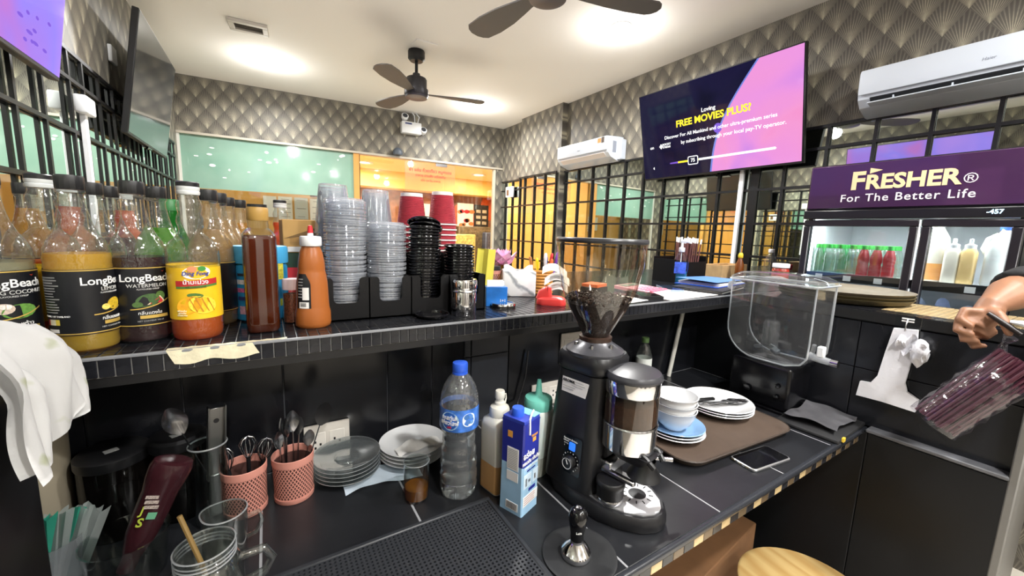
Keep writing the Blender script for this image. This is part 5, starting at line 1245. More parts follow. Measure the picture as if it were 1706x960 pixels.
bm = bmesh.new(); lathe(bm, [(.011, .0142), (.0125, .0145), (.0125, .0142)], 28, SIDE(.004, .092, sx(.092))); ob('dial_ring', bm, INKW, d_)
bm = bmesh.new(); box(bm, (0, .004, .0146), (.002, .011, .0006), Matrix.Rotation(.5, 3, 'Z')); bmesh.ops.transform(bm, matrix=SIDE(.004, .092, sx(.092)), verts=bm.verts); ob('dial_pointer', bm, INKW, d_, smooth=False)
for k in range(12):
    a = -2.6 + k * .38; M = SIDE(.004, .092, sx(.092)); bm = bmesh.new(); lathe(bm, [(0, .0012), (.0013 + .0005 * (k % 3 == 0), .0012)], 8, M @ Matrix.Translation((-.021 * math.sin(a), -.021 * math.cos(a) * -1, 0))); ob('scale_dot', bm, INKW, t)
# power lead of the grinder
bm = bmesh.new(); tube(bm, [(.57, .72, .008), (.54, .76, .006), (.56, .84, .006), (.63, .95, .01), (.80, 1.03, .05)], .004, 8); o = ob('power_cable', bm, BLACK, None); tag(o, 'black power cable running from the grinder to the wall socket', 'cable')

# tamper on its mat
t = thing('tamping_mat', 'round black rubber tamping mat under the coffee tamper', 'mat', (.475, .487, 0))
bm = bmesh.new(); lathe(bm, [(0, 0), (.068, 0), (.07, .001), (.07, .004), (.067, .005), (.062, .004), (.04, .0035), (0, .0035)], 48); ob('mat', bm, pm('rubber_black', '#1d1e20', .6), t)
t = thing('coffee_tamper', 'coffee tamper with black knob handle and steel foot', 'tamper', (.468, .489, .0036))
bm = bmesh.new(); lathe(bm, [(0, 0), (.027, 0), (.0285, .002), (.0285, .010), (.027, .012), (.019, .022), (.012, .028), (.0115, .034), (0, .034)], 44); ob('foot', bm, CHROME, t)
bm = bmesh.new(); lathe(bm, [(.0115, .032), (.0125, .036), (.0125, .044), (.015, .058), (.0178, .072), (.0178, .082), (.0145, .092), (.009, .096), (.006, .0965), (.005, .094), (0, .0935)], 36); ob('handle', bm, BLACKG, t)
bm = bmesh.new(); lathe(bm, [(0, .0945), (.0052, .0945), (.0056, .097)], 16); ob('handle_pin', bm, STEEL, t)
text('Lelit', .006, INKW, t, cylfront(.055, -.55), wrap=.0149)

# perforated rubber drip mat
t = thing('bar_mat', 'large black perforated rubber bar mat', 'mat', (.17, .575, 0))
MW, MD = .456, .262
bm = bmesh.new(); nx, ny = 54, 31; cw, cd = (MW - .02) / nx, (MD - .02) / ny
def vkey(d, x, y, z):
    k = (round(x * 1e5), round(y * 1e5), round(z * 1e5))
    if k not in d: d[k] = bm.verts.new((x, y, z))
    return d[k]
dd = {}
sqp = [(-1, -1), (0, -1), (1, -1), (1, 0), (1, 1), (0, 1), (-1, 1), (-1, 0)]
for i in range(nx):
    for j in range(ny):
        cx, cy = -MW / 2 + .01 + cw * (i + .5), -MD / 2 + .01 + cd * (j + .5)
        o8 = [vkey(dd, cx + a * cw / 2, cy + b * cd / 2, .009) for a, b in sqp]
        i8 = [bm.verts.new((cx + .0024 * math.cos(PI * 1.25 + PI / 4 * k), cy + .0024 * math.sin(PI * 1.25 + PI / 4 * k), .0088)) for k in range(8)]
        l8 = [bm.verts.new((v.co.x, v.co.y, .003)) for v in i8]
        for k in range(8):
            q = (k + 1) % 8; bm.faces.new((o8[k], o8[q], i8[q], i8[k])); bm.faces.new((i8[k], i8[q], l8[q], l8[k]))
o = ob('perforated_top', bm, pm('mat_rubber', '#2a2c30', .45), t, smooth=False, fix=False)
bm = bmesh.new(); b2(bm, -MW / 2, MW / 2, -MD / 2, MD / 2, 0, .003); ob('mat_base', bm, pm('mat_dark', '#0c0c0e', .8), t, smooth=False)
bm = bmesh.new()
for (x0, x1, y0, y1) in ((-MW / 2, MW / 2, MD / 2 - .01, MD / 2), (-MW / 2, MW / 2, -MD / 2, -MD / 2 + .01), (-MW / 2, -MW / 2 + .01, -MD / 2 + .01, MD / 2 - .01), (MW / 2 - .01, MW / 2, -MD / 2 + .01, MD / 2 - .01)): b2(bm, x0, x1, y0, y1, .003, .011, .002)
ob('raised_rim', bm, pm('mat_rubber', '#2a2c30', .45), t)

# ------------------------------------------------------------------ water bottle
p = at(763, 838, 0, .043); t = thing('water_bottle', 'large clear water bottle with blue cap and blue label', 'bottle', p, face(Vector(p)))
WP = [(0, .004), (.03, 0), (.038, .003), (.0415, .014), (.0425, .028), (.0405, .034), (.0425, .042), (.0425, .056), (.0400, .063), (.042, .071), (.0415, .085), (.0385, .092), (.0400, .101), (.0390, .115), (.0358, .123), (.0375, .131), (.0372, .143), (.0365, .150), (.0400, .158), (.0425, .166), (.0432, .186), (.0432, .212), (.0425, .226), (.0400, .242), (.0350, .258), (.0275, .272), (.0190, .283), (.0140, .289), (.0135, .298)]
bm = bmesh.new(); lathe(bm, WP, 48, None, squash=lambda a, z: 1 + (.03 * math.cos(5 * a) if z < .012 else .006 * math.cos(12 * a + z * 80) if z < .15 else 0)); ob('bottle', bm, clear('pet_clear', '#f2f6f8', .9, .12, .04, body=.11, bodycol='#f2f6fa', bumpy=(50, 1.)), t)
bm = bmesh.new(); lathe(bm, inner(WP, .205, .0018), 40); ob('water', bm, pm('water_body', '#f6fbfc', 0., trans=1., ior=1.33), t)
bm = bmesh.new(); lathe(bm, [(.0438, .166), (.0440, .170), (.0440, .212), (.0436, .216)], 48); L = ob('paper_label', bm, pm('label_bluewave', '#3f74c9', .35, var=(60, .45)), t)
R = .0441
def wart(name, pts, m, z=.0004):
    bm = bmesh.new(); wrapflat(bm, pts, R, z); return ob(name, bm, m, L, fix=False)
wart('logo_disc', ell(-.022, .191, .0215, .021, 20), pm('label_lightblue', '#bfe0f2', .4)); wart('logo_disc', ell(-.023, .191, .0185, .018, 20), pm('label_deepblue', '#2a5fb6', .4), .0007)
text('เนสท์เล่', .0125, INKW, L, cylfront(.198, -.52), wrap=R + .001, bold=.012); text('เพียวไลฟ์', .0125, INKW, L, cylfront(.1865, -.52), wrap=R + .001, bold=.012); text('600', .007, RED, L, cylfront(.177, -.5), wrap=R + .001)
wart('picture_panel', [(a, .193 + b) for a, b in rrect(.03, .03, .012, 4, .022)], pm('label_pale', '#d8e6f2', .4))
for (x, y, r, c) in ((.016, .2, .006, '#3e6fb0'), (.027, .199, .005, '#5a8ac8'), (.02, .188, .005, '#4a78b8'), (.029, .187, .004, '#6a9ad2')): wart('picture_dot', ell(x, y, r, r, 12), pm('dot' + c, c, .4), .0007)
bm = bmesh.new(); n = 48; lathe(bm, [(.0165, .290), (.0172, .292), (.0172, .307), (.016, .310), (0, .310)], n, None, squash=lambda a, z: 1 if z > .306 else (1. if int(round(a / (2 * PI / n))) % 2 else .97)); ob('cap', bm, pm('cap_blue', '#2f5fd6', .35), t)
bm = bmesh.new(); lathe(bm, [(.0150, .284), (.0172, .285), (.0172, .289), (.0155, .290)], 36); ob('tamper_ring', bm, pm('cap_blue', '#2f5fd6', .35), t)
# ------------------------------------------------------------------ squeeze bottles and carton
MILKY = pm('squeeze_white', '#e3dfd2', .4, sss=.15)
t = thing('squeeze_bottle', 'square white squeeze bottle with tan sauce beside the milk carton', 'bottle', (.441, .741, 0), rad(11.5))
SQ = lambda w, z, r: [(x, y, z) for x, y in rrect(w, w, r, 5)]
bm = bmesh.new(); loft(bm, [SQ(.060, 0, .010), SQ(.064, .004, .010), SQ(.064, .160, .010), SQ(.060, .172, .014), SQ(.044, .180, .020), SQ(.040, .182, .0195)]); ob('bottle', bm, MILKY, t)
bm = bmesh.new(); loft(bm, [SQ(.0645, .005, .010), SQ(.0645, .072, .010)], cap=False); ob('sauce_tint', bm, pm('sauce_tan', '#c89a63', .4), t)
bm = bmesh.new(); n = 40; lathe(bm, [(.0225, .176), (.0235, .178), (.0235, .196), (.021, .201), (.015, .204), (.012, .206), (.0115, .212), (.0095, .214), (.009, .222)], n, None, squash=lambda a, z: 1 if z > .197 else (1. if int(round(a / (2 * PI / n))) % 2 else .97)); c = ob('cap', bm, WHITE if False else pm('cap_cream', '#e9e6da', .4), t)
bm = bmesh.new(); lathe(bm, [(.0105, .220), (.0115, .222), (.0115, .236), (.010, .239), (0, .239)], 20); tube(bm, [(.011, 0, .226), (.024, .006, .222), (.027, .008, .21), (.022, .006, .200)], .002, 8); ob('tip_cover', bm, pm('cap_cream', '#e9e6da', .4), c)
t = thing('squeeze_bottle', 'white squeeze bottle with turquoise cap behind the milk carton', 'bottle', (.560, .752, 0), rad(20))
bm = bmesh.new(); loft(bm, [SQ(.062, 0, .016), SQ(.068, .004, .018), SQ(.068, .155, .018), SQ(.064, .168, .022), SQ(.052, .176, .024)]); ob('bottle', bm, pm('squeeze_mint', '#d8e2dc', .4, sss=.15), t)
bm = bmesh.new(); loft(bm, [SQ(.0685, .005, .018), SQ(.0685, .052, .018)], cap=False); ob('sauce_tint', bm, pm('sauce_grey', '#a7aba0', .4), t)
TEAL = pm('cap_teal', '#7fdcc8', .4)
bm = bmesh.new(); lathe(bm, [(.034, .168), (.0352, .170), (.0352, .190), (.033, .195), (.012, .200), (.009, .203), (.0065, .228), (.0045, .240), (0, .2405)], 36); ob('cap', bm, TEAL, t)
# milk carton
t = thing('milk_carton', 'blue and white milk carton with blue screw cap', 'carton', (.449, .661, 0), rad(21))
CB = pm('carton_navy', '#28308f', .3); CL = pm('carton_sky', '#a5cdea', .3, var=(14, .12))
def CQ(w, d, z, ch): return [(x, y, z) for x, y in ((-w + ch, -d), (w - ch, -d), (w, -d + ch), (w, d - ch), (w - ch, d), (-w + ch, d), (-w, d - ch), (-w, -d + ch))]
bm = bmesh.new(); loft(bm, [CQ(.030, .030, 0, .002), CQ(.030, .030, .112, .004)]); ob('lower_wrap', bm, CL, t, smooth=False)
bm = bmesh.new(); loft(bm, [CQ(.030, .030, .112, .004), CQ(.030, .030, .208, .003)], cap=False)
v = [bm.verts.new(q) for q in ((-.03, -.03, .196), (.03, -.03, .204), (.03, .03, .214), (-.03, .03, .206))]; bm.faces.new(v)
for a, b, q in ((0, 1, -.03), (2, 3, .03)):
    pass
ob('upper_wrap', bm, CB, t, smooth=False)
bm = bmesh.new(); prism(bm, [(-.028, -.028), (.028, -.028), (.03, .03), (-.028, .028)], .203, .214); ob('top_panel', bm, pm('carton_top', '#3a4bb0', .3), t, smooth=False)
bm = bmesh.new(); lathe(bm, [(.0135, .212), (.0135, .228), (.0122, .231), (0, .231)], 28, Matrix.Translation((-.008, .004, 0))); ob('screw_cap', bm, pm('cap_blue', '#2f5fd6', .35), t)
bm = bmesh.new(); tube(bm, [(.028, -.012, .216), (.006, -.022, .219), (-.010, -.029, .213), (-.013, -.032, .196), (-.012, -.0315, .182)], .0021, 8); ob('straw', bm, WHITE, t)
bm = bmesh.new(); b2(bm, .004, .029, -.0295, .012, .2142, .2154); ob('sky_flap', bm, pm('flap_sky', '#86c8e6', .3), t, smooth=False)
text('อร่อย', .0185, INKW, t, FRONT(-.010, -.0306, .137), bold=.02); text('หอมมัน เข้มข้น', .0108, INKW, t, FRONT(-.001, -.0306, .121), bold=.015)
text('สำหรับเครื่องดื่มทุกเมนู', .0052, INKW, t, FRONT(0, -.0306, .108)); text('เข้มข้น หอมมัน', .0052, pm('carton_navy', '#28308f', .3), t, FRONT(0, -.0306, .100))
text('TEAROY', .0062, pm('logo_orange', '#e8a648', .4), t, FRONT(.008, -.0306, .174), bold=.015)
for (x0, x1, z0, z1, m) in ((.002, .014, .160, .169, pm('logo_orange', '#e8a648', .4)), (-.026, .002, .062, .093, pm('panel_pale', '#cfe3f2', .4)), (.007, .027, .064, .093, pm('panel_pale', '#cfe3f2', .4)), (-.006, .018, .050, .057, CB), (-.026, .028, .020, .044, pm('panel_white', '#eef0f0', .4)), (-.020, -.014, .066, .084, pm('icon_brown', '#5e4b3a', .5)), (-.010, -.001, .072, .079, pm('icon_grey', '#7b8794', .5)), (.013, .018, .07, .082, pm('icon_brown', '#5e4b3a', .5))):
    bm = bmesh.new(); b2(bm, x0, x1, -.0306, -.0300, z0, z1); ob('printed_panel', bm, m, t, smooth=False)
for k in range(4):
    bm = bmesh.new(); b2(bm, -.022, .02 - .008 * RND.random(), -.0309, -.0305, .024 + .005 * k, .0258 + .005 * k); ob('print_line', bm, pm('icon_rose', '#c9a29a', .5), t, smooth=False)
for (y0, y1, z0, z1, m) in ((-.018, .012, .100, .15, PAPER), (-.018, .012, .075, .096, PAPER), (-.02, .012, .008, .026, PAPER), (.0, .012, .172, .186, pm('logo_orange', '#e8a648', .4))):
    bm = bmesh.new(); b2(bm, -.0306, -.0300, y0, y1, z0, z1); ob('printed_panel', bm, m, t, smooth=False)
for k in range(8):
    bm = bmesh.new(); b2(bm, -.0309, -.0305, -.016 + .0034 * k, -.0145 + .0034 * k, .010, .024); ob('barcode_line', bm, INK, t, smooth=False)
for k in range(12):
    bm = bmesh.new(); b2(bm, -.0309, -.0305, -.015, .010, .104 + .0037 * k, .1055 + .0037 * k); ob('print_line', bm, INKGREY, t, smooth=False)

# ------------------------------------------------------------------ drinking glass, saucers, glass plates, napkin
p = at(694, 843, 0, .028); t = thing('drinking_glass', 'small tumbler with amber drink in front of the white saucers', 'glass', p)
bm = bmesh.new(); lathe(bm, [(0, 0), (.025, 0), (.0265, .003), (.0285, .09), (.0272, .09), (.0255, .006), (0, .006)], 36); ob('tumbler', bm, CLEARG, t)
bm = bmesh.new(); lathe(bm, [(.0272, .089), (.0286, .0895), (.0272, .0905)], 36); ob('rim', bm, GLASSGLINT, t)
bm = bmesh.new(); lathe(bm, [(0, .006), (.0252, .006), (.0258, .03), (0, .03)], 36); ob('drink', bm, liquid('amber_drink', '#c47a20', .6, '#d99a3c'), t)
bm = bmesh.new(); SPm = Matrix.Translation((.300, .94, 0))
for k in range(4):
    bm = bmesh.new(); lathe(bm, [(0, .004), (.04, .004), (.044, 0), (.052, 0), (.07, .007), (.083, .013), (.084, .0145), (.07, .0095), (.05, .0045), (.035, .0065), (0, .0065)], 48)
    o = ob('saucer', bm, CERAMIC, None, (.302, .948, .010 + .0095 * k)); tag(o, ('lowest', 'second lowest', 'third lowest', 'topmost')[k] + ' white saucer in the stack behind the tumbler', 'saucer', 'white saucers')
bm = bmesh.new(); surf(bm, lambda a, b: (.25 + .115 * a, .886 + .05 * b + .012 * math.sin(a * 3), .0535 - .012 * abs(a - .5) + .004 * math.sin(a * 11 + b * 4)), 14, 5); o = ob('paper_napkin', bm, PAPER, None, fix=False); tag(o, 'folded white paper napkin on the saucer stack', 'napkin')
GP = clear('plate_glass', '#eef2f2', .8, .15, .05, body=.10, bodycol='#d5dadd', power=2.)
for k in range(5):
    bm = bmesh.new(); lathe(bm, [(0, .003), (.024, .003), (.026, 0), (.032, 0), (.05, .003), (.072, .012), (.076, .0145), (.076, .016), (.070, .014), (.048, .006), (.030, .004), (.0255, .008), (.022, .0085), (0, .0065)], 48)
    o = ob('glass_plate', bm, GP, None, (.143, .958, .004 + .0095 * k)); bm = bmesh.new(); lathe(bm, [(.0755, .0145), (.0764, .0152), (.0755, .016)], 48); ob('plate_rim', bm, GLASSGLINT, o); tag(o, ('lowest', 'second lowest', 'middle', 'second highest', 'topmost')[k] + ' clear glass plate in the stack by the wall socket', 'plate', 'glass plates')
bm = bmesh.new(); surf(bm, lambda a, b: (.125 + .175 * a, .872 + .075 * b + .012 * math.sin(a * 5), .0015 + .006 * (b * .3 + .4 * math.sin(a * 9 + b * 5) ** 2 * (1 - b * .6))), 22, 8); o = ob('cloth_napkin', bm, pm('cloth_bluegrey', '#b9c6d2', .8, bump=(300, .3)), None, fix=False); tag(o, 'pale blue-grey cloth under the glass plates and saucers', 'cloth')

# ------------------------------------------------------------------ pink mesh cups and spoons
def pinkcup(label, x, y):
    t = thing('utensil_cup', label, 'cup', (x, y, 0))
    bm = bmesh.new(); latticecup(bm, .0385, .0405, .010, .086, 36, 12, .030); o = ob('mesh_wall', bm, MESHP, t, fix=False)
    bm = bmesh.new(); lathe(bm, [(.040, .084), (.0415, .085), (.0418, .1), (.0405, .101), (.0395, .1), (.0395, .085)], 36); ob('top_band', bm, MESHP, t)
    bm = bmesh.new(); lathe(bm, [(0, .002), (.038, 0), (.0395, .002), (.0398, .011), (.0382, .011), (0, .006)], 36); ob('foot_band', bm, MESHP, t)
    bm = bmesh.new(); lathe(bm, [(.0372, .011), (.0388, .084)], 24); ob('liner', bm, pm('cup_liner', '#4a2c26', .7), t)
    return t
pinkcup('pink mesh utensil cup holding whisks and dark tools', -.062, .935)
pinkcup('pink mesh utensil cup packed with steel spoons', .028, .935)
def spoon_mesh(L=.18, bw=.015):
    bm = bmesh.new()
    tube(bm, [(0, 0, 0), (0, .002, L * .35), (0, 0, L * .74)], [.0035, .0028, .0022], 8, flat=.5)
    def f(a, b):
        s = math.sin(PI * min(max(b, .02), .98)) ** .6; x = (a - .5) * 2 * bw * s
        return (x, -.006 * math.sin(PI * b) * (1 - ((a - .5) * 2) ** 2) * -1, L * .73 + L * .27 * b)
    surf(bm, f, 6, 8); bmesh.ops.solidify(bm, geom=[q for q in bm.faces if len(q.verts) == 4][-48:], thickness=.0012)
    return mesh_of('spoon', bm, STEEL)
SPN = spoon_mesh()
for k, (x, y, z, rx, ry, rz, s, lab) in enumerate(((.03, .94, .012, -.06, .02, .3, 1., 'steel spoon standing upright in the middle of the pink cup'), (.012, .93, .012, .02, -.12, .8, .86, 'steel spoon at the wall side of the spoon cup'), (.04, .945, .012, .05, .32, -.4, 1.18, 'long steel spoon leaning out of the cup towards the socket'), (.02, .95, .012, -.1, .06, 1.2, .9, 'steel spoon behind the upright one'), (.044, .928, .012, .08, .12, .1, .8, 'short steel spoon against the cup rim'), (.015, .945, .012, .0, -.05, 2., .95, 'steel spoon turned sideways in the cup'), (.035, .955, .012, -.08, .14, .6, .85, 'steel spoon half hidden in the cup'))):
    o = link('spoon', SPN, None, (x, y, z), (rx, ry, rz)); o.scale = (s, s, s); tag(o, lab, 'spoon', 'spoons in the pink cup')
for k, (x, y, rx, ry, L) in enumerate(((-.075, .93, -.05, -.16, .14), (-.055, .94, .06, .02, .17), (-.045, .945, .0, .2, .14))):
    t = thing('whisk', ('small wire whisk leaning to the tall glass', 'small wire whisk in the middle of the pink cup', 'small wire whisk leaning to the spoon cup')[k], 'whisk', (x, y, .012), rot=(rx, ry, 0), group='whisks in the pink cup')
    bm = bmesh.new(); tube(bm, [(0, 0, 0), (0, 0, L * .6)], .004, 10); ob('handle', bm, BLACK, t)
    bm = bmesh.new()
    for a in range(5):
        A = PI * a / 5; tube(bm, [(w * math.cos(A), w * math.sin(A), L * .58 + z) for w, z in ((.002, 0), (.012, .02), (.016, .035), (.010, .048), (0, .052), (-.010, .048), (-.016, .035), (-.012, .02), (-.002, 0))], .0008, 5)
    ob('wire_loops', bm, STEEL, t)
o = link('spoon', SPN, None, (-.105, .93, .05), (.05, -.32, .4)); o.scale = (1.25, 1.25, 1.25); tag(o, 'long steel spoon leaning over the tall glass', 'spoon')

# ------------------------------------------------------------------ tall glass with milk-frother handle, jar, pitcher, straws
JARG = clear('jar_glass', '#eef2f0', .95, .14, .03, body=.015, bodycol='#e6ecea', power=1.8)
t = thing('tall_glass', 'tall clear measuring glass holding a steel tool', 'glass', (-.117, .925, 0))
bm = bmesh.new(); lathe(bm, [(0, 0), (.026, 0), (.028, .004), (.031, .165), (.0322, .168), (.0295, .165), (.0265, .006), (0, .006)], 32); ob('glass', bm, CLEARG, t)
bm = bmesh.new(); lathe(bm, [(.031, .165), (.0326, .167), (.031, .169)], 32); ob('rim', bm, GLASSGLINT, t)
t = thing('steel_scoop', 'long steel scoop handle with a round hole in the tall glass', 'scoop', (-.112, .92, .012), rot=(.02, .06, .3))
bm = bmesh.new()
for (a, b) in ((-.015, -.012), (.012, .015)): b2(bm, a, b, -.006, .008, .08, .232, .001)
b2(bm, -.013, .013, .004, .007, .08, .226, .001); b2(bm, -.011, .011, -.002, .003, 0, .09, .002); ob('handle', bm, pm('steel_brushed', '#8b8a88', .3, 1.), t)
bm = bmesh.new(); lathe(bm, [(0, 0), (.0048, 0)], 16, Matrix.Translation((0, .0035, .20)) @ Matrix.Rotation(PI / 2, 4, 'X')); ob('hang_hole', bm, BLACK, t)
t = thing('glass_jar', 'clear screw-neck glass jar holding a wooden stick', 'jar', (-.100, .688, 0))
bm = bmesh.new(); lathe(bm, [(0, 0), (.04, 0), (.046, .006), (.047, .02), (.047, .07), (.043, .085), (.038, .092), (.0385, .096), (.0365, .099), (.0385, .102), (.0365, .105), (.0385, .108), (.037, .114), (.0385, .117), (.0365, .118), (.035, .112), (.035, .092), (.044, .07), (.044, .012), (0, .008)], 44); ob('glass', bm, JARG, t)
bm = bmesh.new(); tube(bm, [(.044, -.01, .04), (.075, -.012, .05), (.085, -.012, .07), (.075, -.012, .09), (.044, -.01, .088)], .007, 10); ob('handle', bm, JARG, t)
for z in (.0965, .1025, .1085, .117):
    bm = bmesh.new(); lathe(bm, [(.0375, z - .0012), (.0392, z), (.0375, z + .0012)], 44); ob('thread_ring', bm, GLASSGLINT, t)
bm = bmesh.new(); tube(bm, [(-.090, .672, .014), (-.105, .685, .09), (-.128, .70, .168)], .0035, 8); o = ob('stirring_stick', bm, pm('wood_olive', '#7d6438', .5), None); tag(o, 'thin wooden stirring stick standing in the screw-neck jar', 'stick')
t = thing('glass_jug', 'small clear glass jug standing beside the tall glass', 'jug', (-.085, .800, 0))
bm = bmesh.new(); lathe(bm, [(0, 0), (.026, 0), (.029, .005), (.033, .07), (.034, .092), (.0325, .092), (.0275, .008), (0, .008)], 36, None, squash=lambda a, z: 1 + (.18 * max(0, math.cos(a - 2.6)) ** 8 if z > .085 else 0)); ob('glass', bm, JARG, t)
bm = bmesh.new(); tube(bm, [(.031, 0, .07), (.05, 0, .075), (.055, 0, .055), (.045, 0, .035), (.029, 0, .03)], .004, 8); ob('handle', bm, JARG, t)
bm = bmesh.new(); lathe(bm, [(.0325, .0905), (.0345, .092), (.0325, .0935)], 36, None, squash=lambda a, z: 1 + .18 * max(0, math.cos(a - 2.6)) ** 8); ob('rim', bm, GLASSGLINT, t)
# chocolate sauce bottle upside down in a clear pitcher
t = thing('clear_pitcher', 'clear plastic pitcher holding the upturned chocolate bottle', 'pitcher', (-.222, .835, 0))
bm = bmesh.new(); lathe(bm, [(0, 0), (.045, 0), (.048, .004), (.056, .075), (.0575, .078), (.055, .078), (.046, .006), (0, .006)], 36, Matrix.Identity(4)); ob('pitcher', bm, CLEARG, t)
t = thing('sauce_bottle', 'dark chocolate sauce bottle standing upside down in the pitcher', 'bottle', (-.228, .835, .012), rot=(.02, .40, .15)); t.scale = (.86, .86, .93)
CHO = pm('chocolate_bottle', '#32161b', .22)
bm = bmesh.new(); lathe(bm, [(0, 0), (.014, 0), (.015, .03), (.019, .04), (.026, .07), (.0285, .11), (.030, .15), (.0345, .175), (.0355, .195), (.032, .205), (.02, .208), (0, .205)], 36, Matrix.Diagonal((1, .8, 1, 1))); ob('bottle', bm, CHO, t)
for (b_, sz, x, z) in (('S', .022, -.014, .100), ('J', .020, -.018, .122)): text(b_, sz, pm('print_lime', '#9fae3a', .4), t, FRONT(x, -.0235, z), bold=.02)
for k in range(3):
    bm = bmesh.new(); b2(bm, -.022 + .002 * k, -.002 + .003 * k, -.0245, -.0238, .144 - .009 * k, .150 - .009 * k); ob('print_line', bm, pm('print_cream2', '#9d9088', .5, var=(500, .6)), t, smooth=False)
bm = bmesh.new(); b2(bm, -.008, .006, -.0262, -.0252, .108, .120); ob('print_patch', bm, pm('print_mintg', '#5f9a78', .4), t, smooth=False)
t = thing('plastic_cup', 'clear plastic cup holding wrapped spoons and straws', 'cup', (-.318, .865, 0))
bm = bmesh.new(); lathe(bm, [(0, 0), (.030, 0), (.038, .085), (.0395, .087), (.0375, .085), (.0295, .003), (0, .003)], 30); ob('cup', bm, CUPCLEAR, t)
for k in range(9):
    x = -.035 + .009 * k; m = pm('wrap_teal', '#3fae93', .35) if k in (0, 1, 2, 5) else clear('wrap_clear', '#e6ece9', .8, .2, .1, body=.45, bodycol='#dfe6e4')
    bm = bmesh.new(); surf(bm, lambda a, b: ((a - .5) * .026, .004 * math.sin(a * 8), .12 * b + .006 * math.sin(a * 5 + k)), 5, 5); bmesh.ops.solidify(bm, geom=bm.faces[:], thickness=.001)
    o = ob('wrapped_spoon', bm, m, None, (-.318 + x * .55, .862 + .004 * (k % 3), .012), (.05 * (k % 3), .10 + .045 * k - .1, .2 * (k % 2)), fix=False); tag(o, ('teal' if k in (0, 1, 2, 5) else 'clear') + ' plastic-wrapped utensil in the clear cup, ' + ('first', 'second', 'third', 'fourth', 'fifth', 'sixth', 'seventh', 'eighth', 'ninth')[k] + ' of the fan', 'utensil', 'wrapped utensils')
# dark canisters and beige container at the back
for (x, y, h, r, lab) in ((-.268, .99, .165, .052, 'dark lidded canister behind the chocolate bottle'), (-.172, .99, .172, .045, 'dark lidded canister behind the tall glass')):
    t = thing('storage_canister', lab, 'canister', (x, y, 0))
    bm = bmesh.new(); lathe(bm, [(0, 0), (r - .004, 0), (r, .005), (r, h * .86), (r - .003, h * .88)], 36); ob('canister', bm, clear('smoked_plastic', '#3a3434', .5, .06, .08, body=.35, bodycol='#1c1816'), t)
    bm = bmesh.new(); lathe(bm, [(0, .004), (r - .004, .004), (r - .004, h * .4), (0, h * .42)], 30); ob('powder', bm, pm('cocoa', '#2b1a14', .9, var=(60, .2)), t)
    bm = bmesh.new(); lathe(bm, [(r + .001, h * .86), (r + .002, h * .88), (r + .002, h * .97), (r - .004, h), (0, h)], 36); ob('lid', bm, BLACK, t)
    bm = bmesh.new(); box(bm, (0, -.01, h + .0006), (.02, .014, .001), Matrix.Rotation(.5, 3, 'Z')); ob('lid_label', bm, pm('label_dim', '#8a8a88', .6), t, smooth=False)
t = thing('storage_tub', 'tall beige plastic container under the bar behind the towel', 'container', (-.378, 1.0, 0))
bm = bmesh.new(); lathe(bm, [(0, 0), (.044, 0), (.047, .006), (.05, .23), (.047, .238)], 36); ob('body', bm, pm('beige_plastic', '#9a907c', .5), t)
bm = bmesh.new(); lathe(bm, [(.0515, .228), (.0525, .23), (.0525, .252), (.05, .256), (0, .256)], 36); ob('lid', bm, pm('beige_lid', '#8b8068', .5), t)

# ------------------------------------------------------------------ coffee machine corner with towel
t = thing('coffee_machine', 'dark coffee machine side cropped at the picture edge', 'coffee machine', (-.44, .56, 0))
bm = bmesh.new(); b2(bm, -.2, .185, -.2, .14, .02, .40, .015, 3); ob('housing', bm, pm('machine_black', '#0f1012', .4), t)
bm = bmesh.new(); b2(bm, -.19, .18, -.19, .13, .40, .415, .005); ob('cup_tray', bm, BLACKM, t)
for (x, y) in ((-.17, -.17), (.15, -.17), (-.17, .11), (.15, .11)):
    bm = bmesh.new(); lathe(bm, [(0, 0), (.016, 0), (.016, .022), (0, .022)], 16); ob('foot', bm, BLACK, t, (x, y, 0))
t = thing('tea_towel', 'white printed tea towel draped over the coffee machine', 'towel', (0, 0, 0))
def tow(layer):
    def f(a, b):       # a across the fold, b along the drape
        y = .585 + .155 * a + .012 * math.sin(b * 4 + layer)
        bump_ = .010 * math.sin(a * 9 + layer * 1.7) + .006 * math.sin(a * 17 + b * 6)
        if b < .4: x, z = -.46 + .205 * (b / .4), .425 + .03 * math.sin(PI * b / .4 * .8) + .02 * layer + bump_ * .6
        else:
            s = (b - .4) / .6; th = min(1., s * 4)
            x = -.262 + .026 * math.sin(th * PI / 2) + .006 * layer + bump_ + .012 * s; z = .425 + .02 * layer + .02 * (1 - th) - (.095 + .03 * layer * (1 - a) - .02 * a) * s
        return (x, y, z)
    return f
TOW, nt, out = newmat('towel_print')
b = N(nt, 'ShaderNodeBsdfPrincipled'); b.inputs['Roughness'].default_value = .9; tc = N(nt, 'ShaderNodeTexCoord')
vo = N(nt, 'ShaderNodeTexVoronoi'); vo.inputs['Scale'].default_value = 22; nt.links.new(tc.outputs['Object'], vo.inputs['Vector'])
no = N(nt, 'ShaderNodeTexNoise'); no.inputs['Scale'].default_value = 45; nt.links.new(tc.outputs['Object'], no.inputs['Vector'])
ad = N(nt, 'ShaderNodeMath', operation='MULTIPLY_ADD'); ad.inputs[1].default_value = .5; nt.links.new(no.outputs[0], ad.inputs[0]); nt.links.new(vo.outputs['Distance'], ad.inputs[2])
cr = N(nt, 'ShaderNodeValToRGB'); e = cr.color_ramp.elements; e[0].position = .34; e[0].color = hx('#b9bda0'); e[1].position = .46; e[1].color = hx('#dcdbd9')
nt.links.new(ad.outputs[0], cr.inputs[0]); nt.links.new(cr.outputs[0], b.inputs[0]); nt.links.new(b.outputs[0], out.inputs[0])
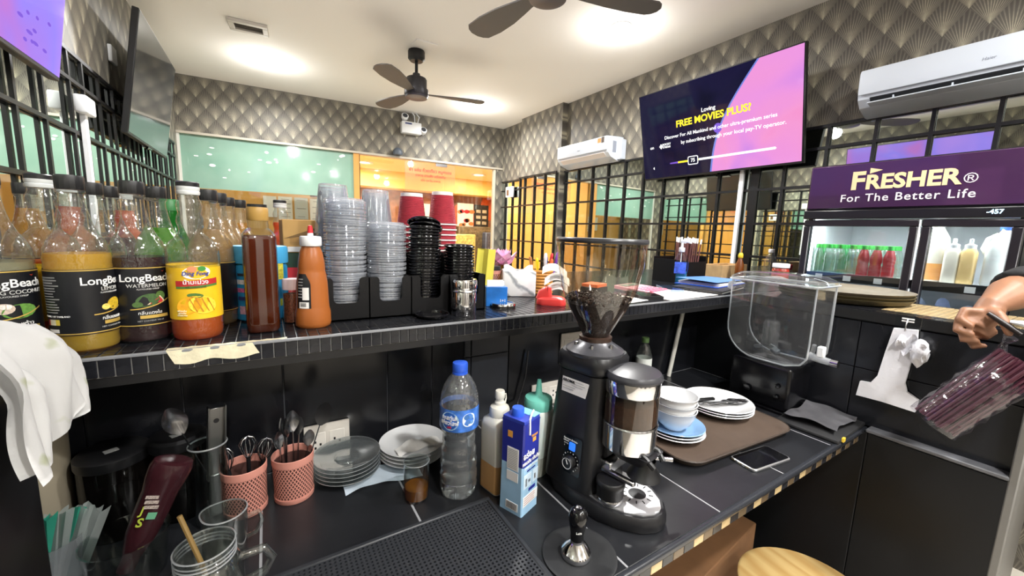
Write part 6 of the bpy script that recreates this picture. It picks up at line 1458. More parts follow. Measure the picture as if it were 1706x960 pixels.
for layer in (0, 1):
    bm = bmesh.new(); surf(bm, tow(layer), 26, 34); bmesh.ops.solidify(bm, geom=bm.faces[:], thickness=.006); ob('towel_layer', bm, TOW, t, fix=True, ang=80)

# ------------------------------------------------------------------ tray with crockery, phone, cloth
TR = pm('tray_brown', '#57493f', .5, var=(20, .08))
tx, ty, tr_ = 1.135, .652, rad(-4)
t = thing('serving_tray', 'brown rectangular serving tray under bowls and plates', 'tray', (tx + .02, ty, 0), tr_)
def TRR(w, d, r, z): return [(x, y, z) for x, y in rrect(w, d, r, 7)]
bm = bmesh.new(); loft(bm, [TRR(.44, .20, .045, .003), TRR(.47, .228, .055, .006), TRR(.50, .255, .06, .020), TRR(.506, .261, .062, .020), TRR(.478, .235, .057, .001), TRR(.44, .2, .045, 0)], cap=True); ob('tray', bm, TR, t)
bm = bmesh.new(); loft(bm, [TRR(.500, .255, .060, .0195), TRR(.503, .258, .061, .0225), TRR(.507, .262, .063, .0195)], cap=False); ob('rim', bm, pm('tray_rim', '#40362f', .5), t)
def plate(name, r, m, label, x, y, z, group=None, h=.018):
    bm = bmesh.new(); lathe(bm, [(0, .002), (r * .55, .002), (r * .6, 0), (r * .66, .001), (r * .72, .006), (r * .98, h), (r, h + .001), (r * .985, h + .003), (r * .7, .010), (r * .6, .005), (0, .005)], 48)
    o = ob(name, bm, m, None, (x, y, z)); tag(o, label, 'plate', group); return o
PB = pm('plate_blue', '#8fb4dc', .2, coat=.3)
px_, py_ = 1.035, .69
plate('dinner_plate', .088, CERAMIC, 'white plate at the bottom under the blue plate on the tray', px_, py_, .004, 'plates under the bowls')
plate('dinner_plate', .086, CERAMIC, 'white plate directly under the blue plate on the tray', px_, py_, .012, 'plates under the bowls')
plate('dinner_plate', .086, PB, 'pale blue plate under the white bowls', px_, py_, .021, 'plates under the bowls')
for k in range(3):
    bm = bmesh.new(); lathe(bm, [(0, .004), (.024, .004), (.026, 0), (.03, 0), (.032, .004), (.048, .018), (.058, .042), (.062, .060), (.0635, .0615), (.0605, .061), (.056, .043), (.046, .021), (.028, .008), (0, .007)], 44)
    o = ob('rice_bowl', bm, CERAMIC, None, (px_ - .006, py_, .030 + .021 * k)); tag(o, ('lowest', 'middle', 'topmost')[k] + ' white bowl in the nested stack on the blue plate', 'bowl', 'white bowls')
pq = (1.318, .722)
for k in range(3): plate('oval_plate', .112, CERAMIC, ('lowest', 'middle', 'topmost')[k] + ' large white plate in the stack holding cutlery', pq[0], pq[1], .004 + .0085 * k, 'large white plates', .022)
def fork_mesh():
    bm = bmesh.new(); tube(bm, [(-.09, 0, 0), (-.02, 0, .003), (.04, 0, .002)], [.004, .0028, .003], 8, flat=.5)
    b2(bm, .038, .058, -.010, .010, 0, .0022, .0008)
    for k in range(4): b2(bm, .056, .095, -.010 + .0058 * k, -.0074 + .0058 * k, 0, .002)
    return mesh_of('fork', bm, STEEL)
FK = fork_mesh()
bm = bmesh.new(); tube(bm, [(-.09, 0, 0), (-.02, 0, .003), (.045, 0, .002)], [.004, .0028, .003], 8, flat=.5)
surf(bm, lambda a, b: (.042 + .052 * b, (a - .5) * .032 * math.sin(PI * (.06 + .9 * b)) ** .6, .004 - .005 * math.sin(PI * b) * (1 - (2 * a - 1) ** 2)), 6, 8); TS = mesh_of('table_spoon', bm, STEEL, fix=False)
for k in range(6):
    o = link('table_fork' if k % 2 else 'table_spoon', FK if k % 2 else TS, None, (pq[0] - .02 + .006 * k, pq[1] + .012 - .009 * k, .032 + .0025 * k), (0, .03, rad(-22 + 4 * (k % 3))))
    tag(o, ('spoon', 'fork')[k % 2] + ' ' + ('at the back', 'second', 'third', 'fourth', 'fifth', 'nearest the plate front')[k] + ' of the cutlery lying on the large white plate', ('spoon', 'fork')[k % 2], 'cutlery on the plate')
# dark knife handles
bm = bmesh.new(); b2(bm, -.07, .07, -.007, .007, 0, .01, .003); o = ob('knife_handle', bm, BLACK, None, (pq[0] - .07, pq[1] + .035, .037), (0, -.03, rad(-20))); tag(o, 'black-handled knife lying across the large white plate', 'knife')
# phone on the counter
t = thing('smartphone', 'phone with dark screen and silver edge lying on the work counter', 'phone', (1.133, .486, 0), rad(-7))
bm = bmesh.new(); loft(bm, [[(x, y, z) for x, y in rrect(w, d, .011, 5)] for (w, d, z) in ((.153, .070, 0), (.156, .073, .002), (.156, .073, .0065), (.153, .070, .008))]); ob('frame', bm, pm('phone_silver', '#c9cacc', .25, .8), t)
bm = bmesh.new(); prism(bm, rrect(.149, .066, .009, 5), .0081, .0086); ob('screen', bm, pm('phone_screen', '#08080a', .06), t, smooth=False)
for k in range(3):
    bm = bmesh.new(); b2(bm, -.078 - .0006, -.078, -.02 + .02 * k, -.01 + .02 * k, .003, .0055); ob('side_button', bm, pm('phone_gold', '#cdb98a', .3, .8), t, smooth=False)
t = thing('bar_cloth', 'dark grey folded cleaning cloth on a black pad at the counter end', 'cloth', (1.585, .50, 0), rad(2))
bm = bmesh.new(); b2(bm, -.16, .085, -.085, .09, 0, .012, .005, 2); ob('black_pad', bm, pm('pad_black', '#161618', .7), t)
bm = bmesh.new(); surf(bm, lambda a, b: (-.125 + .195 * a + .006 * math.sin(b * 6), -.068 + .145 * b + .005 * math.sin(a * 7), .028 + .005 * math.sin(a * 5 + b * 3) + .003 * math.sin(a * 13 - b * 9)), 20, 14); bmesh.ops.solidify(bm, geom=bm.faces[:], thickness=-.008); ob('folded_cloth', bm, pm('cloth_grey', '#6a696d', .9, var=(14, .25), bump=(400, .3)), t, ang=70)
bm = bmesh.new(); b2(bm, -.135, -.12, -.09, -.084, .004, .016); ob('yellow_tag', bm, pm('tag_yellow', '#d8b83a', .5), t, smooth=False)

# ------------------------------------------------------------------ juice dispenser with clear tank
t = thing('juice_dispenser', 'clear acrylic drink dispenser tank on a black base', 'dispenser', (1.572, .665, 0), 0)
bm = bmesh.new(); b2(bm, -.085, .085, -.13, .13, 0, .012, .004, 2); ob('drip_foot', bm, BLACKG, t)
bm = bmesh.new(); b2(bm, -.08, .08, -.085, .12, .010, .168, .012, 3); ob('base', bm, pm('dispenser_black', '#0d0d10', .2), t)
for (y, z, r) in ((.05, .06, .013), (-.05, .1, .008), (-.05, .06, .008)):
    bm = bmesh.new(); lathe(bm, [(0, 0), (r, .0), (r, .008), (0, .010)], 20, Matrix.Translation((-.08, y, z)) @ Matrix.Rotation(-PI / 2, 4, 'Y')); ob('base_knob', bm, BLACKG, t)
TANK = clear('tank_acrylic', '#f6f8f9', .9, .05, .03, power=3., body=.03)
TANKGLINT = clear('tank_glint', '#eef1f3', .8, .25, .05, body=.42, bodycol='#eef2f6', power=1.5)  # milky tone stands in for bright glints along the acrylic edges
prof = [(.150, .455), (.150, .30)] + [(.04 + .11 * math.cos(q), .285 - .11 * math.sin(q)) for q in [PI / 2 * k / 7 for k in range(8)]] + [(-.06, .175), (-.105, .190), (-.122, .215), (-.124, .26), (-.124, .455)]
def tprof(s, x): cy, cz = .013, .33; return [(x, cy + (y - cy) * s, cz + (z - cz) * s) for y, z in prof]
bm = bmesh.new(); loft(bm, [tprof(.93, -.083), tprof(.98, -.080), tprof(1, -.072), tprof(1, .072), tprof(.98, .080), tprof(.93, .083)], cap=True); ob('tank', bm, TANK, t, ang=30)
for x in (-.077, .077):
    bm = bmesh.new(); tube(bm, tprof(.99, x), .0028, 6); ob('tank_edge_glint', bm, TANKGLINT, t)
def tk(w, y0, y1, z, r): return [(x, y, z) for x, y in rrect(w, y1 - y0, r, 6, 0, (y0 + y1) / 2)]
bm = bmesh.new(); loft(bm, [tk(.176, -.130, .156, .452, .02), tk(.180, -.133, .159, .460, .02), tk(.176, -.130, .156, .468, .02), tk(.15, -.10, .13, .484, .02), tk(.06, -.03, .06, .490, .02)]); ob('lid', bm, TANK, t)
bm = bmesh.new(); tube(bm, [(x, y, .457) for x, y in rrect(.180, .292, .02, 6, 0, .013)] + [(.09, .139, .457)], .003, 6); ob('lid_edge_glint', bm, TANKGLINT, t)
bm = bmesh.new(); tube(bm, [(-.06, .150, .44), (-.06, .166, .435), (-.06, .168, .42), (-.06, .152, .415)], .008, 8); ob('lid_catch', bm, TANKGLINT, t)
bm = bmesh.new(); lathe(bm, [(.027, .178), (.027, .30), (.02, .31), (0, .312)], 28, Matrix.Translation((0, .03, 0))); ob('cooling_column', bm, TANK, t)
for a in (0, 2.1, 4.2):
    bm = bmesh.new(); box(bm, (.034 * math.cos(a), .03 + .034 * math.sin(a), .205), (.03, .022, .016), Euler((.4, .2, a)).to_matrix(), .003); ob('paddle', bm, clear('paddle_grey', '#9aa0a6', .5, .2, .1, body=.5, bodycol='#6c7278'), t)
bm = bmesh.new(); tube(bm, [(-.02, -.105, .218), (-.02, -.14, .214), (-.02, -.17, .212)], [.013, .012, .011], 14); ob('tap_barrel', bm, TANKGLINT, t)
bm = bmesh.new(); lathe(bm, [(0, 0), (.012, 0), (.013, .02), (0, .021)], 18, Matrix.Translation((-.02, -.168, .212)) @ Matrix.Rotation(PI / 2, 4, 'X')); ob('tap_end', bm, CHROME, t)
bm = bmesh.new(); b2(bm, -.031, -.009, -.148, -.128, .222, .258, .003); ob('tap_lever', bm, WHITE, t)

# ------------------------------------------------------------------ sockets, small bottle, pipe, cables at the back wall
def outlet(label, u0, v0, u1, v1, n=2):
    a, b = ony(u0, v0, BY - .01), ony(u1, v1, BY - .01)
    t = thing('wall_outlet', label, 'outlet', ((a.x + b.x) / 2, BY - .0085, (a.z + b.z) / 2)); w, h = abs(b.x - a.x), abs(a.z - b.z)
    bm = bmesh.new(); box(bm, (0, -.004, 0), (w, .008, h), None, .003, 2); ob('plate', bm, pm('outlet_ivory', '#d8d2c8', .4), t)
    for k in range(n):
        x = (k - (n - 1) / 2) * w * .42
        bm = bmesh.new(); box(bm, (x, -.0085, 0), (w * .34, .002, h * .6), None, .001); s_ = ob('socket_insert', bm, pm('outlet_white', '#e6e1d8', .4), t)
        for (dx, dz) in ((-.006, .008), (-.006, -.008), (.006, 0)):
            bm = bmesh.new(); box(bm, (x + dx, -.0098, dz), (.0045, .001, .006)); ob('pin_hole', bm, BLACK, s_, smooth=False)
    return t
outlet('ivory double wall outlet behind the spoon cup and glass plates', 505, 712, 583, 757)
outlet('ivory wall outlet behind the teal-capped bottle', 885, 642, 935, 668)
outlet('ivory wall outlet behind the grinder collar', 934, 556, 972, 600)
t = thing('power_plug', 'black plug and cable in the outlet behind the grinder', 'plug', (.955, BY - .02, .20))
bm = bmesh.new(); lathe(bm, [(0, 0), (.016, 0), (.016, .025), (.008, .034), (0, .035)], 18, Matrix.Rotation(PI / 2, 4, 'X')); ob('plug', bm, BLACK, t)
bm = bmesh.new(); tube(bm, [(0, -.03, 0), (.005, -.05, -.02), (.0, -.045, -.08), (-.02, -.04, -.17), (-.05, -.06, -.192)], .004, 8); ob('cable', bm, BLACK, t)
p0, p1 = ony(880, 585, BY - .02), ony(862, 670, BY - .02)
bm = bmesh.new(); tube(bm, [p0, p0 * .5 + p1 * .5 + Vector((.006, -.005, 0)), p1, (p1.x - .02, p1.y - .03, .01), (p1.x - .06, p1.y - .1, .006)], .0032, 8); o = ob('hanging_cable', bm, pm('cable_grey', '#3a3a3e', .5), None); tag(o, 'thin dark cable hanging down the wall behind the squeeze bottles', 'cable')
p0, p1 = ony(1141, 515, BY - .03), ony(1122, 590, BY - .03)
bm = bmesh.new(); tube(bm, [Vector((p0.x, p0.y, .34)), p1, Vector((p1.x - .02, p1.y, .0))], .009, 12); o = ob('drain_pipe', bm, pm('pipe_white', '#d9d6cc', .5), None); tag(o, 'white plastic pipe running down under the bar', 'pipe')
t = thing('drink_bottle', 'small clear bottle with green cap under the bar', 'bottle', (1.258, 1.0, 0), face(Vector((1.258, 1.0, 0))))
bm = bmesh.new(); lathe(bm, [(0, 0), (.028, 0), (.03, .004), (.03, .05), (.028, .055), (.03, .06), (.03, .13), (.02, .165), (.012, .18), (.012, .19)], 28); ob('bottle', bm, BOTC, t)
bm = bmesh.new(); lathe(bm, [(.0305, .075), (.0305, .125)], 28); ob('paper_label', bm, pm('label_offwhite', '#cfd2cc', .5), t)
bm = bmesh.new(); lathe(bm, [(.0135, .186), (.014, .188), (.014, .205), (0, .207)], 22); ob('cap', bm, pm('cap_olive', '#5f7d4a', .4), t)
# ================================================================== drinks fridge
FX, FY0, FY1, FB, FT = 2.25, .235, .905, FLOOR + .002, .955
t = thing('drinks_fridge', 'black two-door glass drinks fridge with a sign panel reflecting purple', 'fridge', (0, 0, 0))
FBK = pm('fridge_black', '#121216', .3)
FWH = pm('fridge_liner', '#e6e9ec', .4)
bm = bmesh.new()
b2(bm, FX + .03, 2.80, FY0, FY0 + .02, FB, FT - .22); b2(bm, FX + .03, 2.80, FY1 - .02, FY1, FB, FT - .22); b2(bm, 2.78, 2.80, FY0 + .02, FY1 - .02, FB, FT - .22); b2(bm, FX + .03, 2.80, FY0, FY1, FT - .225, FT - .2); b2(bm, FX + .03, 2.80, FY0, FY1, FB, FB + .15)
ob('cabinet', bm, FBK, t, smooth=False)
bm = bmesh.new(); b2(bm, 2.772, 2.779, FY0 + .021, FY1 - .021, FB + .15, FT - .226); ob('liner', bm, FWH, t, smooth=False)
SGN = pm('sign_reflection', '#3c2342', .14, coat=.6)  # base colour carries the purple of the television's reflection
bm = bmesh.new(); b2(bm, FX - .004, 2.80, FY0 - .002, FY1 + .002, FT - .205, FT + .001, .004); ob('sign_housing', bm, FBK, t, smooth=False)
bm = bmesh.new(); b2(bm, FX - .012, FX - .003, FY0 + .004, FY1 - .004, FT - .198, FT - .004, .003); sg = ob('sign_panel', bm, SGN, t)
bm = bmesh.new(); b2(bm, FX - .02, FX, FY0 - .004, FY1 + .004, FT - .245, FT - .205, .004); ob('lower_rail', bm, FBK, t)
FACE = lambda y, z, x: Matrix.Translation((x, y, z)) @ Matrix(((0, 0, -1, 0), (-1, 0, 0, 0), (0, 1, 0, 0), (0, 0, 0, 1)))
yc = (FY0 + FY1) / 2
LET = pm('sign_letter', '#f6d6a6', .4); LET2 = pm('sign_letter_small', '#efe6ee', .4)
text('F', .105, LET, sg, FACE(yc + .150, FT - .083, FX - .0135), bold=.035)
text('RESHER', .083, LET, sg, FACE(yc - .018, FT - .091, FX - .0135), bold=.035)
bm = bmesh.new(); prism(bm, [(-.012, -.012), (.03, .0), (-.012, .012)], 0, .001, FACE(yc + .10, FT - .040, FX - .0135)); ob('logo_arrow', bm, LET, sg, smooth=False)
text('®', .05, LET2, sg, FACE(yc - .185, FT - .1, FX - .0135)); text('For The Better Life', .046, LET2, sg, FACE(yc - .0, FT - .155, FX - .0135), bold=.008, space=1.12)
text('-457', .022, pm('led_digits', '#bfe8ff', .4, emit='#bfe8ff', es=2.), t, FACE(FY0 + .075, FT - .224, FX - .0215), bold=.02)
DZ0, DZ1 = FB + .16, FT - .25
ymid = onx(1527, 420, FX).y
for k, (a, b) in enumerate(((ymid + .004, FY1 - .002), (FY0 + .002, ymid - .004))):
    bm = bmesh.new(); fw = .028
    for (y0, y1, z0, z1) in ((a, b, DZ1 - fw, DZ1), (a, b, DZ0, DZ0 + fw), (a, a + fw, DZ0 + fw, DZ1 - fw), (b - fw, b, DZ0 + fw, DZ1 - fw)): b2(bm, FX - .016, FX + .016, y0, y1, z0, z1, .003)
    d = ob('door', bm, pm('door_black', '#17131a', .35), t)
    bm = bmesh.new(); b2(bm, FX - .003, FX + .003, a + fw, b - fw, DZ0 + fw, DZ1 - fw); ob('pane', bm, clear('fridge_glass', '#eef2f4', .8, .06, .03), d, smooth=False)
    bm = bmesh.new(); yh = b - .018 if k else a + .018; tube(bm, [(FX - .016, yh, -.1), (FX - .035, yh, -.09), (FX - .035, yh, .2), (FX - .016, yh, .21)], .006, 8); ob('handle', bm, BLACKM, d)
ZS_ = .455
for (z, nm) in ((ZS_, 'shelf'), (.05, 'shelf'), (-.3, 'shelf')):
    bm = bmesh.new(); b2(bm, FX + .045, 2.76, FY0 + .021, FY1 - .021, z - .012, z); s_ = ob(nm, bm, FWH, t, smooth=False)
    bm = bmesh.new(); b2(bm, FX + .030, FX + .045, FY0 + .021, FY1 - .021, z - .034, z + .004); ob('price_rail', bm, BLACK, s_, smooth=False)
    for y in (.83, .72, .61, .34):
        bm = bmesh.new(); b2(bm, FX + .0285, FX + .0305, y - .014, y + .014, z - .028, z - .004); ob('price_tag', bm, PAPER, s_, smooth=False)
bm = bmesh.new(); b2(bm, FX + .05, 2.77, FY1 - .0215, FY1 - .020, FB + .15, FT - .226); b2(bm, FX + .05, 2.77, FY0 + .020, FY0 + .0215, FB + .15, FT - .226); ob('side_liner', bm, FWH, t, smooth=False)
fl = bpy.data.lights.new('fridge_lamp', 'AREA'); fl.shape = 'RECTANGLE'; fl.size = .06; fl.size_y = .55; fl.energy = 3.; fl.color = (.95, 1., 1.)
flo = bpy.data.objects.new('fridge_lamp', fl); flo.location = (FX + .09, yc, FT - .235); COL.objects.link(flo)
LED = pm('fridge_led', '#ffffff', .4, emit='#f4fbff', es=9.)
for y in (FY1 - .026, FY0 + .026, ymid):
    bm = bmesh.new(); b2(bm, FX + .034, FX + .044, y - .004, y + .004, DZ0, DZ1 - .03); ob('light_strip', bm, LED, t, smooth=False)
bm = bmesh.new(); b2(bm, FX + .05, FX + .08, FY0 + .03, FY1 - .03, FT - .232, FT - .226); ob('light_strip', bm, LED, t, smooth=False)
# bottles inside, one object each
def sodab(label, loc, body, cap, group):
    t = thing('soda_bottle', label, 'bottle', loc, 0, group)
    key = 'sb' + body.name
    if key not in _c:
        bm = bmesh.new(); lathe(bm, [(0, 0), (.0195, 0), (.021, .004), (.021, .045), (.018, .055), (.021, .066), (.021, .085), (.014, .112), (.0095, .124)], 18); _c[key] = mesh_of('bottle', bm, body)
        bm = bmesh.new(); lathe(bm, [(.0108, .120), (.0112, .122), (.0112, .138), (0, .14)], 14); _c['sc' + cap.name] = mesh_of('cap', bm, cap)
    if 'sc' + cap.name not in _c:
        bm = bmesh.new(); lathe(bm, [(.0108, .120), (.0112, .122), (.0112, .138), (0, .14)], 14); _c['sc' + cap.name] = mesh_of('cap', bm, cap)
    link('bottle', _c[key], t); link('cap', _c['sc' + cap.name], t)
GC = pm('cap_fridge_green', '#3fae4c', .4); SB = clear('soda_clear', '#e4f0ea', .8, .12, .05, body=.12, bodycol='#dff2e6'); SR = clear('soda_red', '#e8a0a4', .6, .1, .08, body=.45, bodycol='#d0505a'); SG = clear('soda_green', '#9ad8a8', .6, .1, .08, body=.4, bodycol='#5fc07c')
for r_ in range(3):
    for k in range(7):
        y = .862 - .0445 * k; x = FX + .075 + .05 * r_
        m, nm = (SR, 'red') if k >= 4 and r_ == 0 else (SG, 'green') if (k in (0, 2)) and r_ == 1 else (SB, 'clear')
        sodab(nm + ' drink bottle with green cap in the ' + ('front', 'middle', 'back')[r_] + ' fridge row, ' + ('first', 'second', 'third', 'fourth', 'fifth', 'sixth', 'seventh')[k] + ' from the mirror', (x, y, ZS_), m, GC, 'bottles on the fridge shelf')
# jugs behind the second door
def jug(label, x, y, w, h, m, fill, fm, cap):
    t = thing('juice_jug', label, 'jug', (x, y, ZS_))
    Q = lambda s, z, r: [(a, b, z) for a, b in rrect(w * s, w * s * .8, r * s, 4)]
    bm = bmesh.new(); loft(bm, [Q(.9, 0, .02), Q(1, .008, .02), Q(1, h * .62, .02), Q(.85, h * .78, .02), Q(.4, h * .95, .015), Q(.34, h, .012)]); ob('jug', bm, m, t)
    bm = bmesh.new(); loft(bm, [Q(1.01, .008, .02), Q(1.01, h * fill, .02)], cap=False); ob('juice_tint', bm, fm, t)
    bm = bmesh.new(); lathe(bm, [(w * .2, h * .97), (w * .21, h), (w * .21, h + .02), (0, h + .022)], 20); ob('cap', bm, cap, t)
    bm = bmesh.new(); tube(bm, [(-.02 * 0, w * .4, h * .55), (0, w * .5, h * .65), (0, w * .42, h * .82), (0, w * .2, h * .9)], .008, 8); ob('handle', bm, m, t)
JW = pm('jug_white', '#f3ead8', .4, sss=.1)
jug('large white jug with orange juice behind the second fridge door', FX + .13, .475, .105, .235, JW, .32, pm('juice_orange', '#f0a860', .4), WHITE)
jug('white gallon jug with blue cap at the fridge door edge', FX + .12, .285, .11, .22, pm('jug_pale', '#e4e6e0', .4, sss=.1), .2, pm('jug_pale', '#e4e6e0', .4), pm('cap_gallon', '#3a5fc0', .4))
for k, (y, c) in enumerate(((.412, '#f7efdc'), (.368, '#f2cf8c'))):
    t = thing('squeeze_bottle', ('cream', 'yellow')[k] + ' sauce squeeze bottle behind the second fridge door', 'bottle', (FX + .09, y, ZS_))
    Q = lambda w, z, r: [(a, b, z) for a, b in rrect(w, w, r, 4)]
    bm = bmesh.new(); loft(bm, [Q(.04, 0, .01), Q(.044, .004, .01), Q(.044, .125, .01), Q(.03, .142, .012)]); ob('bottle', bm, pm('fsq' + c, c, .4), t)
    bm = bmesh.new(); lathe(bm, [(.016, .14), (.016, .155), (.006, .16), (.006, .178), (0, .18)], 18); ob('cap', bm, WHITE, t)
for k in range(4):
    t = thing('food_bag', ('white', 'pale blue', 'clear frosted', 'white')[k] + ' food bag on the lower fridge shelf, ' + ('first', 'second', 'third', 'fourth')[k] + ' from the door post', 'bag', (FX + .16, .5 - .075 * k, .05))
    bm = bmesh.new(); bmesh.ops.create_icosphere(bm, subdivisions=3, radius=1)
    for v in bm.verts: v.co = Vector((v.co.x * .08, v.co.y * .036, (v.co.z + 1) * .16)) * (1 + .08 * math.sin(v.co.x * 7 + v.co.z * 9 + k))
    ob('bag', bm, pm('foodbag%d' % (k % 2), ('#cfd8ea', '#aebbe0')[k % 2], .35, var=(40, .25)), t)

# ================================================================== side half wall: hanging bags, hook
XB = 1.664
poly = [(1491, 546), (1531, 550), (1530, 566), (1520, 600), (1509, 638), (1512, 652), (1532, 666), (1526, 686), (1470, 668), (1428, 657), (1435, 634), (1452, 637), (1464, 625), (1477, 585)]
t = thing('bag_bundle', 'bundle of white plastic carrier bags hanging on the side half wall', 'bag bundle', (XB, 0, 0))
pts = [onx(u, v, XB) for u, v in poly]
bm = bmesh.new(); prism(bm, [(-p.y, p.z) for p in pts], 0, .012, FACE(0, 0, 0)); bmesh.ops.subdivide_edges(bm, edges=bm.edges[:], cuts=1)
ob('flat_bags', bm, pm('bag_white', '#e9e9ee', .45, bump=(90, .6)), t, smooth=False)
c = onx(1532, 588, XB - .02); bm = bmesh.new(); bmesh.ops.create_icosphere(bm, subdivisions=3, radius=1)
for v in bm.verts: v.co = Vector((v.co.x * .022, v.co.y * .019, v.co.z * .038)) * (1 + .16 * math.sin(v.co.x * 8 + v.co.z * 11) + .1 * math.sin(v.co.y * 19 + v.co.z * 5))
ob('crumpled_bag', bm, pm('bag_white', '#e9e9ee', .45, bump=(90, .6)), t, (c.x - XB, c.y, c.z), ang=80)
c = onx(1513, 572, XB - .012); bm = bmesh.new(); surf(bm, lambda a, b: (-.012 * math.sin(a * 5 + b * 7), -.02 + .045 * a, -.03 + .055 * b + .01 * math.sin(a * 9)), 8, 8); ob('loose_handles', bm, pm('bag_white', '#e9e9ee', .45, bump=(90, .6)), t, (c.x - XB - .006, c.y, c.z), fix=False, ang=20)
c = onx(1512, 540, XB); t = thing('wall_hook', 'small clear adhesive hook above the white carrier bags', 'hook', (1.668, c.y, c.z))
bm = bmesh.new(); b2(bm, -.004, 0, -.03, .03, -.02, .035, .001); ob('clear_patch', bm, CLEARP, t, smooth=False)
bm = bmesh.new(); tube(bm, [(-.004, 0, .015), (-.012, 0, .01), (-.018, 0, -.01), (-.016, 0, -.02), (-.008, 0, -.022)], .002, 8); ob('hook', bm, STEEL, t)
for z in (.006, .014):
    bm = bmesh.new(); b2(bm, -.006, -.004, -.014, .014, z, z + .004); ob('hook_bar', bm, PAPER, t, smooth=False)

# ================================================================== person reaching in with the straw bundle
HD = (onx(1632, 540, 1.60) - CAM).length
def hp(u, v, c): return CAM + ray(u, v).normalized() * (HD - c)
SKIN = pm('skin', '#8a6148', .5, sss=.08, var=(30, .08))
SHIRT = pm('shirt_black', '#141416', .8)
person = thing('person', 'person in a black short-sleeved top reaching in with a bundle of straws', 'person', (1.98, -.22, FLOOR))
O = Vector((1.98, -.22, FLOOR))
bm = bmesh.new()
def limb(pts, rs, seg=14): tube(bm, [Vector(p) - O for p in pts], rs, seg)
def blob(c, r, sub=3):
    q = bmesh.ops.create_icosphere(bm, subdivisions=sub, radius=1); bmesh.ops.transform(bm, matrix=Matrix.Translation(Vector(c) - O) @ Matrix.Diagonal((r[0], r[1], r[2], 1)), verts=q['verts'])
wrist, elbow, shoulder = hp(1652, 508, .0), hp(1704, 478, -.13), Vector((1.93, -.03, .50))
mid = wrist * .45 + elbow * .55
limb([hp(1640, 525, .01), wrist, wrist * .75 + mid * .25, mid, elbow, elbow * .5 + shoulder * .5, shoulder], [.027, .027, .030, .044, .042, .048, .055])
# hand: palm, four curled fingers of different lengths, thumb
limb([hp(1655, 512, .0), hp(1638, 530, .01), hp(1622, 545, .02)], [.026, .030, .028])
limb([hp(1645, 545, .005), hp(1628, 558, .015)], [.024, .022])
fing = [[(1636, 520, .028), (1606, 517, .042), (1598, 532, .052), (1618, 543, .055)], [(1634, 532, .028), (1597, 533, .040), (1594, 550, .050), (1618, 557, .052)], [(1636, 545, .022), (1601, 551, .032), (1605, 566, .042), (1627, 568, .045)], [(1640, 556, .012), (1612, 566, .022), (1621, 578, .032), (1640, 576, .034)]]
for k, f in enumerate(fing):
    r0 = (.0100, .0105, .0098, .0085)[k]; limb([hp(*q) for q in f], [r0 * 1.12, r0 * 1.08, r0, r0 * .8], 12); blob(hp(*f[-1]), (r0 * .8,) * 3, 2)
limb([hp(1650, 518, .022), hp(1663, 524, .040), hp(1675, 540, .050), hp(1681, 556, .048)], [.014, .0125, .011, .0085], 12); blob(hp(1681, 556, .048), (.0085,) * 3, 2)
# trunk, head, legs, other arm
limb([(1.98, -.22, .0), (1.98, -.22, .12), (1.98, -.22, .30), (1.98, -.22, .46), (1.98, -.22, .53)], [.150, .135, .150, .130, .07], 20)
limb([shoulder, (1.98, -.13, .49), (1.98, -.31, .49), (2.0, -.42, .47)], [.056, .07, .07, .056])
limb([(2.0, -.42, .47), (2.02, -.46, .2), (1.93, -.44, .0), (1.90, -.43, -.05)], [.055, .045, .034, .026]); blob((1.89, -.43, -.10), (.026, .04, .06)); 
for k in range(4): limb([(1.88 + .006 * k, -.455 + .018 * k, -.12), (1.87, -.455 + .018 * k, -.17), (1.88, -.452 + .017 * k, -.195 + .006 * abs(k - 1.5))], [.009, .0085, .007], 10)
limb([(1.87, -.40, -.08), (1.85, -.385, -.12), (1.85, -.385, -.145)], [.011, .010, .008], 10)
limb([(1.98, -.22, .50), (1.97, -.22, .60)], [.058, .055])
blob((1.965, -.22, .685), (.088, .076, .108)); blob((1.945, -.22, .635), (.062, .055, .05)); blob((1.872, -.22, .672), (.018, .014, .022), 2)
for s in (-1, 1): blob((1.97, -.22 + s * .078, .68), (.02, .010, .03), 2)
for s in (-1, 1):
    limb([(1.98, -.22 + s * .08, .02), (1.97, -.22 + s * .085, -.38), (1.99, -.22 + s * .085, -.74), (1.985, -.22 + s * .085, -.80)], [.088, .058, .040, .038], 16); limb([(2.02, -.22 + s * .085, -.82), (1.93, -.22 + s * .09, -.825), (1.85, -.22 + s * .095, -.832)], [.034, .034, .022], 12)
body = ob('body', bm, SKIN, person, ang=180)
md = body.modifiers.new('skin_union', 'REMESH'); md.mode = 'VOXEL'; md.voxel_size = .0045; md.use_smooth_shade = True
sm = body.modifiers.new('smooth', 'SMOOTH'); sm.factor = .5; sm.iterations = 3
def garment(name, segs, m):
    global bm
    bm = bmesh.new()
    for pts, rs in segs: limb(pts, rs, 20)
    o = ob(name, bm, m, person, ang=180); md = o.modifiers.new('union', 'REMESH'); md.mode = 'VOXEL'; md.voxel_size = .009; md.use_smooth_shade = True
    return o
e2 = elbow * .86 + mid * .14
garment('shirt', [([(1.98, -.22, -.06), (1.98, -.22, .12), (1.98, -.22, .30), (1.98, -.22, .46), (1.98, -.22, .525)], [.165, .150, .165, .145, .085]),
                  ([elbow * .55 + mid * .45, elbow, elbow * .5 + shoulder * .5, shoulder, (1.98, -.13, .49), (1.98, -.31, .49), (2.0, -.42, .47), (2.015, -.45, .27)], [.056, .058, .062, .070, .08, .08, .068, .060])], SHIRT)
garment('trousers', [([(1.98, -.22 + s * .07, .0), (1.97, -.22 + s * .085, -.38), (1.985, -.22 + s * .085, -.77)], [.105, .075, .062]) for s in (-1, 1)], pm('trousers_dark', '#24252b', .85))
bm = bmesh.new(); q = bmesh.ops.create_icosphere(bm, subdivisions=3, radius=1)
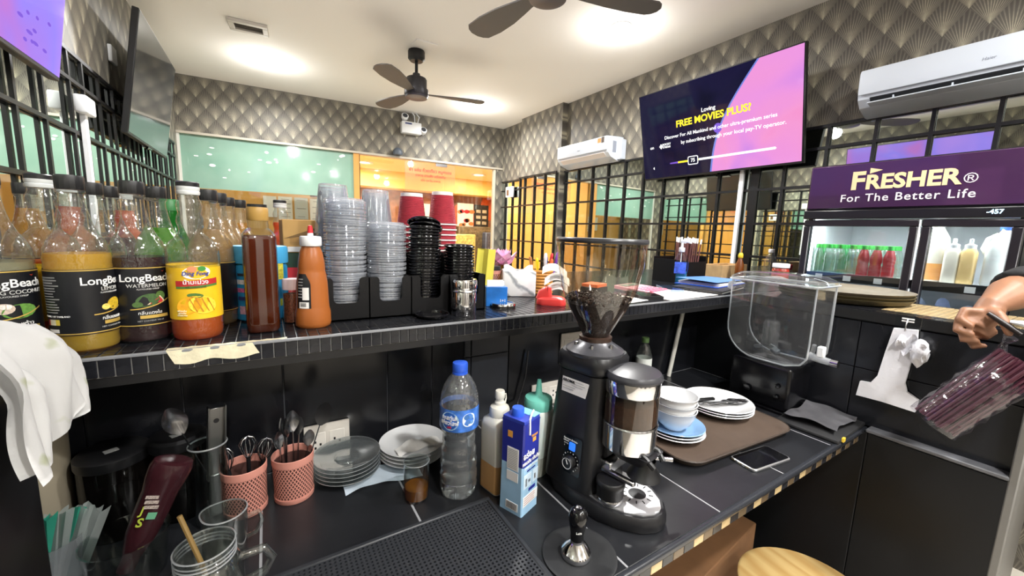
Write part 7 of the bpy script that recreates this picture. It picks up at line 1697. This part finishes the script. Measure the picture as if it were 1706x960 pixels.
for v in bm.verts: v.co = Vector((v.co.x * .093 + .012, v.co.y * .083, v.co.z * .108 + .012 if v.co.z > -.35 else v.co.z * .06)) + Vector((1.968, -.22, .69)) - O
for v in list(bm.verts):
    if v.co.x + O.x < 1.915 and v.co.z + O.z < .735: bm.verts.remove(v)
ob('hair', bm, pm('hair_black', '#15110f', .6, bump=(200, .6)), person)
for s in (-1, 1):
    bm = bmesh.new(); bmesh.ops.create_icosphere(bm, subdivisions=2, radius=.0095); ob('eye', bm, pm('eye_dark', '#2a1d16', .2), person, Vector((1.884, -.22 + s * .03, .69)) - O)
bm = bmesh.new(); box(bm, (0, 0, 0), (.006, .036, .007), None, .003, 2); ob('mouth', bm, pm('lips', '#8a4a42', .5), person, Vector((1.880, -.22, .632)) - O)
# dark handle and white tip held in the fist
a, b = hp(1646, 522, .052), hp(1702, 558, .058)
t = thing('dark_tool', 'slim dark tool with a white end held in the fist', 'tool', a)
bm = bmesh.new(); tube(bm, [Vector((0, 0, 0)), (b - a) * .5, b - a], [.005, .007, .006], 10); ob('grip', bm, pm('tool_dark', '#1a1210', .4), t)
a2, b2_ = hp(1683, 536, .05), hp(1725, 548, .05); bm = bmesh.new(); tube(bm, [a2 - a, a2 * .5 + b2_ * .5 - a + Vector((0, 0, .004)), b2_ - a], [.008, .014, .012], 8, flat=.5); ob('white_end', bm, pm('tissue_white', '#dfe2e4', .6), t, ang=20)
# bundle of straws in clear wrap
A, Bp = onx(1556, 703, 1.52), onx(1700, 606, 1.56)
ax = (Bp - A).normalized(); L = (Bp - A).length
s1, s2 = frame_from(ax)
rotm = Matrix((s2, s1, ax)).transposed().to_4x4()
eul = rotm.to_euler()
bm = bmesh.new(); lathe(bm, [(.0034, 0), (.0034, L)], 6); stb = mesh_of('straw', bm, pm('straw_maroon', '#4a2230', .35))
ns = 90
for k in range(ns):
    r = .047 * math.sqrt((k + .5) / ns); a = k * 2.39996
    off = s1 * (r * math.cos(a)) + s2 * (r * math.sin(a)) + ax * (.008 * RND.random())
    o = link('drinking_straw', stb, None, A + off, eul); tag(o, 'maroon drinking straw in the clear-wrapped bundle held by the person', 'straw', 'straws in the wrapped bundle')
WRAP = clear('cling_wrap', '#f6f4f8', .45, .06, .12, body=.015, bodycol='#cfc6e0', power=3., bumpy=(70, .8))
gat = hp(1668, 579, .02)
t = thing('plastic_wrap', 'crinkled clear plastic bag around the maroon straws', 'plastic bag', A)
rings = []
for i in range(13):
    f = i / 12; c = ax * (L * 1.02 * f - .004); r = .053
    if f > .75: g = (f - .75) / .25; c = c * (1 - g * .75) + (gat - A) * (g * .75) + ax * .0; r = .053 * (1 - .75 * g)
    rings.append([c + (s1 * math.cos(q) + s2 * math.sin(q)) * (r * (1 + .06 * math.sin(5 * q + 7 * f * 6) + .04 * RND.random())) for q in [2 * PI * k / 28 for k in range(28)]])
bm = bmesh.new(); loft(bm, rings, cap=False); ob('wrap', bm, WRAP, t, ang=25)
bm = bmesh.new(); tube(bm, [gat - A + Vector((0, 0, -.01)), gat - A + Vector((0, -.004, .012)), gat - A + Vector((-.005, -.012, .03))], [.012, .006, .014], 10); ob('wrap_knot', bm, WRAP, t, ang=20)

# ================================================================== under the counter
t = thing('wooden_stool', 'round pale wooden stool seat below the counter edge', 'stool', (1.275, .375, FLOOR))
STW, nt, out = newmat('stool_wood')
b = N(nt, 'ShaderNodeBsdfPrincipled'); b.inputs['Roughness'].default_value = .45; tc = N(nt, 'ShaderNodeTexCoord'); wv = N(nt, 'ShaderNodeTexWave'); wv.inputs['Scale'].default_value = 9; wv.inputs['Distortion'].default_value = 9; wv.inputs['Detail'].default_value = 3
mpn = N(nt, 'ShaderNodeMapping'); mpn.inputs['Rotation'].default_value = (0, 0, .9); mpn.inputs['Scale'].default_value = (1, .15, 1); nt.links.new(tc.outputs['Object'], mpn.inputs[0]); nt.links.new(mpn.outputs[0], wv.inputs[0])
cr = N(nt, 'ShaderNodeValToRGB'); cr.color_ramp.elements[0].color = hx('#b08d55'); cr.color_ramp.elements[1].color = hx('#c2a56e'); nt.links.new(wv.outputs[1], cr.inputs[0]); nt.links.new(cr.outputs[0], b.inputs[0]); nt.links.new(b.outputs[0], out.inputs[0])
bm = bmesh.new(); lathe(bm, [(0, .425), (.172, .425), (.18, .43), (.18, .445), (.174, .45), (0, .45)], 56); ob('seat', bm, STW, t)
for k in range(4):
    a = PI / 4 + PI / 2 * k; bm = bmesh.new(); tube(bm, [(.13 * math.cos(a), .13 * math.sin(a), .426), (.17 * math.cos(a), .17 * math.sin(a), 0)], .014, 10); ob('leg', bm, BLACKM, t)
bm = bmesh.new(); tube(bm, [(.155 * math.cos(q), .155 * math.sin(q), .15) for q in [2 * PI * k / 24 for k in range(25)]], .008, 8, cap=False); ob('foot_ring', bm, BLACKM, t)
t = thing('cardboard_box', 'brown cardboard box stored under the work counter', 'carton', (1.17, .76, FLOOR), rad(6))
bm = bmesh.new(); b2(bm, -.3, .3, -.17, .17, 0, .42, .003); ob('carton', bm, pm('kraft_brown', '#7a5636', .8, var=(10, .15)), t)
bm = bmesh.new(); b2(bm, -.3, .3, -.025, .025, .4195, .4205); ob('tape', bm, pm('tape_tan', '#a3814f', .4), t, smooth=False)
